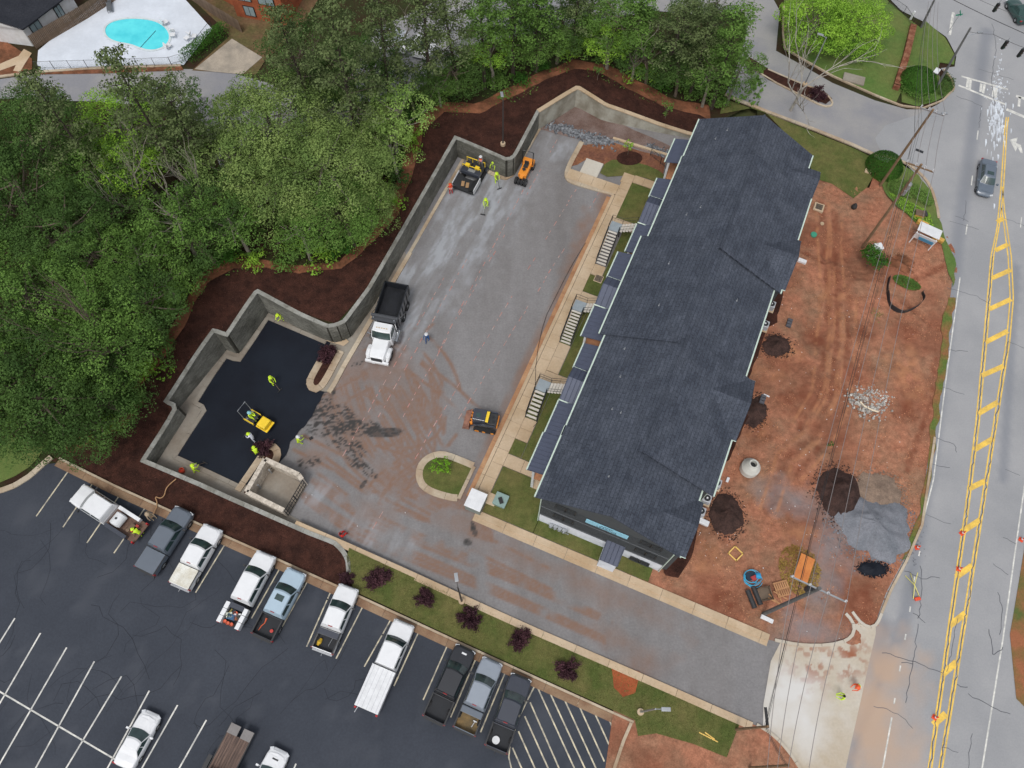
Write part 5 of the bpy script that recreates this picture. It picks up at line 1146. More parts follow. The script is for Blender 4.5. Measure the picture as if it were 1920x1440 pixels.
# box truck under the trees
t, L = vehicle('box_truck', 'white service body truck parked behind the trees with its side door open', 'truck', (815,92), (718,72), 1.2)
h = L/2; front_body(t, PW, h-2.6, h, 1.05, 1.2, 1.3); cab(t, PW, h-1.3, h-1.8, h-2.5, h-2.6, .98, .9, 1.28, 2.1, sides=1); mirrors(t, h-1.5, 1.05, 1.4)
mb = MB(); mb.box((0,-h/2-.4+.1,1.35),(2.1,L-3.0,1.5)); mb.build('service_body', PW, t, bevel=.03)
mb = MB(); mb.box((0,-h/2-.4+.1,2.13),(1.9,L-3.2,.08)); mb.build('roof', flat('grey roof', S(176,180,188), .5), t)
mb = MB(); mb.box((1.35,.1,1.9),(.5,1.6,.05),ry=.5); mb.build('side_door', PW, t)
wheels(t, [(s_*.9, y) for s_ in (-1,1) for y in (h-.95,-h+1.3)], .42, .3)

# dump truck
t, L = vehicle('dump_truck', 'white cab dump truck with a black bed full of fresh asphalt, by the pit corner', 'dump truck', (704,674), (747,541), 1.5, False)
h = L/2; hw = 1.2
R_ = [sect(h-2.3,.86,.7,1.75,.02), sect(h-1.0,.84,.7,1.62,.04), sect(h-.35,.80,.7,1.5,.03), sect(h-.15,.7,.75,1.35,.0)]
mb = MB(); mb.loft(R_); mb.build('hood', PW, t, bevel=.05, fix=True)
for s_ in (-1,1): mb = MB(); mb.tube([(s_*1.02,h-1.75,.8),(s_*1.02,h-1.5,1.12),(s_*1.02,h-1.05,1.2),(s_*1.02,h-.6,1.1),(s_*1.0,h-.35,.8)],[.18,.22,.24,.24,.16],8); mb.build('fender', PW, t)
mb = MB(); mb.box((0,h-.1,.7),(2.4,.25,.35)); mb.build('bumper', PW, t, bevel=.04)
mb = MB(); mb.box((0,h-.12,1.15),(1.1,.08,.5)); mb.build('grille', M_plastic, t)
mb = MB(); mb.box((.35,h+.04,.6),(.3,.04,.12)); mb.build('number_plate', M_tank, t)
mb = MB(); mb.box((0,h-2.9,1.2),(2.1,1.3,1.2)); mb.build('body', PW, t, bevel=.05)
cab(t, PW, h-2.2, h-2.55, h-3.5, h-3.55, 1.03, .95, 1.78, 2.75, sides=1, bow=.12); mirrors(t, h-2.4, 1.15, 2.1, M_chrome)
mb = MB(); [mb.box((-.5+k*.25,h-2.85,2.80),(.14,.08,.05)) for k in range(5)]; mb.build('marker_lamp', flat('amber lens', S(196,170,130), .4), t)
for s_ in (-1,1):
    mb = MB(); mb.cyl((s_*1.22,h-3.2,.85),.32,1.3,14,axis='Y'); mb.build('fuel_tank', M_chrome, t)
    mb = MB(); mb.tube([(s_*1.05,h-3.75,1.0),(s_*1.05,h-3.75,3.1)],.08,8); mb.build('exhaust_stack', M_chrome, t)
y1 = h-4.0; y0 = -h+.1
mb = MB(); mb.box((0,y1+.05,2.85),(2.5,.75,.12)); mb.tube([(-1.35,y1-.05,3.0),(1.35,y1-.05,3.0)],.17,8); mb.build('tarp_roller', flat('rolled tarp', S(70,72,76), .8), t)
for s_ in (-1,1):
    mb = MB(); mb.box((s_*1.2,(y0+y1)/2,2.0),(.1,y1-y0,1.4),ry=0); [mb.box((s_*1.27,y0+.3+k*(y1-y0-.6)/5,2.0),(.08,.12,1.35)) for k in range(6)]; mb.build('bed_side', PK, t)
    mb = MB(); mb.tube([(s_*1.4,y1-.1,3.0),(s_*1.5,(y0+y1)/2+.6,1.7)],.035,5); mb.build('tarp_arm', M_chrome, t)
mb = MB(); mb.box((0,y1-.05,2.05),(2.3,.1,1.5)); mb.build('headboard', PK, t); mb = MB(); mb.box((0,y0+.05,2.0),(2.5,.12,1.4)); mb.build('tailgate', PK, t)
mb = MB(); n = 10; vs = []
for j in range(n+1):
    for i in range(n+1):
        x = -1.14+2.28*i/n; y = y0+.12+(y1-y0-.25)*j/n; vs.append((x,y,1.85+.45*math.sin(PI*i/n)*math.sin(PI*j/n)**.6+random.gauss(0,.02)))
mb.add(vs, [(j*(n+1)+i,j*(n+1)+i+1,(j+1)*(n+1)+i+1,(j+1)*(n+1)+i) for j in range(n) for i in range(n)]); o = mb.build('asphalt_load', mat('hot asphalt load', S(30,32,38), .85, S(24,26,30), 1.5, bump=.03, bscale=14, fine=.3, coords='object'), t, smooth=True)
mb = MB(); mb.box((0,-.8,1.0),(.9,L-3,.3)); mb.build('chassis', M_plastic, t)
wheels(t, [(s_*1.02, h-1.15) for s_ in (-1,1)], .52, .3); wheels(t, [(s_*1.0, y) for s_ in (-1,1) for y in (-h+1.3,-h+2.65)], .52, .55)

# orange pneumatic roller with roll-over frame
M_or = flat('machine orange paint', S(236,148,52), .45); M_ye = flat('machine yellow paint', S(246,208,52), .4)
t, L = vehicle('roller', 'orange pneumatic tyre roller with a tall roll-over frame, standing alone near the north kerb', 'road roller', (974,344), (994,302), .6, False)
s0 = max(3.0, L); h = s0/2
mb = MB(); mb.box((0,-.1,.95),(.95,s0*.62,.5)); mb.box((0,h-.9,1.0),(.42,.9,.3)); mb.build('body', M_or, t, bevel=.05)
mb = MB(); mb.box((0,-h+.55,1.05),(1.35,.7,.55)); mb.build('ballast_box', M_or, t, bevel=.06)
mb = MB(); mb.box((0,-.3,1.35),(.5,.5,.12)); mb.box((0,-.55,1.6),(.5,.1,.45)); mb.build('seat', M_plastic, t)
mb = MB(); mb.cyl((0,.35,1.5),.2,.04,12); mb.tube([(0,.4,1.2),(0,.35,1.5)],.03,5); mb.build('steering_wheel', M_plastic, t)
mb = MB(); mb.tube([(-.62,-.75,1.2),(-.62,-.9,3.0),(.62,-.9,3.0),(.62,-.75,1.2)],.06,6); mb.build('roll_over_frame', M_dark, t)
tm, rm = wheel_meshes(.42,.26)
for k in range(4): w_ = link('wheel', tm, t, loc=(-.55+k*.37,h-.42,.42)); link('rim', rm, w_)
for k in range(4): w_ = link('wheel', tm, t, loc=(-.55+k*.37,-h+.5,.42)); link('rim', rm, w_)
# yellow drum roller with driver seat on the fresh asphalt
t, L = vehicle('roller', 'small yellow drum roller with a square engine hood, on the fresh black asphalt', 'road roller', (505,800), (462,775), .9, False, zoff=.075)
h = 1.45; ROLLER = t
mb = MB(); mb.box((0,.82,1.0),(1.12,.98,.62), top=.93); mb.build('engine_hood', M_ye, t, bevel=.09)
mb = MB(); mb.box((0,.82,.66),(1.2,1.3,.1)); mb.box((.56,-.7,.72),(.08,1.2,.3)); mb.box((-.56,-.7,.72),(.08,1.2,.3)); mb.build('frame', M_ye, t)
for y in (.85,-.95): mb = MB(); mb.cyl((0,y,.38),.38,1.08,24,axis='X'); mb.build('drum', M_galv, t)
mb = MB(); mb.box((0,-.5,.85),(1.0,.7,.08)); mb.box((.1,-.75,1.05),(.5,.45,.1)); mb.build('seat', M_plastic, t)
mb = MB(); mb.tube([(-.55,-1.2,.8),(-.55,-1.35,2.5),(.55,-1.35,2.5),(.55,-1.2,.8)],.04,6); mb.build('roll_over_frame', M_galv, t)
mb = MB(); mb.cyl((0,-.05,1.35),.19,.04,12); mb.build('steering_wheel', M_plastic, t)
# skid steer on tracks
t, L = vehicle('skid_steer', 'dark tracked skid steer loader with a rusty bucket and yellow trim by the sidewalk kerb', 'loader', (868,780), (938,794), .9, False)
s0 = L; h = L/2
mb = MB(); mb.lathe([(.01,0)],n=3) if False else None
M_rust = mat('rusty bucket steel', S(156,112,92), .8, S(120,84,70), 1.5, coords='object', fine=.15)
bk = [(-.0,h-.75,.75),(0,h-.8,.15),(0,h-.1,.05),(0,h-.12,.12),(0,h-.7,.24),(0,h-.66,.75)]
mb = MB(); ring = [(y,z) for _,y,z in bk]; vs = []
mb.loft([[(x,y,z) for y,z in ring] for x in (-.95,.95)]); mb.build('bucket', M_rust, t, fix=True)
for x in (-.93,.93): mb = MB(); mb.add([(x,h-.78,.75),(x,h-.8,.15),(x,h-.1,.06),(x+.03,h-.78,.75),(x+.03,h-.8,.15),(x+.03,h-.1,.06)],[(0,1,2),(5,4,3),(0,3,4,1),(1,4,5,2),(2,5,3,0)]); mb.build('bucket_side', M_rust, t)
mb = MB(); mb.box((0,h-.95,.6),(1.2,.16,.6)); [mb.box((x,h-.95,.95),(.1,.3,.3)) for x in (-.5,-.2,.2,.5)]; mb.build('quick_coupler', M_or, t)
mb = MB(); mb.box((0,.15,1.5),(1.15,1.25,1.25)); mb.build('cab', PD, t, bevel=.05); mb = MB(); mb.box((-.1,.25,2.14),(.45,.45,.03)); mb.build('roof_hatch', M_cglass, t)
mb = MB(); mb.box((-.05,-.62,2.0),(1.1,.28,.16)); mb.build('light_bar', M_ye, t, bevel=.03)
mb = MB(); mb.box((0,-1.1,1.2),(1.2,.9,.8)); mb.build('engine_hood', M_plastic, t, bevel=.06); mb = MB(); [mb.cyl((x,y,1.63),.14,.05,12) for x,y in ((.2,-1.1),(-.25,-1.25))]; mb.build('fan_cap', M_dark, t)
for s_ in (-1,1):
    mb = MB(); mb.tube([(s_*.72,-h+.35,1.5),(s_*.72,-.2,1.45),(s_*.72,h-1.3,1.05),(s_*.66,h-.9,.5)],[.1,.09,.09,.08],6); mb.build('lift_arm', PD, t)
    mb = MB(); pr = [(-h+.3,.3),(-h+.45,.1),(h-1.5,.05),(h-1.2,.25),(h-1.3,.5),(-h+.7,.62),(-h+.4,.5)]; mb.loft([[(x,y,z) for y,z in pr] for x in ((s_*.62,s_*.98) if s_ > 0 else (s_*.98,s_*.62))]); mb.build('track', M_tyre, t, fix=True)
    mb = MB(); [mb.cyl((s_*.99,y,.28),.16,.04,12,axis='X') for y in (-h+.6,-.4,.2,h-1.5)]; mb.build('track_roller', M_or, t)
mb = MB(); mb.box((0,-h+.25,1.0),(1.1,.12,.5)); mb.box((.5,-h+.4,1.3),(.12,.4,.2)); mb.build('counterweight', M_or, t)
# paver
t, L = vehicle('asphalt_paver', 'asphalt paver with a wide black hopper and yellow guard rails in the walled corner', 'paver', (868,352), (897,303), 1.0, False)
h = L/2
for s_ in (-1,1):
    mb = MB(); mb.add([(s_*1.35,h,.55),(s_*1.35,h-1.75,.55),(s_*1.35,h-1.75,1.35),(s_*1.35,h,1.2),(s_*1.28,h,.55),(s_*1.28,h-1.75,.55),(s_*1.28,h-1.75,1.35),(s_*1.28,h,1.2)],[(0,1,2,3),(7,6,5,4),(0,4,5,1),(1,5,6,2),(2,6,7,3),(3,7,4,0)]); mb.build('hopper_side', M_tank, t, fix=True)
    mb = MB(); mb.add([(s_*1.3,h,1.1),(s_*1.3,h-1.7,1.15),(s_*.35,h-1.7,.5),(s_*.35,h,.5),(s_*1.3,h,1.04),(s_*1.3,h-1.7,1.09),(s_*.35,h-1.7,.44),(s_*.35,h,.44)],[(0,1,2,3),(7,6,5,4),(0,4,5,1),(2,6,7,3)]); mb.build('hopper_wing', M_plastic, t, fix=True)
    mb = MB(); pr = [(-h+.7,.05),(h-1.6,.05),(h-1.3,.35),(h-1.6,.62),(-h+.7,.62),(-h+.45,.35)]; mb.loft([[(x,y,z) for y,z in pr] for x in ((s_*.8,s_*1.2) if s_ > 0 else (s_*1.2,s_*.8))]); mb.build('track', M_tyre, t, fix=True)
mb = MB(); mb.box((0,h-.85,.56),(1.9,1.65,.06)); mb.box((0,h-.05,.5),(2.5,.14,.3)); mb.build('hopper_floor', M_plastic, t)
mb = MB(); [mb.box((x,h-.7,.75),(.35,.7,.05),.3) for x in (-.2,.35)]; mb.build('conveyor_plate', flat('dusty plate', S(168,134,96), .8), t)
mb = MB(); mb.box((0,h-2.15,1.35),(2.3,.85,.5)); mb.build('engine_deck', PD, t, bevel=.06); mb = MB(); mb.box((-.1,h-2.1,1.615),(.8,.4,.03)); mb.build('radiator_grille', M_galv, t)
mb = MB(); mb.box((0,-h+1.1,1.1),(2.2,1.2,.3)); mb.build('platform', M_plastic, t)
mb = MB(); mb.tube([(-1.1,-h+1.7,1.9),(1.1,-h+1.7,1.9)],.05,6); mb.tube([(-1.1,-h+.6,1.9),(1.1,-h+.6,1.9)],.05,6); [mb.tube([(x,y,1.2),(x,y,1.9)],.045,5) for x in (-1.1,-.4,.4,1.1) for y in (-h+.6,-h+1.7)]; mb.box((-.6,-h+1.5,1.7),(.5,.3,.4)); mb.box((.6,-h+1.5,1.7),(.5,.3,.4)); mb.build('guard_rail', M_ye, t)
mb = MB(); [mb.box((x,-h+1.1,1.5),(.45,.45,.15)) for x in (-.6,.5)]; mb.build('seat', M_plastic, t)
mb = MB(); mb.box((0,-h+.25,.35),(2.6,.55,.5)); mb.build('screed', PD, t, bevel=.03)
# ------------------------------------------------------------------ trees and plants
def leafmat(name, c, c2, amt=0.24, tr=0.28): return mat(name, c, 0.75, c2, 0.35, fine=0.0, islands=amt, trans=tr, coords='world', spec=0.08)
L_DARK = leafmat('leaves deep green', S(86,114,58), S(66,92,48)); L_MID = leafmat('leaves mid green', S(112,146,70), S(86,116,56)); L_LIME = leafmat('leaves bright green', S(152,192,72), S(120,160,60))
L_OLIVE = leafmat('leaves olive green', S(140,160,92), S(108,132,72)); L_PINE = leafmat('pine needles', S(108,122,78), S(88,102,64), .25, .15); L_PALE = leafmat('leaves pale green', S(156,184,100), S(128,160,82))
L_PURP = leafmat('purple leaves', S(92,62,68), S(66,46,52), .4, .2); L_HEDGE = leafmat('hedge leaves', S(74,116,44), S(58,96,38)); L_VIV = leafmat('young vivid leaves', S(132,178,52), S(100,150,46)); L_STRAW = leafmat('dry straw', S(176,150,84), S(150,122,64)); L_PURD = L_PURP
M_bark = mat('grey brown bark', S(112,100,86), 0.95, S(82,72,62), 1.5, fine=.2, coords='object'); M_barkp = mat('pale bark', S(150,144,130), 0.95, S(120,112,100), 1.5, fine=.2, coords='object'); M_barkd = mat('dark bark', S(76,66,56), .95, S(56,48,42), 1.5, fine=.2, coords='object')
def leaf_arrays(Pt, Nr, size, rng, asp=0.62):
    n = len(Pt); s = size*(0.6+0.8*rng.random(n))[:,None]
    r_ = rng.normal(size=(n,3)); t = np.cross(Nr, r_); t /= np.linalg.norm(t, axis=1)[:,None]+1e-9; b = np.cross(Nr, t)
    V = np.stack([Pt-t*s*.5, Pt-b*s*.5*asp+Nr*s*.06, Pt+t*s*.5, Pt+b*s*.5*asp+Nr*s*.06], 1).reshape(-1,3)
    return V
def quadmesh(name, V, m):
    nv = len(V); nf = nv//4; me = bpy.data.meshes.new(name); me.vertices.add(nv); me.vertices.foreach_set('co', V.astype(np.float32).ravel())
    me.loops.add(nv); me.loops.foreach_set('vertex_index', np.arange(nv, dtype=np.int32)); me.polygons.add(nf)
    me.polygons.foreach_set('loop_start', np.arange(0, nv, 4, dtype=np.int32)); me.polygons.foreach_set('loop_total', np.full(nf, 4, np.int32)); me.update(); me.materials.append(m); return me
def lobes_cloud(lobes, dens, size, rng, updir=.45, hollow=.62):
    """leaves in the shells of ellipsoid lobes"""
    V = []
    for (c, r_, k) in lobes:
        a = 4*PI*(r_[0]*r_[1]*r_[2])**(2/3); n = int(a*dens*k)
        d = rng.normal(size=(n,3)); d /= np.linalg.norm(d, axis=1)[:,None]; d = d[d[:,2] > -.45]; n = len(d)
        # clumpy shell
        fr = fbm(d[:,0]*2.3+c[0]*3+5, d[:,1]*2.3+d[:,2]*1.7+c[1]*3, 3)
        rad = (hollow+(1-hollow)*rng.random(n)**.6)*(0.72+0.55*fr); keep = (fr > .36)
        p = np.array(c)+d*rad[:,None]*np.array(r_); p = p[keep]; nr = d[keep]+rng.normal(size=(keep.sum(),3))*.36+np.array([0,0,updir*.7]); nr /= np.linalg.norm(nr, axis=1)[:,None]
        V.append(leaf_arrays(p, nr, size, rng))
    return np.concatenate(V)
def branch(mb, p, d, L, r_, lev, rng, spread=.7, kids=3, up=.15, tips=None, n=4):
    pts = [Vector(p)]; d = Vector(d).normalized()
    for i in range(4):
        d = (d+Vector(rng.normal(0,.13,3))+Vector((0,0,up*.2))).normalized(); pts.append(pts[-1]+d*L/4)
    mb.tube(pts, [r_, r_*.85, r_*.7, r_*.55, r_*.35], n, cap=False)
    if tips is not None: tips.append(pts[-1])
    if lev > 0:
        for k in range(kids):
            q = pts[1+(k % 4) if k < 4 else 3]; ax = Vector(rng.normal(0,1,3)); nd = (d+ax.normalized()*spread+Vector((0,0,up))).normalized()
            branch(mb, q, nd, L*rng.uniform(.5,.75), r_*.5, lev-1, rng, spread, kids, up, tips, 3 if lev < 2 else 4)
def proto_broad(i, leaf, bark, H=14, R=5, nl=16, size=.185, dens=31.0, vis=0.3, flatn=.7):
    rng = np.random.default_rng(100+i); mb = MB()
    lean = Vector(rng.normal(0,.05,3)); top = Vector((lean.x*H, lean.y*H, H*.78))
    tr = [Vector((0,0,-.4)), Vector((lean.x*2, lean.y*2, H*.25)), Vector((lean.x*H*.5+rng.normal(0,.2), lean.y*H*.5, H*.5)), top]
    mb.tube(tr, [.28*H/14, .22*H/14, .16*H/14, .05], 7)
    nl = int(nl*2.9); lobes = []
    for k in range(nl):
        f = (k+.5)/nl; a = k*2.39996+rng.uniform(-.3,.3); el = math.acos(1-1.25*f); rr = R*.86*math.sin(el)*rng.uniform(.78,1.1); z = H-R*.95*flatn*(1-math.cos(el))-1.3*rng.random()-R*.3
        if f < .12: rr *= .4
        lr = R*rng.uniform(.15,.26); lobes.append(((math.cos(a)*rr+lean.x*H, math.sin(a)*rr+lean.y*H, z), (lr, lr, lr*.75), rng.uniform(.75,1.15)))
        s_ = tr[1].lerp(tr[3], .2+.7*rng.random()); e = Vector(lobes[-1][0]); m_ = s_.lerp(e, .5)+Vector((0,0,-.3)); (k % 3 == 0) and mb.tube([s_, m_, e], [.10*H/14, .07*H/14, .025], 4, cap=False)
    for k in range(int(nl*.35)):   # lower skirts
        a = rng.uniform(0,2*PI); rr = R*rng.uniform(.35,.9); z = H-R*rng.uniform(1.0,1.7); lr = R*rng.uniform(.2,.32); lobes.append(((math.cos(a)*rr, math.sin(a)*rr, max(1.5,z)), (lr,lr,lr*.7), .6))
    V = lobes_cloud(lobes, dens, size, rng)
    return mb.mesh('trunk', bark), quadmesh('crown', V, leaf)
def proto_pine(i, leaf, H=19, R=3.6, size=.24, dens=20, low=.45):
    rng = np.random.default_rng(200+i); mb = MB(); ln = rng.normal(0,.03,2); P_ = lambda z: Vector((ln[0]*z, ln[1]*z, z))
    mb.tube([P_(-.4), P_(H*.35), P_(H*.7), P_(H)], [.24,.19,.12,.03], 6); lobes = []
    z = H*low; k = 0
    while z < H:
        f = (z-H*low)/(H*(1-low)); r_ = R*(1-.72*f)*rng.uniform(.7,1.15); a = k*2.4; e = P_(z)+Vector((math.cos(a)*r_, math.sin(a)*r_, .5+.4*f))
        mb.tube([P_(z), P_(z).lerp(e,.6), e], [.06,.045,.015], 3, cap=False)
        for t in (.55,.8,1.0):
            c = P_(z).lerp(e, t)+Vector(rng.normal(0,.25,3)); lobes.append((tuple(c), (.95*rng.uniform(.7,1.2),)*2+(.5,), .8))
        z += H*(1-low)/24*rng.uniform(.7,1.3); k += 1
    return mb.mesh('trunk', M_barkd), quadmesh('crown', lobes_cloud(lobes, dens, size, rng, .3, .2), leaf)
def proto_bare(i, H=12, R=4, bark=M_barkp, lev=3, kids=4):
    rng = np.random.default_rng(300+i); mb = MB(); tips = []
    tr = [Vector((0,0,-.3)), Vector(rng.normal(0,.2,3))+Vector((0,0,H*.35))]; mb.tube([tr[0], tr[1]], [.18,.13], 6)
    for k in range(4):
        a = k*1.6+rng.uniform(-.3,.3); branch(mb, tr[1]-Vector((0,0,H*.06*k)), (math.cos(a)*(.75 if i == 1 else .45), math.sin(a)*(.75 if i == 1 else .45), 1), H*(.5 if i == 1 else .38), .11, lev-1, rng, .55, kids, .3, tips)
    return mb.mesh('trunk', bark), mb, tips
PROT = {}
for nm, a in dict(deep=(1,L_DARK,M_bark,15,5.2,18), deep2=(2,L_DARK,M_bark,13,4.2,14), mid=(3,L_MID,M_bark,14,4.8,17), mid2=(4,L_MID,M_barkp,12,3.8,13), olive=(5,L_OLIVE,M_barkp,15,6.2,26), olive2=(6,L_OLIVE,M_barkp,14,5.0,20), lime=(7,L_LIME,M_barkp,14,3.8,15), pale=(8,L_PALE,M_barkp,12,3.4,13)).items():
    PROT[nm] = proto_broad(*a)
PROT['vivid'] = proto_broad(9, L_LIME, M_bark, 9, 4.6, 22, .2, 30); PROT['pine'] = proto_pine(1, L_PINE); PROT['pine2'] = proto_pine(2, L_PINE, 17, 3.2, .24, 20, .38); PROT['pine3'] = proto_pine(3, L_MID, 17, 3.0, .24, 19, .4)
KINDL = dict(deep='deep green broad tree', deep2='dark green round tree', mid='mid green leafy tree', mid2='smaller mid green tree', olive='wide olive green oak-like tree', olive2='olive green feathery tree', lime='bright lime green tree', pale='pale soft green tree', vivid='vivid green dense tree', pine='tall dark pine tree', pine2='slender pine with bare lower trunk', pine3='tall thin crowned tree', bare='leafless grey tree')
def tree_at(kind, u, v, s=1.0, where='', zc=None, base=False, rz=None, sz=None, grp=None):
    """u, v: pixel of the crown's middle (or the trunk foot when base)"""
    tm, cm = PROT[kind]; KZ = .92 if kind.startswith('pine') else .74; v = v-(34 if kind.startswith('pine') else 22) if (u > 880 and v < 140 and kind != 'vivid') else v; ZH = max(vv.co.z for vv in tm.vertices); Hc = ZH*.82*s*KZ if zc is None else zc
    for it in range(30):
        p = PT(u, v) if base else P(u, v, 3.0+Hc)
        if grp or base or kind == 'vivid' or pip(np.array([p.x]), np.array([p.y]), BASEPOLY)[0]: break
        if it % 2 == 0 and KZ > .5: KZ *= .94; Hc *= .94
        else: v -= 4; u -= 2 if u < 880 else 0
    z = float(Zu(p.x, p.y))
    t = thing('tree', (KINDL[kind]+' '+where), 'tree', (p.x,p.y,z-.1), rz if rz is not None else random.uniform(0,6.28), grp)
    t.scale = (s*.92, s*.92, s*KZ); link('trunk', tm, t); link('crown', cm, t); return t
BASEPOLY = PTL([(-900,900),(0,860),(90,850),(170,828),(262,750),(255,720),(375,515),(440,490),(640,490),(740,380),(775,235),(840,190),(1010,135),(1075,110),(1180,145),(1330,205),(1420,205),(1440,100),(1480,30),(1700,20),(1700,-200),(-900,-200)])
W = [  # kind, crown px, scale, place words
 ('deep2',(45,205),1.0,'at the left edge below the pool deck'),('pine',(105,215),.95,'with ragged top against the back street, left of the lime tree'),('deep',(50,290),1.1,'second below the pool at the left edge'),
 ('pine',(255,185),1.05,'standing in front of the back street, left half of a pair'),('pine2',(335,195),1.05,'right half of a pair before the back street'),('deep2',(300,205),.95,'under the tall pines before the back street'),
 ('lime',(215,245),1.12,'standing out bright among dark crowns'),('lime',(255,300),.95,'just below the brightest crown'),('mid',(150,330),1.0,'left of the bright lime crown'),('mid2',(330,420),1.1,'in the middle of the left wood'),
 ('olive',(505,215),1.15,'largest crown of the wood, below the concrete pad'),('olive',(590,300),1.1,'right of the largest olive crown'),('olive2',(450,300),1.1,'below left of the largest olive crown'),('olive2',(520,340),1.05,'lower centre of the olive group'),
 ('olive2',(655,215),.95,'beside the pale tree over the mulch'),('pale',(725,190),1.15,'right end of the wood beside the upper mulch'),('pale',(735,265),.95,'hanging over the red bank'),('mid',(640,380),1.0,'above the pit corner'),('olive2',(690,380),.8,'with pale limbs over the mulch bend'),
 ('deep',(30,380),1.1,'left edge at mid height of the wood'),('deep',(110,420),1.05,'dark crown beside the left edge'),('deep2',(205,400),1.0,'in shade left of the bare tree'),('mid2',(270,480),1.0,'over the path of the fallen trunk'),('mid',(200,480),.95,'left centre of the wood'),
 ('mid',(60,560),1.15,'large lit crown at the left edge'),('mid',(160,560),1.1,'beside the large lit crown'),('deep2',(250,560),1.0,'above the mulch corner'),('mid2',(320,550),1.0,'nearest the red bank bend'),('deep',(40,660),1.1,'left edge over the parking lot'),
 ('mid',(150,650),1.1,'above the lower left mulch'),('deep2',(235,640),1.0,'next to the mulch edge'),('deep',(95,740),1.1,'lowest but one by the parking kerb'),('deep2',(180,740),1.1,'at the mulch corner by the parking kerb'),('deep2',(15,760),1.0,'at the left edge over the little lawn'),
 ('deep',(150,800),.85,'lowest tree of the wood, over the parking kerb'),('mid2',(290,610),.75,'small one at the mulch edge'),('deep2',(390,470),1.0,'in the dip of the red bank'),('mid2',(440,420),1.0,'behind the red bank bend'),('deep2',(380,380),1.0,'under the bare tree'),('mid2',(560,430),.9,'above the pit'),
 ('pine',(550,65),1.0,'beside the brick house'),('pine',(620,55),1.15,'between the brick house and the box truck'),('deep',(580,115),1.0,'below the brick house'),('deep',(650,120),1.0,'left of the box truck'),('deep2',(690,100),.9,'hard against the box truck'),('pine2',(700,40),1.05,'above the box truck cab'),
 ('pine2',(790,20),1.1,'top edge over the box truck'),('pine',(860,25),1.1,'top edge right of the box truck'),('pine3',(905,60),1.1,'right of the box truck'),('lime',(925,110),.85,'bright one left of the trunk row'),('deep2',(860,120),.9,'below right of the box truck'),('mid2',(830,170),.75,'by the red bank under the pines'),
 ('pine3',(965,50),1.15,'top middle with a long pale trunk'),('pine3',(1010,40),1.1,'second long trunk in the top middle'),('mid',(1010,100),.85,'low crown in the top middle'),('mid2',(1075,110),.9,'above the mulch peak'),('deep2',(1050,70),.9,'behind the mulch peak'),('pine2',(1085,30),1.05,'top edge above the mulch peak'),
 ('lime',(1150,90),.85,'bright one above the concrete wall'),('mid',(1150,40),.95,'top edge above the concrete wall'),('pine3',(1205,60),1.1,'over the concrete wall east end'),('deep2',(1230,110),.95,'near the building north end'),('pine',(1280,50),1.15,'tall one near the building north end'),('pine2',(1345,60),1.15,'left of the side street'),
 ('deep2',(1290,130),.9,'just off the north gable'),('mid2',(1350,120),.95,'between the gable and the side street'),('pine3',(1400,55),1.1,'over the side street bend'),('mid2',(1400,110),.9,'by the side street curb'),('deep',(740,90),.0,''),
 ('mid2',(1110,20),1.0,'top edge, third from the side street'),('deep2',(960,10),1.0,'top edge in the middle'),('deep2',(770,150),.75,'small dark one left of the lime tree'),('deep2',(1330,20),1.0,'top edge left of the side street')]
for k, px, s_, wh in W:
    if s_ > 0: tree_at(k, px[0], px[1], s_, wh)
tree_at('vivid', 1560, -18, 1.15, 'on the top lawn, left of a darker one'); tree_at('vivid', 1630, -8, 1.0, 'smaller right hand one on the top lawn')
# the wood goes on outside the frame to the left
for k, px, s_, w_ in (('deep',(-60,300),1.1,'uppermost'),('mid',(-70,450),1.1,'second from the top'),('deep',(-80,600),1.1,'third from the top'),('mid',(-60,720),1.1,'lowest')): tree_at(k, px[0], px[1], s_, w_+' of those past the left edge', grp='trees left of the frame')
# bare trees
def bare(i, px, H, words, base=True, bark=M_barkp, rz=0.0, lean=(0,0)):
    me, mb, tips = proto_bare(i, H, 4, bark); p = PT(*px); t = thing('tree', 'leafless grey tree '+words, 'tree', (p.x,p.y,p.z-.1), rz); t.rotation_euler = (lean[0],lean[1],rz); link('trunk', me, t); return t
bare(1,(1482,207),12,'beside the side street, off the north gable', bark=mat('silver bark', S(176,170,160), .9, S(140,134,126), 1.5, coords='object')); bare(2,(420,440),14,'with twisted pale limbs in the middle of the wood',lean=(.05,-.12)); bare(3,(305,670),17,'with long slanting trunk, lower left wood', lean=(.18,-.30), bark=M_bark)
bare(4,(300,430),12,'slanting among the lime trees'); bare(5,(745,135),9,'thin one left of the pines above the red bank'); bare(6,(330,330),12,'against the back street gap'); bare(7,(1185,150),9,'slim one above the concrete wall')
# undergrowth along the wood edge: shrubs one can tell apart
def bushproto(i, leaf, r_=1.4, h=1.3, size=.2, n=7, dens=26, up=.5):
    rng = np.random.default_rng(500+i); lobes = [((rng.normal(0,r_*.4), rng.normal(0,r_*.4), h*rng.uniform(.35,.7)), (r_*rng.uniform(.4,.6),)*2+(h*.45,), 1) for _ in range(n)]
    return quadmesh('foliage', lobes_cloud(lobes, dens, size, rng, up, .3), leaf)
BUSH = [bushproto(1,L_MID), bushproto(2,L_DARK), bushproto(3,L_LIME), bushproto(4,L_HEDGE)]
def bush(name, label, px, me, s=1.0, grp=None, z=None, sz=None, cat='shrub'):
    p = PT(*px) if z is None else P(px[0], px[1], z); o = link(name, me, loc=(p.x,p.y,p.z-.05)); o.scale = (s,s,sz or s); o.rotation_euler = (0,0,random.uniform(0,6.28)); tag(o, label, cat, grp); return o
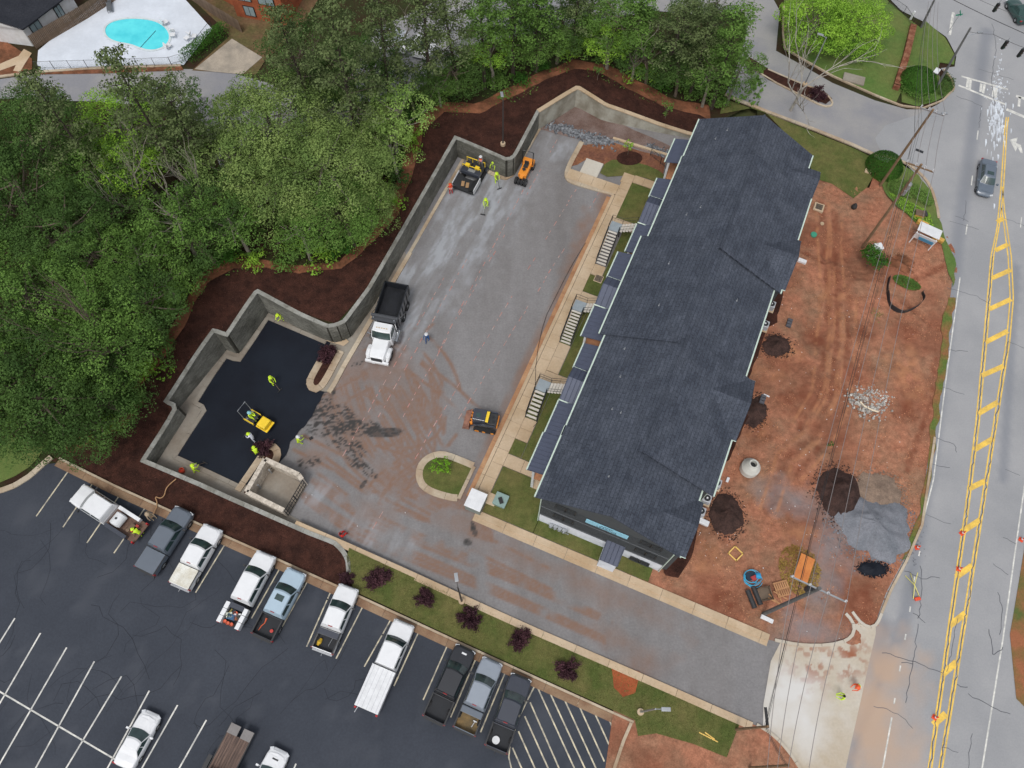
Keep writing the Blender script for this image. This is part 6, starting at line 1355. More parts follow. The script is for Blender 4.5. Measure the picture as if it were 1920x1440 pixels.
edge = [(205,815),(255,775),(250,735),(275,705),(300,655),(340,590),(380,520),(430,490),(480,492),(530,500),(600,490),(640,480),(690,430),(725,385),(745,335),(765,270),(780,225),(830,185),(880,190),(930,168),(970,160),(1010,132),(1060,112),(1120,112),(1180,140),(1240,172),(1300,190),(1340,205),(600,450),(640,450),(560,470),(290,600),(320,560),(700,380),(845,170),(900,165),(660,420),(1150,120),(1210,150),(870,160),(1090,95),(1270,165)]
for i, e in enumerate(edge):
    k = random.choice([0,0,1,2,3]); cl = ('mid green','deep green','bright lime','fresh green')[k]; xx = e[0]
    wh = 'at the parking lot end of the wood' if xx < 262 else 'on the bank left of the sunken pit' if xx < 345 else 'at the bend of the bank above the pit' if xx < 445 else 'over the mulch slope behind the pit corner' if xx < 600 else 'beside the mulch slope facing the dump truck' if xx < 740 else 'beside the mulch left of the paver corner' if xx < 835 else 'under the pines above the paver corner' if xx < 980 else 'under the trees above the concrete wall peak' if xx < 1130 else 'under the trees north of the building'
    sz_ = random.uniform(.8,1.5)
    bush('shrub', ('broad ' if sz_ > 1.25 else 'small ' if sz_ < 1.0 else '')+cl+' leafy shrub '+wh, (e[0]+random.uniform(-8,8), e[1]-random.uniform(0,14)), BUSH[k], sz_, 'shrubs along the wood edge')
# ground cover inside the wood
rng = np.random.default_rng(77); xs = rng.uniform(-85,42,60000); ys = rng.uniform(24,112,60000)
woodpoly = PTL([(-300,860),(60,880),(170,830),(262,750),(255,700),(375,515),(440,485),(640,485),(740,380),(775,235),(840,190),(1010,135),(1075,105),(1180,140),(1330,200),(1420,200),(1440,150),(1400,60),(1230,40),(900,90),(740,170),(500,170),(340,190),(200,190),(-300,190)])
k = pip(xs, ys, woodpoly) & (fbm(xs*.35, ys*.35, 3) > .42); xs, ys = xs[k], ys[k]
Pt = np.stack([xs, ys, Zu(xs, ys)+rng.random(len(xs))**2*.8], 1); Nr = rng.normal(size=(len(xs),3))*.6+np.array([0,0,1.0]); Nr /= np.linalg.norm(Nr,axis=1)[:,None]
tag(link('undergrowth', quadmesh('undergrowth', leaf_arrays(Pt, Nr, .55, rng), L_MID)), kind='stuff')
# loose chips on the mulch, tufts creeping in from the wood, clods on the clay
M_chip = mat('mulch chips', S(82,54,46), .95, S(50,34,32), 3, islands=.5, fine=0)
def litterq(name, poly, n, size, m, zf, lift=.01, thr=None, seed=5, bias=1.0):
    rng = np.random.default_rng(seed); xs = np.array([p.x for p in poly]); ys = np.array([p.y for p in poly]); x = rng.uniform(xs.min(),xs.max(),n); y = rng.uniform(ys.min(),ys.max(),n); k = pip(x,y,poly)
    if thr: k &= fbm(x*.6+seed, y*.6, 4) > thr
    x, y = x[k], y[k]; p = np.stack([x,y,zf(x,y)+lift+rng.random(len(x))*.04],1); N_ = rng.normal(size=p.shape)*.35*bias+np.array([0,0,1.]); N_ /= np.linalg.norm(N_,axis=1)[:,None]
    tag(link(name, quadmesh(name, leaf_arrays(p, N_, size, rng, .5), m)), kind='stuff')
litterq('mulch_chips', mul, 45000, .12, M_chip, Zu, 0.0)
litterq('edge_tufts', PTL([(150,840),(260,760),(255,715),(375,515),(440,490),(640,490),(740,380),(778,235),(840,195),(1010,140),(1075,115),(1180,150),(1330,208),(1320,225),(1240,205),(1130,150),(1075,142),(960,195),(840,222),(800,260),(770,350),(700,460),(640,512),(500,510),(440,515),(380,550),(300,700),(270,770),(180,840)]), 26000, .22, L_MID, Zu, .05, .5, 6, 1.6)
litterq('clay_clods', clay_poly, 60000, .12, mat('clay clods', S(150,92,66), .95, S(196,146,112), 3, islands=.4, fine=0), clay_z, .0, .52, 7, 1.5)
litterq('grass_blades', strip, 60000, .09, leafmat('lawn blades', S(96,108,56), S(122,120,72), .35, .2), Zu, .10, None, 8, 2.0)
# purple leaved shrubs
def purple(i, r_=.95):
    rng = np.random.default_rng(600+i); mb = MB(); V = []
    tips = []
    for k in range(26):
        a = rng.uniform(0,2*PI); e = rng.uniform(.15,1.2); d = Vector((math.cos(a)*math.cos(e), math.sin(a)*math.cos(e), math.sin(e))); L_ = r_*rng.uniform(.8,1.45); mb.tube([(0,0,0), d*L_*.5, d*L_], [.03,.02,.008], 3, cap=False)
        n = 120; t = rng.random(n)**.5; p = np.array(d*L_)[None,:]*t[:,None]+rng.normal(0,.11,(n,3)); V.append(p)
    p = np.concatenate(V); p[:,2] = np.abs(p[:,2]); Nr = rng.normal(size=p.shape)*.7+np.array([0,0,.6]); Nr /= np.linalg.norm(Nr,axis=1)[:,None]
    return mb.mesh('stem', M_barkd), quadmesh('foliage', leaf_arrays(p, Nr, .15, rng), L_PURP)
PU = [purple(1), purple(2), purple(3)]
for i, (px, s_, l) in enumerate((((707,1085),1.0,'dark purple round shrub at the west end of the lawn strip'),((799,1125),.95,'second dark purple shrub from the west end of the lawn strip'),((883,1160),1.0,'middle dark purple shrub of the lawn strip, beside a stake'),((973,1200),1.0,'fourth dark purple shrub on the lawn strip'),((1060,1255),1.05,'easternmost dark purple shrub, by the bare red patch'),
        ((650,1086),.6,'small dark purple shrub at the end of the mulch bed'),((613,668),.95,'purple shrub in the kerbed island beside the fresh asphalt'),((497,842),1.0,'purple shrub in the island next to the block enclosure'),((1530,180),1.0,'dark purple shrub on the side street median'),((1410,130),.8,'purple shrub at the west tip of the median'))):
    p = PT(*px) if i not in (6,7) else P(px[0], px[1], .1); t = thing('purple_shrub', l, 'shrub', (p.x,p.y,p.z), random.uniform(0,6), 'purple leaved shrubs'); t.scale = (s_*random.uniform(.86,1.02), s_*random.uniform(.86,1.02), s_*random.uniform(.8,1.1)); a = PU[i%3]; link('stem', a[0], t); link('foliage', a[1], t)
# hedges, round bushes, young trees
def hedge(label, L, wd, h, leaf=L_HEDGE, dens=420, zf=Zu, size=.12, name='hedge', closedpoly=None):
    rng = np.random.default_rng(len(label)); P_ = []
    if closedpoly:
        xs = np.array([p.x for p in closedpoly]); ys = np.array([p.y for p in closedpoly]); n = int((xs.max()-xs.min())*(ys.max()-ys.min())*dens*.8); x = rng.uniform(xs.min(),xs.max(),n); y = rng.uniform(ys.min(),ys.max(),n); kk = pip(x,y,closedpoly); x, y = x[kk], y[kk]
        z = zf(x,y)+h*(.75+.35*fbm(x*1.5,y*1.5,3))-rng.random(len(x))**3*h*.8
    else:
        pts = resample(L, .25); n = int(sum((b-a).length for a,b in zip(L,L[1:]))*wd*dens); i = rng.integers(0, len(pts), n); c = np.array([[p.x,p.y] for p in pts])[i]; o = rng.uniform(-1,1,(n,2)); x = c[:,0]+o[:,0]*wd/2; y = c[:,1]+o[:,1]*wd/2
        z = zf(x,y)+h*np.clip(1-(np.hypot(o[:,0],o[:,1])/1.3)**4,.2,1)-rng.random(n)**3*h*.8
    p = np.stack([x,y,z],1); Nr = rng.normal(size=p.shape)*.5+np.array([0,0,.9]); Nr /= np.linalg.norm(Nr,axis=1)[:,None]
    t = thing(name, label, 'hedge', tuple(p.mean(0)*np.array([1,1,0]))); q = p-np.array(t.location); link('foliage', quadmesh('foliage', leaf_arrays(q, Nr, size, rng), leaf), t); return t
hedge('clipped bright green hedge beside the pool fence', PTL([(352,112),(385,88),(420,62)]), 1.7, 1.3, dens=260, size=.16)
hedge('low olive hedge wrapping the corner lawn below the round bush', None, 0, .7, L_MID, 260, closedpoly=PTL([(1682,160),(1690,178),(1720,195),(1745,196),(1752,185),(1722,180),(1700,150)]), size=.14)
hedge('low hedge at the tip of the corner lawn beside the signal pole', None, 0, .7, L_DARK, 260, closedpoly=PTL([(1760,150),(1770,140),(1788,155),(1785,172),(1765,184),(1755,180),(1752,165)]), size=.14)
hedge('low dark hedge curving along the kerb of the bare clay corner', None, 0, .7, L_MID, 260, zf=Z0, closedpoly=PL([(1664,340),(1700,345),(1735,365),(1748,385),(1738,392),(1712,378),(1680,372),(1658,355)]), size=.14)
hedge('long uncut green grass tufts on the clay corner', None, 0, .35, L_LIME, 220, zf=Z0, closedpoly=PL([(1662,362),(1690,372),(1720,390),(1740,400),(1748,430),(1720,420),(1690,395)]), size=.14, name='tall_grass')
def ball(label, px, r_, z0=None, name='round_bush'):
    rng = np.random.default_rng(int(px[0])); p = PT(*px) if z0 is None else P(px[0],px[1],z0); n = int(r_*r_*1600); d = rng.normal(size=(n,3)); d /= np.linalg.norm(d,axis=1)[:,None]; d[:,2] = np.abs(d[:,2]); q = d*np.array([r_,r_,r_*.85])*(.93+.09*rng.random(n))[:,None]
    Nr = d+rng.normal(size=d.shape)*.35; Nr /= np.linalg.norm(Nr,axis=1)[:,None]; o = link(name, quadmesh('foliage', leaf_arrays(q, Nr, .13, rng), L_HEDGE), loc=p); tag(o, label, 'shrub'); return o
ball('large clipped round green bush on the corner lawn by the brick path', (1718,158), 2.3); ball('clipped round green bush at the kerb north of the clay yard', (1656,315), 2.1, 0)
def sapling(label, px, leaf, r_=1.0, h=2.2, z=0.12, n=9, dens=42, size=.17, spiky=False):
    p = P(px[0],px[1],z); rng = np.random.default_rng(int(px[0])+1); t = thing('young_tree', label, 'tree', p); mb = MB(); mb.tube([(0,0,0),(0,0,h*.5)],[.04,.03],5); lobes = []
    for k in range(n): a = k*2.4; rr = r_*rng.uniform(.2,.75); lobes.append(((math.cos(a)*rr, math.sin(a)*rr, h*rng.uniform(.45,.85)), (r_*.35,)*2+(r_*.3,), 1)); mb.tube([(0,0,h*.4),lobes[-1][0]],[.02,.008],3,cap=False)
    mb.build('trunk', M_bark, t); link('crown', quadmesh('crown', lobes_cloud(lobes, dens, size, rng, .5, .1), leaf), t); return t
sapling('young bright green tree in the kerbed grass island', (829,882), L_VIV, 1.15, 2.0)
sapling('young green tree staked in mulch by the north lawn', (1177,290), L_LIME, .75, 2.6, .1); sheet('mulch_ring', smooth_poly([P(1180+26*math.cos(a*PI/4),298+14*math.sin(a*PI/4)) for a in range(8)],1), M_mulch, None, .125)
sapling('young dark green tree in the mulch above the concrete wall', (1247,222), L_MID, .9, 2.4, 2.2)
sapling('bushy green tree beside the leaning white transformer', (1625,500), L_HEDGE, 1.7, 3.0, 0, 16, 34, .22); sapling('small green tuft on the clay next to a dark valve box', (1554,836), L_HEDGE, .45, .7, 0, 5)
sapling('young green tree in the mulch above the concrete wall peak', (1120,150), L_MID, .8, 2.2, 2.8)
# ------------------------------------------------------------------ pool and houses, upper left
kid = smooth_poly([PT(*p) for p in ((196,58),(205,44),(230,37),(258,36),(290,40),(310,52),(319,68),(314,84),(298,93),(280,95),(262,90),(245,83),(222,80),(203,72))], 2)
cen = sum(kid, Vector())/len(kid); zp = float(Zu(cen.x,cen.y))+.05
pool = setting('pool'); 
def mwater():
    m = mat('pool water', S(96,226,232), 0.08, S(70,206,218), 0.5, fine=0.03, spec=.6); return m
sheet('water', kid, mwater(), None, zp+.012, kind=None, parent=pool)
ring = kid+[kid[0]]; o1 = offs(ring, -.0); o2 = offs(ring, .28)
if (o2[0]-cen).length < (o1[0]-cen).length: o2 = offs(ring, -.28)
n = len(kid)
for k in range(0, n, 4):
    mb = MB(); q_ = [o1[j % n] for j in range(k, k+5)] + [o2[j % n] for j in range(k+4, k-1, -1)]; c_ = sum(q_, Vector())/len(q_)
    mb.prism([(p.x,p.y) for p in [p.lerp(c_, .01) for p in q_]], zp-.02, zp+.07); mb.build('coping_stone', flat('pool coping', S(206,214,216), .7), pool)
mb = MB(); a, b = P(292,58,zp), P(262,91,zp); mb.tube([a+Vector((0,0,.03)), b+Vector((0,0,.03))], .05, 4); tag(mb.build('lane_rope', flat('rope blue', S(60,120,140), .6)), 'thin rope stretched across the turquoise pool', 'rope')
def chair(px, label, lounger=False, rz=0.0, m=M_tank):
    p = PT(*px, .06); t = thing('pool_lounger' if lounger else 'pool_chair', label, 'chair', p, rz, None if lounger else 'white chairs around the pool')
    L = 1.7 if lounger else .55
    mb = MB(); mb.box((0,0,.4),(.58,L,.06)); mb.build('seat', m, t); mb = MB(); mb.box((0,L/2+.15,.62),(.58,.08,.55) if not lounger else (.58,.6,.07), rx=.3 if not lounger else .5); mb.build('backrest', m, t)
    for x in (-.25,.25):
        for y in (-L/2+.06, L/2-.06): mb = MB(); mb.box((x,y,.2),(.05,.05,.4)); mb.build('leg', m, t)
chair((207,16), 'dark grey pool lounger at the back edge of the white deck', True, .3, flat('grey sling', S(96,100,104), .7))
for px, w_ in (((326,70),'right of the pool'),((318,90),'at the pool steps'),((352,76),'nearer the hedge than the pool'),((366,72),'closest to the hedge'),((312,46),'above the pool right end')): chair(px, 'white plastic chair '+w_, False, random.uniform(0,6))
# metal fence round the pool
def fence(name, label, L, h, step, m, zf=Zu, rails=(.25,.95), pr=.03, pickets=0, cat='fence'):
    t = thing(name, label, cat, tuple(L[0])); O = Vector(L[0]); fine = resample(L, step)
    for p in fine: z = float(zf(p.x,p.y)); mb = MB(); mb.tube([Vector((p.x,p.y,z-.1))-O, Vector((p.x,p.y,z+h))-O], pr, 6); mb.build('post', m, t)
    for f in rails:
        for a, b in zip(fine, fine[1:]):
            mb = MB(); mb.tube([Vector((a.x,a.y,float(zf(a.x,a.y))+h*f))-O, Vector((b.x,b.y,float(zf(b.x,b.y))+h*f))-O], pr*.7, 4); mb.build('rail', m, t)
    if pickets:
        mb = MB()
        for p in resample(L, pickets): z = float(zf(p.x,p.y)); mb.tube([Vector((p.x,p.y,z+.08))-O, Vector((p.x,p.y,z+h))-O], .009, 3, cap=False)
        o = mb.build('picket', m, t); o['kind'] = 'stuff'
    return t
fence('metal_fence', 'black metal fence along the street side of the white pool deck', PTL([(72,132),(140,130),(240,127),(343,123),(372,90),(400,55)]), 1.3, 1.9, M_dark, pickets=.14)
fence('metal_fence', 'short black mesh fence on the kerb above the raw clay bed', [BW(-4.5,44.9),BW(-1.2,43.3)], 1.2, 1.6, M_dark, Z0, pickets=.12)
ribbon_pieces(setting('kerb'), 'kerb_stone', PL([(1149,260),(1252,292)]), .15, -.15, M_conc, Z0, 0, .2, 2.0)
fence('metal_fence', 'black metal fence on the side lawn that meets the brick path', PTL([(1665,8),(1694,28),(1708,50)]), 1.2, 2.4, M_dark, pickets=.14)
# board fences
def boardfence(label, L, h, m):
    t = thing('board_fence', label, 'fence', tuple(L[0])); O = Vector(L[0]); B_ = resample(L, .19)
    me = MB().box((0,0,h/2),(.17,.03,h)).mesh('board', m)
    for a, b in zip(B_, B_[1:]):
        c_ = (a+b)/2; d = b-a; o = link('board', me, t, loc=Vector((c_.x,c_.y,float(Zu(c_.x,c_.y))+random.uniform(-.03,.02)))-O); o.rotation_euler = (0,0,math.atan2(d.y,d.x))
    for f in (.25,.8): mb = MB(); mb.tube([Vector((p.x,p.y,float(Zu(p.x,p.y))+h*f))-O+Vector((0,.03,0)) for p in resample(L, 2.0)], .035, 4); mb.build('rail', m, t)
boardfence('weathered grey board fence between the white house and the pool deck', PTL([(68,92),(165,35),(228,-6)]), 1.8, M_wood)
boardfence('grey board fence behind the pool beside the brick house', PTL([(352,-5),(400,28),(440,52),(455,62)]), 1.7, M_wood)
# white house, left
def house_px(name, label, base_px, h, wall, roofm, over=.4, rise=1.4, ridge_dir=0):
    p = [PT(*q) for q in base_px]; z0 = min(q.z for q in p)-.3; c_ = sum(p, Vector())/4; t = thing(name, label, 'house', (c_.x,c_.y,z0)); O = Vector((c_.x,c_.y,z0))
    q = [Vector((a.x,a.y,z0))-O for a in p]; mb = MB(); mb.prism([(a.x,a.y) for a in q], 0, h+.3); mb.build('wall', wall, t)
    e = [a*(1+over/max(1,a.length)) for a in q]; E = [Vector((a.x,a.y,h+.3)) for a in e]
    if ridge_dir: E = E[1:]+E[:1]
    m1 = (E[0]+E[3])/2+Vector((0,0,rise)); m2 = (E[1]+E[2])/2+Vector((0,0,rise))
    mb = MB(); hex3(mb, [E[0],E[1],m2,m1], .15); hex3(mb, [m1,m2,E[2],E[3]], .15); mb.build('roof', roofm, t, fix=True)
    mb = MB(); mb.add([E[1],E[2],m2],[(0,1,2)]); mb.add([E[0],E[3],m1],[(0,2,1)]); mb.build('gable', wall, t); return t, O, q
M_brick = mat('orange brick', S(168,98,68), .9, S(148,82,58), .8, fine=.2, fscale=6); M_blackroof = mat('black shingles', S(52,54,60), .9, S(44,46,52), .5, fine=.3, fscale=6)
t, O, q = house_px('house', 'white walled house with a dark shingle roof in the top left corner', [(-120,62),(62,86),(150,20),(-60,-60)], 2.6, M_white, M_blackroof, .5, 1.6, 1)
def wall_win(t, O, q, i, fr0, fr1, z0, z1, m=M_wframe):
    a, b = q[i], q[(i+1)%4]; d = (b-a); nr = Vector((d.y,-d.x,0)).normalized()
    if nr.dot((a+b)/2) < 0: nr = -nr
    s_, e = a.lerp(b, fr0), a.lerp(b, fr1); c_ = (s_+e)/2+nr*.03; L = (e-s_).length; an = math.atan2(d.y,d.x)
    mb = MB(); mb.box(c_+Vector((0,0,(z0+z1)/2)),(L+.14,.08,z1-z0+.14),an); f = mb.build('window', m, t)
    for k in (0,1): mb = MB(); mb.box(c_+nr*.03+Vector((math.cos(an)*(k-.5)*L/2,math.sin(an)*(k-.5)*L/2,(z0+z1)/2)),(L/2-.08,.05,z1-z0),an); mb.build('pane', flat('pale curtain glass', S(150,168,172), .15), f)
wall_win(t, O, q, 1, .12, .3, 1.0, 2.4); wall_win(t, O, q, 1, .62, .74, .8, 2.4)
t, O, q = house_px('house', 'brick house with a dark roof at the top edge behind the pool fence', [(445,30),(540,48),(600,-60),(470,-80)], 4.6, M_brick, M_blackroof, .4, 1.5, 0)
wall_win(t, O, q, 0, .15, .4, 2.8, 4.0); wall_win(t, O, q, 0, .55, .85, 2.8, 4.0); wall_win(t, O, q, 0, .2, .4, .8, 2.0)
t, O, q = house_px('house', 'lower brick wing at the top edge left of the taller brick house', [(400,-10),(440,12),(470,-60),(430,-80)], 3.0, M_brick, M_blackroof, .3, 1.0, 0)
# pool clutter
for px, c, l, d in (((100,52),(196,206,214),'blue and white rules board leaning on the board fence by the pool',(.9,.05,.7)),((130,42),(226,230,232),'white pump cover box beside the pool fence',(.7,.5,.5))):
    p = PT(*px); mb = MB(); mb.box((0,0,d[2]/2+.3),d,.55); tag(mb.build('notice_board' if d[1] < .1 else 'pump_box', flat('box %d'%c[0], S(*c), .6), loc=p, bevel=.02), l, 'sign' if d[1] < .1 else 'box')
mb = MB(); n = 14; ring_ = [Vector((.3*math.cos(2*PI*k/n), .06, .3*math.sin(2*PI*k/n))) for k in range(n+1)]; mb.tube(ring_, .07, 6); tag(mb.build('life_ring', M_tank, loc=PT(185,8)+Vector((0,0,1.3))), 'white life ring hung at the top of the pool fence', 'life ring')

# ------------------------------------------------------------------ dumpster enclosure
en = thing('block_enclosure', 'open pale block enclosure with a metal gate beside the fresh asphalt', 'enclosure', P(513,905)); O = P(513,905)
M_split = mat('pale split block', S(204,194,180), .9, S(176,166,152), 2.0, fine=.2, fscale=6, islands=.08)
z_e = 1.9
corner = [P(u, v, z_e) for u, v in ((497,861),(560,890),(566,899),(532,957),(462,922))]
A_, B2, B3, C_, D_ = corner
def wallrun(a, b, nm='enclosure'):
    d = (b-a); L = math.hypot(d.x,d.y); an = math.atan2(d.y,d.x); me = {}
    for c in range(9):
        nb = max(1, round(L/.42))
        for k in range(nb): 
            x = (k+.5+(0 if c%2 else .0))/nb; p = a.lerp(b, x); mbw.box((p.x-O.x,p.y-O.y,c*.2+.12),(L/nb-.02,.30,.188),an)
mbw = MB()
for a, b in ((A_,B2),(D_,A_),(C_,D_),(B2,B3)): wallrun(a, b)
o = mbw.build('wall_block', M_split, en); o['kind'] = 'stuff'
for a, b in ((A_,B2),(D_,A_),(C_,D_),(B2,B3)):
    d = b-a; L = math.hypot(d.x,d.y); nb = max(1, round(L/.6))
    for k in range(nb): p = a.lerp(b,(k+.5)/nb); mb = MB(); mb.box((p.x-O.x,p.y-O.y,z_e+.02),(L/nb-.015,.42,.09),math.atan2(d.y,d.x)); mb.build('cap_stone', M_split, en)
fl_ = [P(u,v) for u,v in ((506,880),(549,899),(520,950),(475,930))]
mb = MB(); mb.prism([(p.x-O.x,p.y-O.y) for p in [A_,B3,C_,D_]], 0.0, .06); mb.build('floor_slab', M_gut, en)
for a, b in ((B3, B3.lerp(C_,.5)),(C_, C_.lerp(B3,.48))):
    g = MB(); a2, b2 = a-O, b-O; f = lambda p, z: Vector((p.x,p.y,z))
    for z in (.3,1.0,1.7): g.tube([f(a2,z),f(b2,z)], .04, 4)
    for k in range(7): p = a2.lerp(b2,k/6); g.tube([f(p,.25),f(p,1.75)], .03 if k%6 else .05, 4)
    g.build('gate', M_dark, en)
for px in ((507,884),(486,912)): p = P(px[0],px[1],.5)-O; mb = MB(); mb.tube([(p.x,p.y,0),(p.x,p.y,1.0)],.09,10); mb.build('bollard', M_galv, en)

# ------------------------------------------------------------------ boxes by the driveway
def boxthing(name, label, cat, px, d, h, m, rz=BA, z=0.13, top=None, bevel=.03):
    p = P(px[0],px[1],z); t = thing(name, label, cat, p, rz); mb = MB(); mb.box((0,0,h/2),(d[0],d[1],h)); mb.build('body', m, t, bevel=bevel)
    if top: mb = MB(); mb.box((0,0,h+.04),(d[0]+.08,d[1]+.08,.08)); mb.build('lid', top, t, bevel=.02)
    return t
boxthing('utility_cabinet', 'large white topped grey transformer cabinet at the sidewalk end', 'cabinet', (893,945), (1.5,1.7), 1.3, flat('cabinet grey', S(132,140,134), .6), top=M_tank)
t = boxthing('utility_cabinet', 'green utility box with orange and black gear on its lid', 'cabinet', (939,940), (1.15,1.15), .5, flat('pale green steel', S(134,158,152), .6), top=flat('pale green steel', S(134,158,152), .6))
mb = MB(); mb.box((.0,-.1,.62),(.35,.6,.14),.3); t2 = mb.build('tool_bag', flat('black bag', (.02,.02,.02), .7)); t2.parent = None; t2.location = t.location; tag(t2, 'black and orange tool bag on the green utility box', 'bag')
boxthing('valve_lid', 'tan concrete lid flush in the lawn between white cabinet and green box', 'lid', (921,936), (1.0,1.1), .05, M_conc, bevel=.01)
for a_ in (('drain_grate', 'dark drain grate in a pale frame on the clay near the roof bay', 'grate', (1534,391), (1.1,1.1), .3, M_conc), ('drain_grate', 'small square drain in the lawn strip beside the upper stair', 'grate', (1122,524), (.9,.9), .16, M_conc)):
    tg = boxthing(*a_, z=0.0)
    for k in range(6): mb = MB(); mb.box((0,(k-2.5)*.13,a_[5]+.012),(.75,.08,.03)); mb.build('bar', M_dark, tg)
boxthing('valve_lid', 'small concrete box in the lawn north of the clay yard', 'lid', (1627,322), (.7,.6), .15, M_conc, z=0)
def disc(name, label, px, r_, h, m, cat='lid', z=0.1):
    mb = MB(); mb.lathe([(r_,0),(r_,h),(r_*.9,h+.03),(0,h+.03)], n=18); tag(mb.build(name, m, loc=P(px[0],px[1],z)), label, cat)
disc('valve_lid', 'round green valve lid on the clay beside the second bay', (1525,441), .34, .2, flat('green lid', S(60,150,120), .5)); 
disc('valve_lid', 'pale round lid half buried in clay above the green lid', (1541,420), .22, .1, M_conc)
# manhole cone
t = thing('manhole_cone', 'white precast concrete manhole cone standing on the clay', 'manhole', P(1404,880)); mb = MB(); mb.lathe([(.88,0),(.88,.75),(.84,.8),(.55,1.35),(.42,1.5),(.42,1.62),(.32,1.62),(.32,1.1),(.0,1.1)], n=28); mb.build('cone', flat('pale precast', S(206,206,198), .8), t, smooth=False)
mb = MB(); mb.cyl((0,0,1.12),.315,.03,18); mb.build('shade_disc', M_dark, t)  # black disc painted in for the shade inside the cone's mouth
# pallet, hose coil, pipes, mortar tray, frame, tarp sheet, foam pieces
t = thing('wooden_pallet', 'wooden pallet lying on the clay beside the mortar tray', 'pallet', P(1466,1104,.1), .25)
me1 = MB().box((0,0,0),(.12,1.3,.025)).mesh('slat', mat('fresh pallet wood', S(198,148,104), .85, S(160,116,80), 1.5, coords='object', fine=.1)); me2 = MB().box((0,0,0),(1.3,.1,.1)).mesh('bearer', MATS['fresh pallet wood'])
for k in range(7): link('slat', me1, t, loc=(-.57+k*.19,0,.13))
for k in range(3): link('bearer', me2, t, loc=(0,-.6+k*.6,.07))
t = thing('wooden_pallet', 'broken pallet boards lying against the whole pallet', 'pallet', P(1457,1122,.05), .9)
for k in range(5): o = link('slat', me1, t, loc=(random.uniform(-.4,.4),random.uniform(-.2,.2),.05+k*.03)); o.rotation_euler = (0,0,random.uniform(-.6,.6))
t = thing('hose_coil', 'coiled blue hose heaped with red and black gear on the clay', 'hose', P(1412,1085,.1))
for k in range(5):
    a, b, r_ = random.uniform(-.3,.3), random.uniform(-.25,.25), random.uniform(.45,.85); mb = MB(); mb.tube([(a+r_*math.cos(j*PI/9), b+r_*math.sin(j*PI/9)*.9, .08+k*.06) for j in range(18)], .035, 5); mb.build('hose', flat('blue hose', S(70,176,214), .4), t)
mb = MB(); mb.cyl((.35,.2,.3),.28,.4,14,axis='X'); mb.build('blue_drum', flat('blue drum', S(40,150,200), .4), t); mb = MB(); mb.box((0,0,.25),(.5,.4,.3),.4); mb.build('red_box', flat('red box', S(170,60,60), .6), t); mb = MB(); mb.box((-.2,.2,.15),(.9,.7,.2),.2); mb.build('black_tarp', flat('navy tarp', S(30,50,66), .8), t)
for i, px in enumerate(((1407,1124),(1418,1118))): mb = MB(); mb.cyl((0,0,.22),.22,1.6,16,axis='Y'); o = mb.build('black_pipe', M_plastic, loc=P(px[0],px[1],.05)); o.rotation_euler = (0,0,.28); tag(o, ('outer','inner')[i]+' of two short black plastic pipes beside the hose coil', 'pipe')
t = thing('mortar_tray', 'square mortar tray crusted with cement beside two black pipes', 'tray', P(1433,1114,.05), .2)
for a in range(4): mb = MB(); mb.box((.55*math.cos(a*PI/2),.55*math.sin(a*PI/2),.18),(1.2,.08,.34),a*PI/2+PI/2); mb.build('side', M_wood, t)
mb = MB(); mb.box((0,0,.06),(1.1,1.1,.05)); mb.build('bottom', flat('crusted mortar', S(120,104,88), .9), t)
t = thing('square_formwork', 'empty yellow square timber frame lying on the clay', 'frame', P(1379,1038,.12), .75)
for a in range(4): mb = MB(); mb.box((.46*math.cos(a*PI/2),.46*math.sin(a*PI/2),.05),(1.03,.1,.09),a*PI/2+PI/2); mb.build('board', flat('yellow timber', S(240,200,110), .7), t)
t = thing('plywood_sheet', 'orange weathered plywood sheet resting on dry straw', 'sheet', P(1508,1065,.5), -.35); t.rotation_euler = (.05,.08,-.45)
mb = MB(); mb.box((0,0,0),(1.3,2.3,.03)); mb.build('sheet', mat('orange plywood', S(206,130,66), .8, S(186,110,56), .8, coords='object', fine=.1), t)
def heap(name, label, px, r_, h, m, cat='pile', asp=1.0, z=0.0, seed=1, am=.5, rot=0.0):
    n = 44; k = 14; rng = np.random.default_rng(seed); mb = MB(); vs = [(0,0,h)]
    for i in range(1,k+1):
        f = i/k
        for j in range(n):
            a = 2*PI*j/n; rr = r_*f*(1+am*(float(fbm(np.array([math.cos(a)*2.6+seed*7]), np.array([math.sin(a)*2.6+seed*3]),5)[0])-.5)); x, y = rr*math.cos(a), rr*math.sin(a)*asp
            vs.append((x, y, h*(1-f)**1.15*1.25*(.65+.7*float(fbm(np.array([x*2.4+seed]), np.array([y*2.4]),4)[0]))-(.06 if i == k else 0)))
    fs = [(0,1+j,1+(j+1)%n) for j in range(n)]
    for i in range(k-1):
        for j in range(n): fs.append((1+i*n+j,1+(i+1)*n+j,1+(i+1)*n+(j+1)%n,1+i*n+(j+1)%n))
    c0 = P(px[0],px[1],0); ca, sa = math.cos(rot), math.sin(rot)
    vs = [(x*ca-y*sa, x*sa+y*ca, zz) for x, y, zz in vs]; ax_ = np.array([q[0] for q in vs])+c0.x; ay_ = np.array([q[1] for q in vs])+c0.y; cz = clay_z(ax_, ay_)
    vs = [(q[0], q[1], q[2]+float(c)+.03) for q, c in zip(vs, cz)]
    mb.add(vs, fs); o = mb.build(name, m, loc=c0, smooth=True); tag(o, label, cat); crumbs(px, r_, asp, rot, m, seed); return o
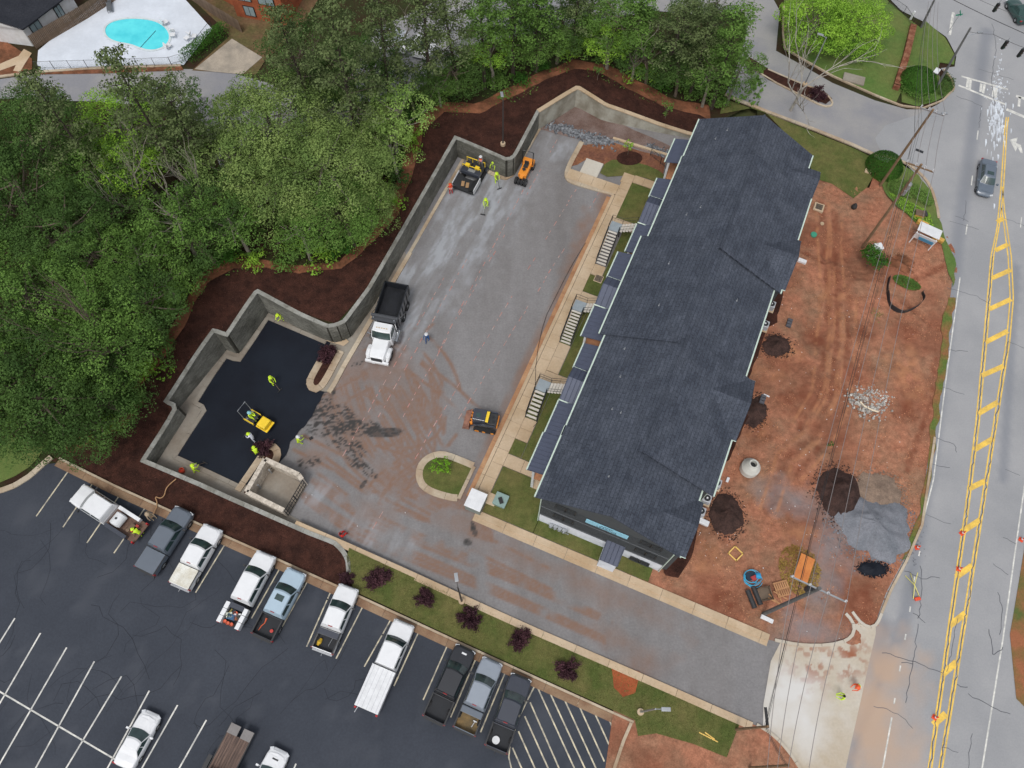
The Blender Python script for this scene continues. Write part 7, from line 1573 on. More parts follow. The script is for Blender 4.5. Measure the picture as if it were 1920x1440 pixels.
def crumbs(px, r_, asp, rot, m, seed):
    rng = np.random.default_rng(seed); n = int(260*r_); a = rng.uniform(0,2*PI,n); rr = r_*(1.0+.16*rng.normal(size=n)); x_ = rr*np.cos(a); y_ = rr*np.sin(a)*asp; c = P(px[0],px[1],0); x = x_*math.cos(rot)-y_*math.sin(rot)+c.x; y = x_*math.sin(rot)+y_*math.cos(rot)+c.y
    p = np.stack([x,y,clay_z(x,y)+.04],1); N_ = rng.normal(size=p.shape)*.4+np.array([0,0,1.]); N_ /= np.linalg.norm(N_,axis=1)[:,None]; tag(link('loose_crumbs', quadmesh('loose_crumbs', leaf_arrays(p, N_, .16, rng, .7), m)), kind='stuff')
M_blacksoil = mat('dark soil heap', S(76,58,53), .95, S(56,44,41), 1.2, bump=.06, bscale=7, fine=.35, fscale=8); M_gp = mat('blue grey stone pile', S(128,130,136), .95, S(108,112,118), .5, bump=.05, bscale=9, fine=.25, fscale=8)
heap('mulch_pile', 'dark mulch heap on the clay south of the double recess', (1455,649), 1.5, .7, M_blacksoil, asp=.8, seed=2); heap('mulch_pile', 'dark mulch heap beside the south-east corner of the building', (1362,965), 1.6, .7, M_blacksoil, asp=1.25, seed=3)
heap('mulch_pile', 'dark soil spread hard against the second bay of the building', (1414,772), 1.15, .4, M_blacksoil, asp=1.5, seed=4, rot=-.4)
heap('soil_pile', 'tall dark brown soil pile under the power lines', (1572,925), 2.1, 1.5, M_blacksoil, asp=1.25, seed=5, am=.7)
heap('gravel_pile', 'large blue grey stone pile beside the dark soil pile', (1635,985), 3.2, 1.1, M_gp, asp=1.15, seed=6, am=.8, rot=1.2)
heap('gravel_pile', 'brownish stone spread above the blue grey stone pile', (1650,925), 2.2, .5, mat('brown stone', S(142,122,106), .95, S(120,104,92), .8, bump=.05, bscale=9, fine=.25, fscale=8), asp=.9, seed=7, am=.8)
heap('asphalt_patch', 'small oval black asphalt heap below the stone pile', (1637,1067), 1.25, .18, M_fresh, asp=.5, seed=8, am=.3)
heap('clay_pile', 'orange clay mound on the left near the site sign', (1683,495), .65, .3, M_bank, asp=2.2, seed=9, rot=.8); heap('clay_pile', 'orange clay mound nearest the site sign', (1696,487), .6, .3, M_bank, asp=1.6, seed=10, rot=.8)
# straw
def scatter(name, label, px, rr, n, size, leaf, h, asp=1.0, cat='straw', rot=0):
    rng = np.random.default_rng(int(px[0])); a = rng.uniform(0,2*PI,n); r_ = rr*np.sqrt(rng.random(n)); x = r_*np.cos(a); y = r_*np.sin(a)*asp; z = h*np.clip(1-(r_/rr)**2,0.05,1)*rng.random(n)+.03
    p = np.stack([x,y,z],1); Nr = rng.normal(size=p.shape)*.4+np.array([0,0,1.]); Nr /= np.linalg.norm(Nr,axis=1)[:,None]
    o = link(name, quadmesh(name, leaf_arrays(p, Nr, size, rng, .3), leaf), loc=P(px[0],px[1],0)); o.rotation_euler = (0,0,rot); return tag(o, label, cat)
scatter('straw_heap', 'dry yellow grass heap under the orange plywood sheet', (1500,1068), 1.9, 2600, .22, L_STRAW, .45, 1.2); 
scatter('weeds', 'patch of green weeds inside the black silt fence curve', (1700,530), 1.5, 1500, .2, L_MID, .3, .5, 'weeds', -.5); scatter('weeds', 'thin strip of weeds left of the riprap on the clay', (1640,590), 1.0, 160, .14, L_MID, .15, 1, 'weeds')
M_bale = mat('straw bale', S(206,164,84), .95, S(176,136,66), 3, bump=.03, bscale=15, coords='object', fine=.25)
for i, (px, rz) in enumerate((((1728,421),-.55),((1742,434),-.5),((1757,450),-.65))): mb = MB(); mb.box((0,0,.22),(1.25,.45,.42)); o = mb.build('straw_bale', M_bale, loc=P(px[0],px[1],.05), bevel=.04); o.rotation_euler = (0,0,rz); tag(o, ('first straw bale of the row, nearest the pallet stack','middle straw bale of the row behind the site sign','last straw bale of the row, nearest the road')[i], 'straw bale', 'straw bales behind the site sign')
# stones
def rocks(name, label, L, wd, n, s0, s1, m=M_rock, z=0.03, cat='stones', zf=None):
    mb = MB(); pts = resample(L, .1)
    for _ in range(n):
        c = random.choice(pts)+Vector((random.gauss(0,wd), random.gauss(0,wd), 0)); s_ = random.uniform(s0,s1); mb.box((c.x,c.y,z+s_*.3+(float(zf(np.array([c.x]),np.array([c.y]))[0]) if zf else 0)),(s_,s_*random.uniform(.6,1),s_*.6),random.uniform(0,3.14),0,random.uniform(.5,.9),random.uniform(-.4,.4))
    o = mb.build(name, m); o['kind'] = 'stuff'; tag(o, label, cat); return o
rocks('riprap', 'band of grey riprap between gravel bed and raw clay', PL([(1030,236),(1070,246),(1110,262),(1145,268)]), .35, 700, .12, .3)
rocks('riprap', 'patch of grey stone behind the mesh fence', PL([(1215,275),(1250,290)]), .3, 220, .1, .22)
rocks('riprap', 'horseshoe of pale riprap around the pipe outlet on the clay', PL([(1655,735),(1660,755),(1640,772),(1620,768),(1606,755),(1603,745),(1640,740)]), .42, 420, .08, .24, mat('pale riprap', S(190,188,182), .9, S(140,132,124), 2.5, islands=.3))
for nm, L, wd, n in (('scattered_stone', PL([(1590,560),(1560,700),(1500,780),(1420,900)]), 4.0, 70), ('scattered_stone', PL([(1560,820),(1600,900),(1450,1080)]), 3.5, 70), ('scattered_stone', PL([(1330,960),(1320,1040)]), 1.2, 34)): rocks(nm, 'small pale stones scattered over the clay', L, wd, n, .03, .09, M_tank, .0, zf=clay_z)
mb = MB(); mb.tube(PL([(1613,753),(1620,761),(1636,769),(1647,772)], .35), .09, 8); tag(mb.build('drain_pipe', flat('pale pipe', S(222,206,180), .6)), 'short pale drain pipe lying across the riprap horseshoe', 'pipe')
# foam blocks
for px, l, d in (((1437,1161),'white foam block on the clay below the leaning pole',(1.1,.35,.25)),((1503,491),'white foam block just east of the third section eave',(.9,.45,.3)),((1318,980),'white foam block near the southern condensers',(1.0,.5,.35)),((1364,900),'small cream plastic fitting on the clay by the eave',(.25,.5,.15)),((1437,742),'crossed white plastic fitting beside the second bay',(.6,.15,.1))):
    mb = MB(); mb.box((0,0,d[2]/2),d); o = mb.build('foam_block', M_tank, loc=P(px[0],px[1],.1), bevel=.03); o.rotation_euler = (0,0,BA-.05); tag(o, l, 'foam block')
for px, l in (((1479,607),'stack of dark blocks on the clay beside the mulch heap'),((1429,750),'stack of dark blocks beside the second bay wall')):
    t = thing('block_stack', l, 'blocks', P(px[0],px[1],.1), BA)
    for k in range(3): mb = MB(); mb.box((0,-.35+k*.35,.15),(.5,.28,.28)); mb.build('block', flat('dark grey block', S(84,84,90), .8), t, bevel=.02)
mb = MB(); mb.lathe([(.25,0),(.33,.2),(.25,.5),(.08,.68),(.1,.74),(0,.76)], n=12); tag(mb.build('rubbish_bag', M_plastic, loc=P(1600,390,.1), smooth=True), 'black rubbish bag on the clay near the grassed corner', 'bag')
# silt fence curve
cv = smooth_poly(PL([(1664,523),(1660,545),(1664,575),(1680,588),(1700,588),(1722,575),(1731,562),(1726,550)]),2,False); mb = MB(); q_ = resample(cv,.3); w2 = [Vector((p.x,p.y,.1)) for p in q_]; w3 = [Vector((p.x,p.y,.65+.1*math.sin(i))) for i,p in enumerate(q_)]
t = thing('silt_fence', 'sagging black silt fence curved round a clay hollow', 'fence', (0,0,0)); t.location = w2[0]; O = w2[0]
o2_ = offs(w3, .05)
vs = [tuple(p-O) for p in w2]+[tuple(p-O) for p in w3]+[tuple(p-O) for p in o2_]; n = len(w2); mb.add(vs, [(i,i+1,n+i+1,n+i) for i in range(n-1)]+[(n+i,n+i+1,2*n+i+1,2*n+i) for i in range(n-1)]); mb.build('fabric', flat('black fabric', S(44,42,44), .8), t)
for p in q_[::6]: mb = MB(); mb.tube([Vector((p.x,p.y,0))-O, Vector((p.x,p.y,.9))-O], .025, 4); mb.build('stake', M_wood, t)
# sign stand
t = thing('site_sign', 'tilted white framed site sign with a blue printed panel by the straw bales', 'sign', P(1722,462), -.55)
M_sg = flat('blue print', S(70,150,190), .5)
mb = MB(); mb.box((0,.0,1.35),(2.3,.06,1.1),rx=.25); mb.build('panel', M_tank, t); mb = MB(); mb.box((.2,-.06,1.2),(1.6,.03,.55),rx=.25); mb.build('print', M_sg, t)
mb = MB(); mb.box((0,.75,2.0),(2.4,1.5,.06),rx=-.12); mb.build('back_panel', M_tank, t)
for x in (-1.05,1.05):
    mb = MB(); mb.box((x,0,.9),(.1,.1,1.8)); mb.build('leg', M_tank, t); mb = MB(); mb.tube([(x,.1,1.8),(x,1.5,.05)],.05,4); mb.build('brace', M_tank, t)
# crate stack on the verge
t = thing('crate', 'brown board crate with black bags behind it on the grassy corner', 'crate', P(1721,405), -.3); mb = MB(); mb.box((0,0,.55),(1.0,.8,.1)); mb.build('top', M_wood, t); mb = MB(); mb.box((0,-.35,.28),(1.0,.12,.45)); mb.build('side', M_bale, t); mb = MB(); mb.box((.55,.2,.3),(.5,.7,.5),.3); mb.build('bag', M_plastic, t, bevel=.08)
# leaning transformer and the pole-top gear
t = thing('transformer_box', 'white transformer cabinet beside the bushy green tree', 'cabinet', P(1632,482,0), .2); mb = MB(); mb.box((0,0,1.1),(.9,.8,1.9)); mb.build('body', M_tank, t, bevel=.04); mb = MB(); mb.box((0,-.42,1.1),(.5,.05,1.2)); mb.build('door', flat('cabinet door grey', S(206,208,206), .5), t)  # door slightly greyer than the white body
# loose timber on the lawn
for a, b, l in (((1311,1373),(1346,1391),'upper yellow timber stake lying on the lawn'),((1322,1373),(1340,1386),'lower yellow timber stake lying on the lawn')): mb = MB(); mb.tube([P(*a,.12),P(*b,.12)], .05, 4); tag(mb.build('timber_stake', flat('yellow timber', S(240,200,110), .7)), l, 'stake')
for a, b, l in (((1432,1152),(1430,1150),''),): pass

# ------------------------------------------------------------------ light poles, utility poles, wires, signals
def lamp(base, head, label, zb=0.0, h=7.0, terrain=False, m=None):
    m = m or flat('bronze pole', S(70,66,64), .5); p = PT(*base) if terrain else P(base[0],base[1],zb); q = P(head[0],head[1],p.z+h); d = (q-p); d.z = 0
    an = math.atan2(d.y,d.x); t = thing('lamp_post', label, 'lamp post', p, an)
    mb = MB(); mb.lathe([(.28,0),(.28,.35),(0,.36)], n=14); mb.build('base', M_conc, t)
    mb = MB(); mb.tube([(0,0,.3),(0,0,h)], [.09,.06], 8); mb.build('pole', m, t); mb = MB(); mb.tube([(0,0,h-.1),(.5,0,h+.1)],.035,5); mb.build('arm', m, t)
    mb = MB(); mb.box((.75,0,h+.12),(.7,.3,.1)); mb.build('lamp_head', M_galv, t, bevel=.03); return t
lamp((866,1128),(853,1062),'dark lamp post on the lawn strip beside the middle purple shrub', .1, 7.0, True)
lamp((1200,1335),(1250,1330),'grey lamp post on the lawn near the driveway apron, seen from above', .1, 7.0, True, M_galv)
lamp((943,272),(941,178),'tall lamp post standing in the mulch above the walled corner', 0, 6.5, True)
lamp((1508,160),(1543,68),'pale lamp post on the side street median', 0, 7.0, True, M_galv)
def upole(base, top, label, bark=M_barkp, r_=.16, H=None):
    p = PT(*base); d = ray(*top); hz_ = None
    # height where the top's ray passes over the base
    k = (p.x*d.x+p.y*d.y)/(d.x*d.x+d.y*d.y); H = CAMH+k*d.z-p.z
    tp = Vector((d.x*k, d.y*k, CAMH+k*d.z)); t = thing('utility_pole', label, 'utility pole', p); mb = MB(); mb.tube([(0,0,-.2), tp-p], [r_, r_*.7], 8); mb.build('pole', bark, t); return t, p, tp
M_polew = mat('brown pole wood', S(136,110,82), .9, S(110,88,66), 1.5, coords='object', fine=.12); M_poleg = mat('grey pole wood', S(104,104,102), .9, S(86,86,86), 1.5, coords='object', fine=.12)
t1, b1, top1 = upole((1650,348),(1750,205),'tall brown utility pole leaning over the corner hedge', M_polew)
t2, b2, top2 = upole((1618,462),(1728,308),'brown utility pole rising behind the white transformer cabinet', M_polew)
t3, b3, top3 = upole((1432,1151),(1537,1103),'grey utility pole with white crossarm at the south end of the clay', M_poleg, .2)
t4, b4, top4 = upole((1380,1368),(1440,1362),'slim brown utility pole by the driveway apron', M_polew, .12)
t5, b5, top5 = upole((1755,165),(1820,52),'grey signal pole at the crosswalk corner', M_poleg)
t6, b6, top6 = upole((1727,52),(1752,0),'grey utility pole at the top lawn corner', M_poleg)
t7, b7, top7 = upole((1405,1440),(1480,1435),'brown utility pole at the bottom edge below the apron', M_polew, .12)
def arm(t, p, top, dz, L, an, m=M_galv, ins=3, name='crossarm'):
    c = top-p+Vector((0,0,dz)); d = Vector((math.cos(an),math.sin(an),0)); mb = MB(); mb.box(c,(L,.1,.12),an); a = mb.build(name, m, t)
    for k in range(ins): q = c+d*(L*(k/(ins-1)-.5)*.94); mb = MB(); mb.lathe([(.05,0),(.09,.08),(.05,.16),(.09,.24),(.04,.34)], q+Vector((0,0,.06)), 8); mb.build('insulator', M_tank, a)
    return [p+c+d*(L*(k/(ins-1)-.5)*.94)+Vector((0,0,.4)) for k in range(ins)]
la = BA-.05
A3 = arm(t3, b3, top3, -.3, 4.2, la, ins=4); A1 = arm(t1, b1, top1, -.3, 2.4, la, ins=4); A2 = arm(t2, b2, top2, -.4, 2.6, la, M_polew, 4)
for T, b_, tp, dz in ((t2,b2,top2,-3.2),(t2,b2,top2,-4.0)): 
    c = tp-b_+Vector((0,0,dz)); mb = MB(); mb.lathe([(.22,-.4),(.24,-.3),(.24,.3),(.16,.42),(0,.44)], c+Vector((.35,.1,0)), 12); mb.build('transformer', M_galv, T)
mb = MB(); mb.cyl(top3-b3+Vector((-.3,.2,-1.2)),.25,.7,12); mb.build('cable_box', M_dark, t3)
for T, b_, tp in ((t1,b1,top1),(t5,b5,top5)): mb = MB(); c = tp-b_; mb.tube([c+Vector((0,0,-1.2)), c+Vector((1.4,.2,-.8))], .04, 5); mb.box(c+Vector((1.6,.25,-.8)),(.6,.25,.12),.15); mb.build('street_lamp', M_galv, T)
# wires
M_wire = flat('overhead wire', S(150,142,140), .5, .3); M_cable = flat('black cable', (.02,.02,.022), .6)
def wire(a, b, sag, label, r_=.022, m=M_wire, grp='overhead wires'):
    n = 14; mb = MB(); mb.tube([a.lerp(b, k/n)-Vector((0,0,sag*4*(k/n)*(1-k/n))) for k in range(n+1)], r_, 4, cap=False); tag(mb.build('overhead_wire', m), label, 'wire', grp)
south = [P(u, v, 10.5) for u, v in ((1436,1480),(1452,1490),(1470,1490),(1510,1490))]
nm = ('westernmost','second','third','easternmost')
for k in range(4):
    wire(A3[k], A2[k], .9, nm[k]+' bare wire over the clay yard between the white crossarm and the brown pole'); wire(A2[k], A1[k], .3, nm[k]+' bare wire between the two brown poles'); wire(A1[k], top6+Vector((k*.4-.6,0,-.2)), .8, nm[k]+' bare wire over the side street to the top lawn corner'); wire(A3[k], south[k], .8, nm[k]+' bare wire crossing the driveway apron from the white crossarm')
for k, (dz, r_) in enumerate(((-2.6,.014),(-3.4,.022),(-1.9,.012))):
    w_ = ('middle','thick lower','thin upper')[k]
    wire(top2+Vector((-.2,0,dz)), top4+Vector((0,0,-.3-.3*k)), .8, w_+' black cable along the building side of the clay yard', r_, M_cable, 'black cables'); wire(top2+Vector((-.2,0,dz)), top1+Vector((-.2,0,dz)), .3, w_+' black cable between the brown poles', r_, M_cable, 'black cables'); wire(top1+Vector((-.2,0,dz)), top6+Vector((0,0,dz*.6)), .7, w_+' black cable over the side street', r_, M_cable, 'black cables')
    wire(top4+Vector((0,0,-.3-.3*k)), top7+Vector((0,0,-.3-.3*k)), .2, w_+' black cable at the bottom edge beyond the apron', r_, M_cable, 'black cables')
wire(top1, P(1960,70,9), .4, 'thin wire slanting from the tall brown pole over the junction', .02) if False else None
mb = MB(); c0 = top4+Vector((.2,.6,-.7)); mb.tube([c0+Vector((0,-.7,0)), c0+Vector((0,.7,.05))], .11, 8); tag(mb.build('cable_splice', M_cable), 'fat black splice case hanging on the cables above the apron', 'cable joint')
span_a = top5+Vector((0,0,-.5)); span_b = P(1990,110,7.6); wire(span_a, P(1862,64,7.7), .1, 'signal span wire from the grey signal pole', .02, M_cable, 'signal wires'); wire(P(1862,64,7.7), span_b, .25, 'signal span wire carrying two signals at the right edge', .025, M_cable, 'signal wires')
wire(P(1750,-20,8.5), P(1990,92,8.5), .2, 'upper heavy cable crossing the top right corner', .04, M_cable, 'corner cables'); wire(P(1795,-20,8.2), P(1990,60,8.2), .2, 'lower thin cable crossing the top right corner', .02, M_cable, 'corner cables')
def signal(px, label, z=6.6, rz=.35):
    p = P(px[0],px[1],z); t = thing('traffic_signal', label, 'traffic signal', p, rz); mb = MB(); mb.box((0,0,0),(.36,.3,1.1)); mb.build('housing', M_dark, t, bevel=.04)
    for k, c in enumerate(((60,16,14),(70,54,14),(18,60,36))): mb = MB(); mb.cyl((0,-.17,.34-k*.34),.12,.05,12,axis='Y'); l_ = mb.build('lens', flat('lens %d'%k, S(*c), .3), t); mb = MB(); mb.tube([(-.13,-.25,.36-k*.34),(0,-.25,.48-k*.34),(.13,-.25,.36-k*.34)],.03,4); mb.build('visor', M_dark, l_)
    mb = MB(); mb.tube([(0,0,.5),(0,0,1.0)],.03,5); mb.build('hanger', M_galv, t)
signal((1884,84),'black traffic signal hanging left of another near the crosswalk'); signal((1914,99),'black traffic signal hanging nearest the right edge'); signal((1868,14),'black traffic signal over the junction at the top'); signal((1948,140),'black traffic signal past the right edge')
# street name sign
p = P(1777,62); t = thing('street_sign', 'green street name sign on a thin post beside the white arrow board', 'sign', p); mb = MB(); mb.tube([(0,0,0),(0,0,2.8)],.03,6); mb.build('post', M_galv, t); mb = MB(); mb.box((0,0,2.7),(.9,.03,.2),.2); mb.box((0,0,2.95),(.9,.03,.2),1.4); mb.build('blade', flat('sign green', S(40,140,110), .5), t)
for px, l, c in (((1707,36),'white capped utility marker on the top lawn',(228,228,224)),):
    mb = MB(); mb.lathe([(.14,0),(.14,1.1),(.1,1.2),(0,1.22)], n=12); tag(mb.build('marker_post', M_tank, loc=PT(*px)), l, 'post')
t = thing('utility_cabinet', 'white topped black cabinet on the corner lawn by the round bush', 'cabinet', PT(1747,148), .9); mb = MB(); mb.box((0,0,.6),(.8,.5,1.2)); mb.build('body', M_dark, t); mb = MB(); mb.box((0,0,1.25),(.95,.6,.1)); mb.build('lid', M_tank, t)
# brick path on the corner lawn
bp = PTL([(1710,52),(1706,70),(1700,95),(1695,115),(1685,145),(1678,168)]); t = thing('brick_wall', 'low brick and stone garden wall running down the corner lawn', 'wall', tuple(bp[0])); O = Vector(bp[0]); mb = MB(); pp = resample(bp,.5)
for a, b in zip(pp, pp[1:]): c_ = (a+b)/2-O; mb = MB(); mb.box((c_.x,c_.y,.28+c_.z),(.48,.75,.56),math.atan2((b-a).y,(b-a).x)+random.uniform(-.05,.05)); mb.build('stone', mat('rust brown wall stone', S(112,66,50), .9, S(150,108,84), 1.2, objrand=.2), t)
# storm drain top on the lawn kerb
boxthing('storm_drain', 'grey concrete storm drain top at the side street kerb', 'drain', (1600,150), (2.6,1.4), .25, M_gut, rz=-.35, z=float(Zu(P(1600,150).x,P(1600,150).y)))
p = P(1724,283,.02); mb = MB(); mb.box((0,0,0),(.9,.35,.04),-.5); tag(mb.build('drain_grate', M_dark, loc=p), 'dark storm grate in the road at the side street mouth', 'grate')

# ------------------------------------------------------------------ cones, sprayer stand, buckets, hose
M_cone = flat('cone orange', S(226,84,50), .5)
def cone(px, label):
    t = thing('traffic_cone', label, 'traffic cone', P(px[0],px[1],.015), random.uniform(0,1.5), 'orange traffic cones'); mb = MB(); mb.lathe([(.15,.04),(.04,.7),(.0,.71)], n=14); mb.build('cone', M_cone, t); mb = MB(); mb.box((0,0,.02),(.4,.4,.04)); mb.build('base', M_cone, t)
    mb = MB(); mb.lathe([(.113,.28),(.088,.42)], n=14); mb.build('reflective_band', M_tank, t)
for px, l in (((1803,1000),'orange cone on the left yellow line beside the uppermost tagged hatch bar'),((1797,1067),'orange cone on the yellow line one hatch bar below the first'),((1752,1345),'orange cone on the yellow line near the bottom edge'),((1719,1027),'orange cone by the road kerb next to the stone pile'),((1914,1012),'orange cone at the right edge of the road')): cone(px, l)
t = thing('sign_stand', 'yellow folding warning sign stand with an orange bag at the road edge', 'sign', P(1709,1100), .2); mb = MB(); mb.tube([(-.3,-1.0,.05),(0,0,.6),(.35,1.1,.1)],.04,5); mb.tube([(.3,-.9,.05),(0,0,.6),(-.2,1.0,.1)],.04,5); mb.tube([(0,0,.5),(.15,.9,1.6)],.04,5); mb.build('leg', flat('pale yellow steel', S(214,206,120), .6), t); mb = MB(); mb.box((0,-1.1,.15),(.5,.3,.25)); mb.build('sand_bag', M_cone, t, bevel=.05)
for px, l, m in (((343,884),'orange bucket on the concrete gutter near the raking worker',M_cone),((613,1007),'dark blue bucket on the concrete beside the wall end',PBR)):
    t = thing('bucket', l, 'bucket', P(px[0],px[1],.05)); mb = MB(); mb.lathe([(.2,0),(.26,.42),(.24,.42),(.2,.2),(0,.2)], n=16); mb.build('pail', m, t); mb = MB(); mb.tube([(.25*math.cos(a*PI/8),0,.42+.2*math.sin(a*PI/8)) for a in range(9)],.01,4); mb.build('handle', M_galv, t)
hp = PTL([(330,898),(318,908),(311,916),(308,930),(300,935),(290,930),(296,945),(288,962),(284,972)], .25); mb = MB(); mb.tube(smooth_poly(hp,2,False), .05, 5); tag(mb.build('hose', flat('tan hose', S(176,136,96), .7)), 'tan hose trailing from the wall over mulch and kerb to the tank truck', 'hose')
hp = PL([(1098,455),(1070,500),(1040,560),(1020,600),(1005,670),(1003,740),(1010,790),(1000,800)], .2); mb = MB(); mb.tube(smooth_poly(hp,1,False), .022, 4); tag(mb.build('cable', M_cable), 'long thin dark cable snaking down the sidewalk past the stairs', 'cable')
mb = MB(); mb.tube(PL([(795,405),(766,449)],.12), .06, 6); tag(mb.build('pipe', M_galv), 'long grey pipe lying at the foot of the west wall', 'pipe')
rocks('litter', 'tiny white litter flecks on the mulch and lots', PTL([(500,1020),(600,1060),(300,980)]), 3.0, 26, .04, .1, M_tank, .35, 'litter')

# ------------------------------------------------------------------ people
def fig_mats():
    return
SKIN = flat('skin', S(150,106,84), .6); SKIN2 = flat('skin dark', S(104,72,56), .6); BOOT = flat('work boots', S(60,46,38), .8); HIV = flat('hi-vis yellow', S(206,238,52), .6); HIO = flat('hi-vis orange', S(236,96,52), .6); NAVY = flat('navy cloth', S(40,48,66), .85); BLACKC = flat('black cloth', S(30,31,34), .85); WHT = flat('white cloth', S(226,230,240), .8); DEN = flat('denim', S(70,96,130), .85); HAIR = flat('dark hair', S(34,26,22), .8); BLUEC = flat('blue cloth', S(36,78,130), .8); REDC = flat('red cloth', S(206,50,44), .8); TANC = flat('tan cloth', S(176,156,130), .8); GREYC = flat('grey cloth', S(110,112,116), .85)
def person(label, px, rz, shirt, trous, hat=None, pose='stand', skin=SKIN, tool=None, z=0.0, vest=None, hatm=None, toollabel='', s=1.0, toolname='rake'):
    """one skinned body (torso, limbs, fingers), with head features, clothes and hat as parts"""
    bend = dict(stand=.05, bend=.75, rake=.38, sit=.12, squat=.6, walk=.1)[pose]
    hipz = dict(stand=.92, bend=.88, rake=.9, sit=.50, squat=.52, walk=.92)[pose]
    R3 = lambda l, a: Vector((0, math.sin(a)*l, math.cos(a)*l))
    hip = Vector((0,0,hipz)); chest = hip+R3(.36,bend*.9); neck = chest+R3(.17,bend); head = neck+R3(.10,bend*.7); crown = head+R3(.14,bend*.5)
    V = [hip, hip+R3(.18,bend*.8), chest, neck, head, crown]; E = [(0,1),(1,2),(2,3),(3,4),(4,5)]; Rr = [(.155,.12),(.145,.11),(.175,.12),(.06,.06),(.095,.105),(.07,.08)]
    def add(p, par, r_): V.append(Vector(p)); E.append((par, len(V)-1)); Rr.append(r_ if isinstance(r_, tuple) else (r_,r_)); return len(V)-1
    fwd = dict(stand=.25, bend=.5, rake=.6, sit=.5, squat=.6, walk=.2)[pose]; feet = []; hands = []
    for s_ in (-1,1):
        hj = add(hip+Vector((s_*.10,0,-.05)), 0, .095)
        if pose == 'sit': kn = hip+Vector((s_*.14,.43,.02)); an = kn+Vector((s_*.01,.05,-.42))
        elif pose == 'squat': kn = hip+Vector((s_*.2,.36,.08)); an = Vector((s_*.16,.06,.09))
        elif pose == 'walk': kn = Vector((s_*.10,s_*.14+.05,.48)); an = Vector((s_*.10,s_*.24-.02,.10))
        else: kn = Vector((s_*.13,.05+(s_*.08 if pose == 'rake' else 0),.48)); an = Vector((s_*.15,(s_*.16 if pose == 'rake' else 0),.09))
        k = add(kn, hj, .065); a = add(an, k, .048); add(an+Vector((0,.15,-.05)), a, .042)
        sh = add(chest+Vector((s_*.19,0,.07)), 2, .065)
        el = chest+Vector((s_*.27,.12+.1*fwd,-.2+.05*fwd)); wr = el+Vector((-s_*.07*(1+fwd),.22+.05*fwd,-.06-.12*(1-fwd)))
        if pose in ('stand','walk'): wr = el+Vector((s_*.0,.12,-.22))
        e = add(el, sh, .048); w_ = add(wr, e, .033); pm = wr+(wr-el).normalized()*.08; add(pm, w_, (.04,.022)); hands.append((wr, pm, s_))
    me = bpy.data.meshes.new('body'); me.from_pydata([tuple(v) for v in V], E, []); ob = bpy.data.objects.new('body', me); C.objects.link(ob)
    md = ob.modifiers.new('skin','SKIN'); ob.modifiers.new('sub','SUBSURF').levels = 1
    if not me.skin_vertices: me.skin_vertices.new() if hasattr(me.skin_vertices,'new') else None
    sv = me.skin_vertices[0].data
    for i, r_ in enumerate(Rr): sv[i].radius = r_
    sv[0].use_root = True
    dg = bpy.context.evaluated_depsgraph_get(); m2 = bpy.data.meshes.new_from_object(ob.evaluated_get(dg)); bpy.data.objects.remove(ob)
    # fingers grown from inside each palm, joined to the same body mesh
    fb = MB()
    for wr, pm, s_ in hands:
        d = (pm-wr).normalized(); sd = d.cross(Vector((0,0,1))).normalized(); dn = sd.cross(d)
        for j, (o_, l_) in enumerate(((-.027,.062),(-.009,.072),(.009,.068),(.027,.052))): a = pm-d*.02+sd*o_; fb.tube([a, a+d*l_*.6-dn*.008, a+d*l_*.9-dn*.03], [.0095,.0088,.007], 5)
        a = wr+d*.03-sd*s_*.02; fb.tube([a, a-sd*s_*.035+d*.03, a-sd*s_*.035+d*.06-dn*.02], [.011,.01,.008], 5)
    import bmesh
    bm = bmesh.new(); bm.from_mesh(m2); nb = len(bm.faces); fm = fb.mesh('f', SKIN); bm.from_mesh(fm); bm.faces.ensure_lookup_table()
    for i, f in enumerate(bm.faces):
        c = f.calc_center_median(); f.smooth = True
        if i >= nb: f.material_index = 2; continue
        dh = min((c-h[1]).length for h in hands); arm = min((c-(h[0])).length for h in hands)
        if (c-head).length < .2 and (c-chest).dot(neck-chest) > .13*.17 and (c-neck).length < .42 and (c-chest).length > .2: mi = 2
        elif dh < .09: mi = 2
        elif c.z < .17 and abs((c-hip).x) < .4 and pose != 'sit': mi = 3
        elif pose == 'sit' and c.z < .14: mi = 3
        elif (c-hip).dot((chest-hip).normalized()) < .06 and (arm > .3 or c.z < hip.z-.08) and min((c-h[0]).length for h in hands) > .12: mi = 1
        else: mi = 0
        f.material_index = mi
    bm.to_mesh(m2); bm.free(); m2.materials.clear()
    for x in (shirt, trous, skin, BOOT): m2.materials.append(x)
    p = P(px[0],px[1],z) if not isinstance(px, Vector) else px; t = thing('person', label, 'person', p, rz); t.scale = (s,s,s)
    link('body', m2, t)
    fd = (R3(1,bend*.7+PI/2)).normalized(); up = R3(1,bend*.7).normalized()
    fc = MB(); fc.tube([head+fd*.09+up*.01, head+fd*.125-up*.025], [.012,.018], 5); fc.build('nose', skin, t)
    for s_ in (-1,1):
        mb = MB(); q = head+fd*.092+up*.02+Vector((s_*.035,0,0)); mb.box(q,(.026,.02,.014)); mb.build('eye', HAIR, t); mb = MB(); mb.tube([head+Vector((s_*.09,0,.02)), head+Vector((s_*.108,-.01,-.03))], [.018,.014], 5); mb.build('ear', skin, t)
    mb = MB(); mb.box(head+fd*.088-up*.055,(.05,.02,.012)); mb.build('mouth', flat('lips', S(120,70,62), .6), t)
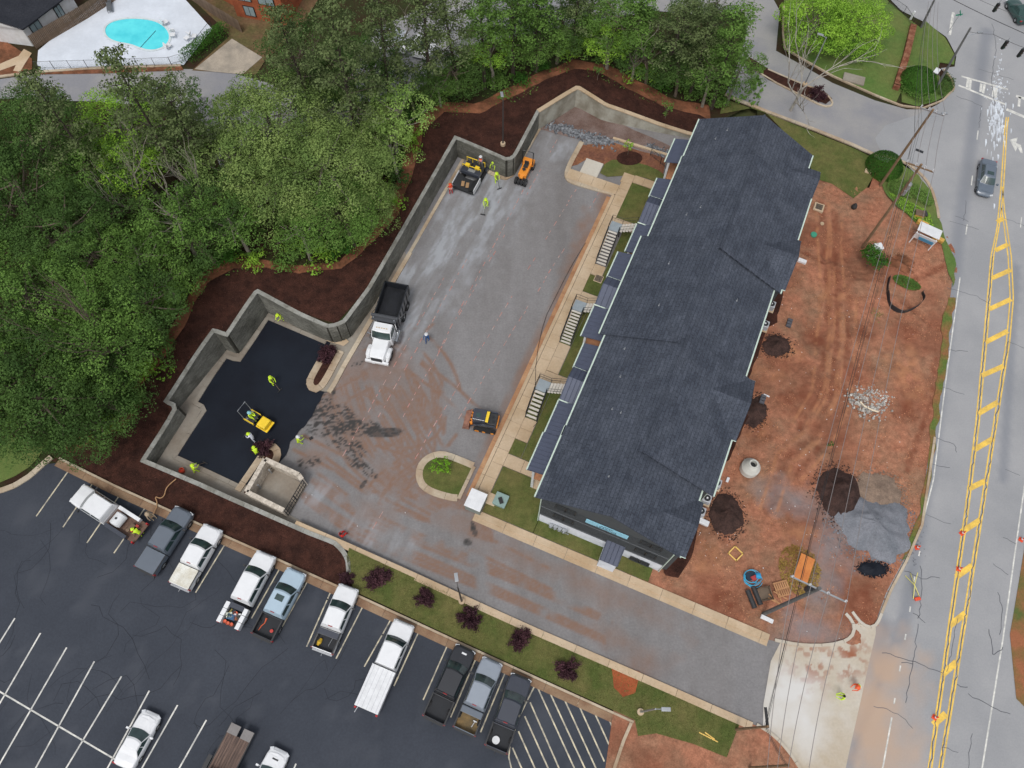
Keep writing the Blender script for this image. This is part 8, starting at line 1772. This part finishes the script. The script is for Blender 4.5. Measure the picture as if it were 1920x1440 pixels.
    if hat:
        hm = hatm or HIV; cc = crown-up*.03; mb = MB(); ax1 = Vector((1,0,0)); ax2 = fd
        rings = []
        for r_, h_ in ((.19,-.035),(.165,-.03),(.125,-.02),(.12,.05),(.085,.1),(.02,.12)) if hat == 'hard' else ((.24,-.03),(.13,-.01),(.11,.08),(.02,.1)):
            rings.append([cc+ax1*(r_*math.cos(k*PI/7))+ax2*(r_*1.12*math.sin(k*PI/7))+up*h_ for k in range(14)])
        mb.loft(rings); mb.build('hard_hat' if hat == 'hard' else 'hat', hm, t, smooth=True, fix=True)
    else:
        mb = MB(); cc = head; rings = [[cc+Vector((1,0,0))*(r_*math.cos(k*PI/6))+fd*(r_*math.sin(k*PI/6)-.015)+up*h_ for k in range(12)] for r_, h_ in ((.104,-.02),(.112,.05),(.095,.12),(.03,.155))]; mb.loft(rings); mb.build('hair', HAIR, t, smooth=True, fix=True)
    if vest:
        mb = MB(); a_ = R3(1,bend*.85)
        rings = [[hip+a_*h_+Vector((wx*math.cos(k*PI/8),0,0))+fd*(wy*math.sin(k*PI/8)) for k in range(16)] for h_, wx, wy in ((.02,.2,.155),(.2,.195,.15),(.36,.215,.155),(.47,.17,.12))]; mb.loft(rings, cap=False); mb.build('vest', vest, t, smooth=True)
        mb = MB()
        for h_, wx, wy in ((.12,.202,.156),(.2,.2,.154)): mb.tube([hip+a_*h_+Vector((wx*math.cos(k*PI/8),0,0))+fd*(wy*math.sin(k*PI/8)) for k in range(17)], .014, 4)
        mb.build('reflective_band', M_tank, t)
    if tool:
        h0, h1 = hands[0][1], hands[1][1]; Mw = Matrix.Translation(p) @ Matrix.Rotation(rz,4,'Z') @ Matrix.Scale(s,4)
        a = Mw @ ((h0+h1)/2+Vector((0,-.35,.28))); b = Mw @ Vector((.1,1.15,.06)); b.z = p.z+.04
        tt = thing(toolname, toollabel, toolname.replace('_',' '), b); mb = MB(); mb.tube([a-b, Vector((0,0,.02))], .022, 5); mb.build('handle', tool, tt)
        mb = MB(); mb.box((0,0,.03),(.55,.10,.06) if toolname == 'rake' else (.26,.34,.04), rz); mb.build('rake_head' if toolname == 'rake' else 'blade', M_dark, tt)
    return t
HH = dict(hat='hard')
W_ = [('worker_a')]
person('worker in yellow shirt bending at the north edge of the fresh asphalt', (531,599), 2.6, HIV, DEN, 'hard', 'bend', z=.07)
person('worker in yellow shirt raking in the middle of the fresh asphalt', (512,718), -2.3, HIV, NAVY, 'hard', 'rake', z=.075, tool=M_wood, toollabel='long rake held in the middle of the fresh asphalt')
person('worker in white shirt and yellow hard hat beside the yellow roller', (478,826), 1.2, WHT, TANC, 'hard', 'rake', z=.075, tool=M_galv, toollabel='rake with a thin metal handle beside the yellow roller')
person('worker in yellow vest and blue trousers shovelling at the asphalt edge', (562,832), -1.0, HIV, DEN, 'hard', 'rake', z=.02, tool=M_wood, toollabel='shovel held at the ragged asphalt edge', hatm=M_tank, toolname='shovel')
person('worker in yellow shirt raking over the concrete gutter at the low corner', (369,886), -.5, HIV, BLACKC, 'hard', 'rake', z=.07, tool=M_wood, toollabel='rake reaching onto the asphalt from the low corner gutter')
person('worker crouching behind the purple shrub near the block enclosure', (484,852), .5, HIV, NAVY, 'hard', 'squat', z=.1)
person('worker in yellow vest standing nearer the wall beside the paver', (925,322), 2.7, HIV, NAVY, 'hard', 'stand'); person('worker in yellow vest with black trousers nearer the yard beside the paver', (930,340), -2.7, HIV, BLACKC, 'hard', 'rake', tool=M_dark, toollabel='black handled rake beside the paver')
person('worker in red vest at the front of the paver hopper', (846,364), .3, REDC, BLACKC, 'hard', 'stand', vest=HIO, hatm=HIO)
person('worker in yellow shirt walking with a rake on the gravel below the paver', (912,388), 2.9, HIV, BLACKC, 'hard', 'rake', tool=M_galv, toollabel='rake held on the gravel below the paver')
person('worker in orange vest and white hard hat standing on the paver', (902,312), 2.8, GREYC, NAVY, 'hard', 'stand', z=1.25, vest=HIO, hatm=M_tank)
person('man in blue jacket and white hard hat walking alone on the gravel yard', (802,640), 2.9, BLUEC, NAVY, 'hard', 'walk', hatm=M_tank)
person('person in red shirt sitting on the driveway kerb', (642,1008), -.6, REDC, GREYC, None, 'sit', z=.02)
person('person in tan hat and blue jeans beside the tank truck', tuple((290,966)) and PT(290,972), -2.4, TANC, DEN, 'sun', 'stand', hatm=TANC)
person('worker in neon shirt leaning over the tail of the tank truck', PT(269,1003), 1.2, HIV, BLACKC, 'hard', 'bend')
person('worker in neon yellow shirt standing on the driveway apron', (1574,1308), 1.4, HIV, NAVY, None, 'rake', z=.03); person('worker in orange and yellow vest bending at the apron edge', (1603,1287), 1.9, HIO, GREYC, 'hard', 'bend', z=.03, vest=HIV, hatm=HIO)
rz_ = ROLLER.rotation_euler.z; person('driver in yellow shirt seated on the yellow roller', ROLLER.location+Vector((-math.sin(rz_)*-.75, math.cos(rz_)*-.75, .62)), rz_, HIV, NAVY, 'hard', 'sit', hatm=flat('pale blue hat', S(140,196,206), .5))
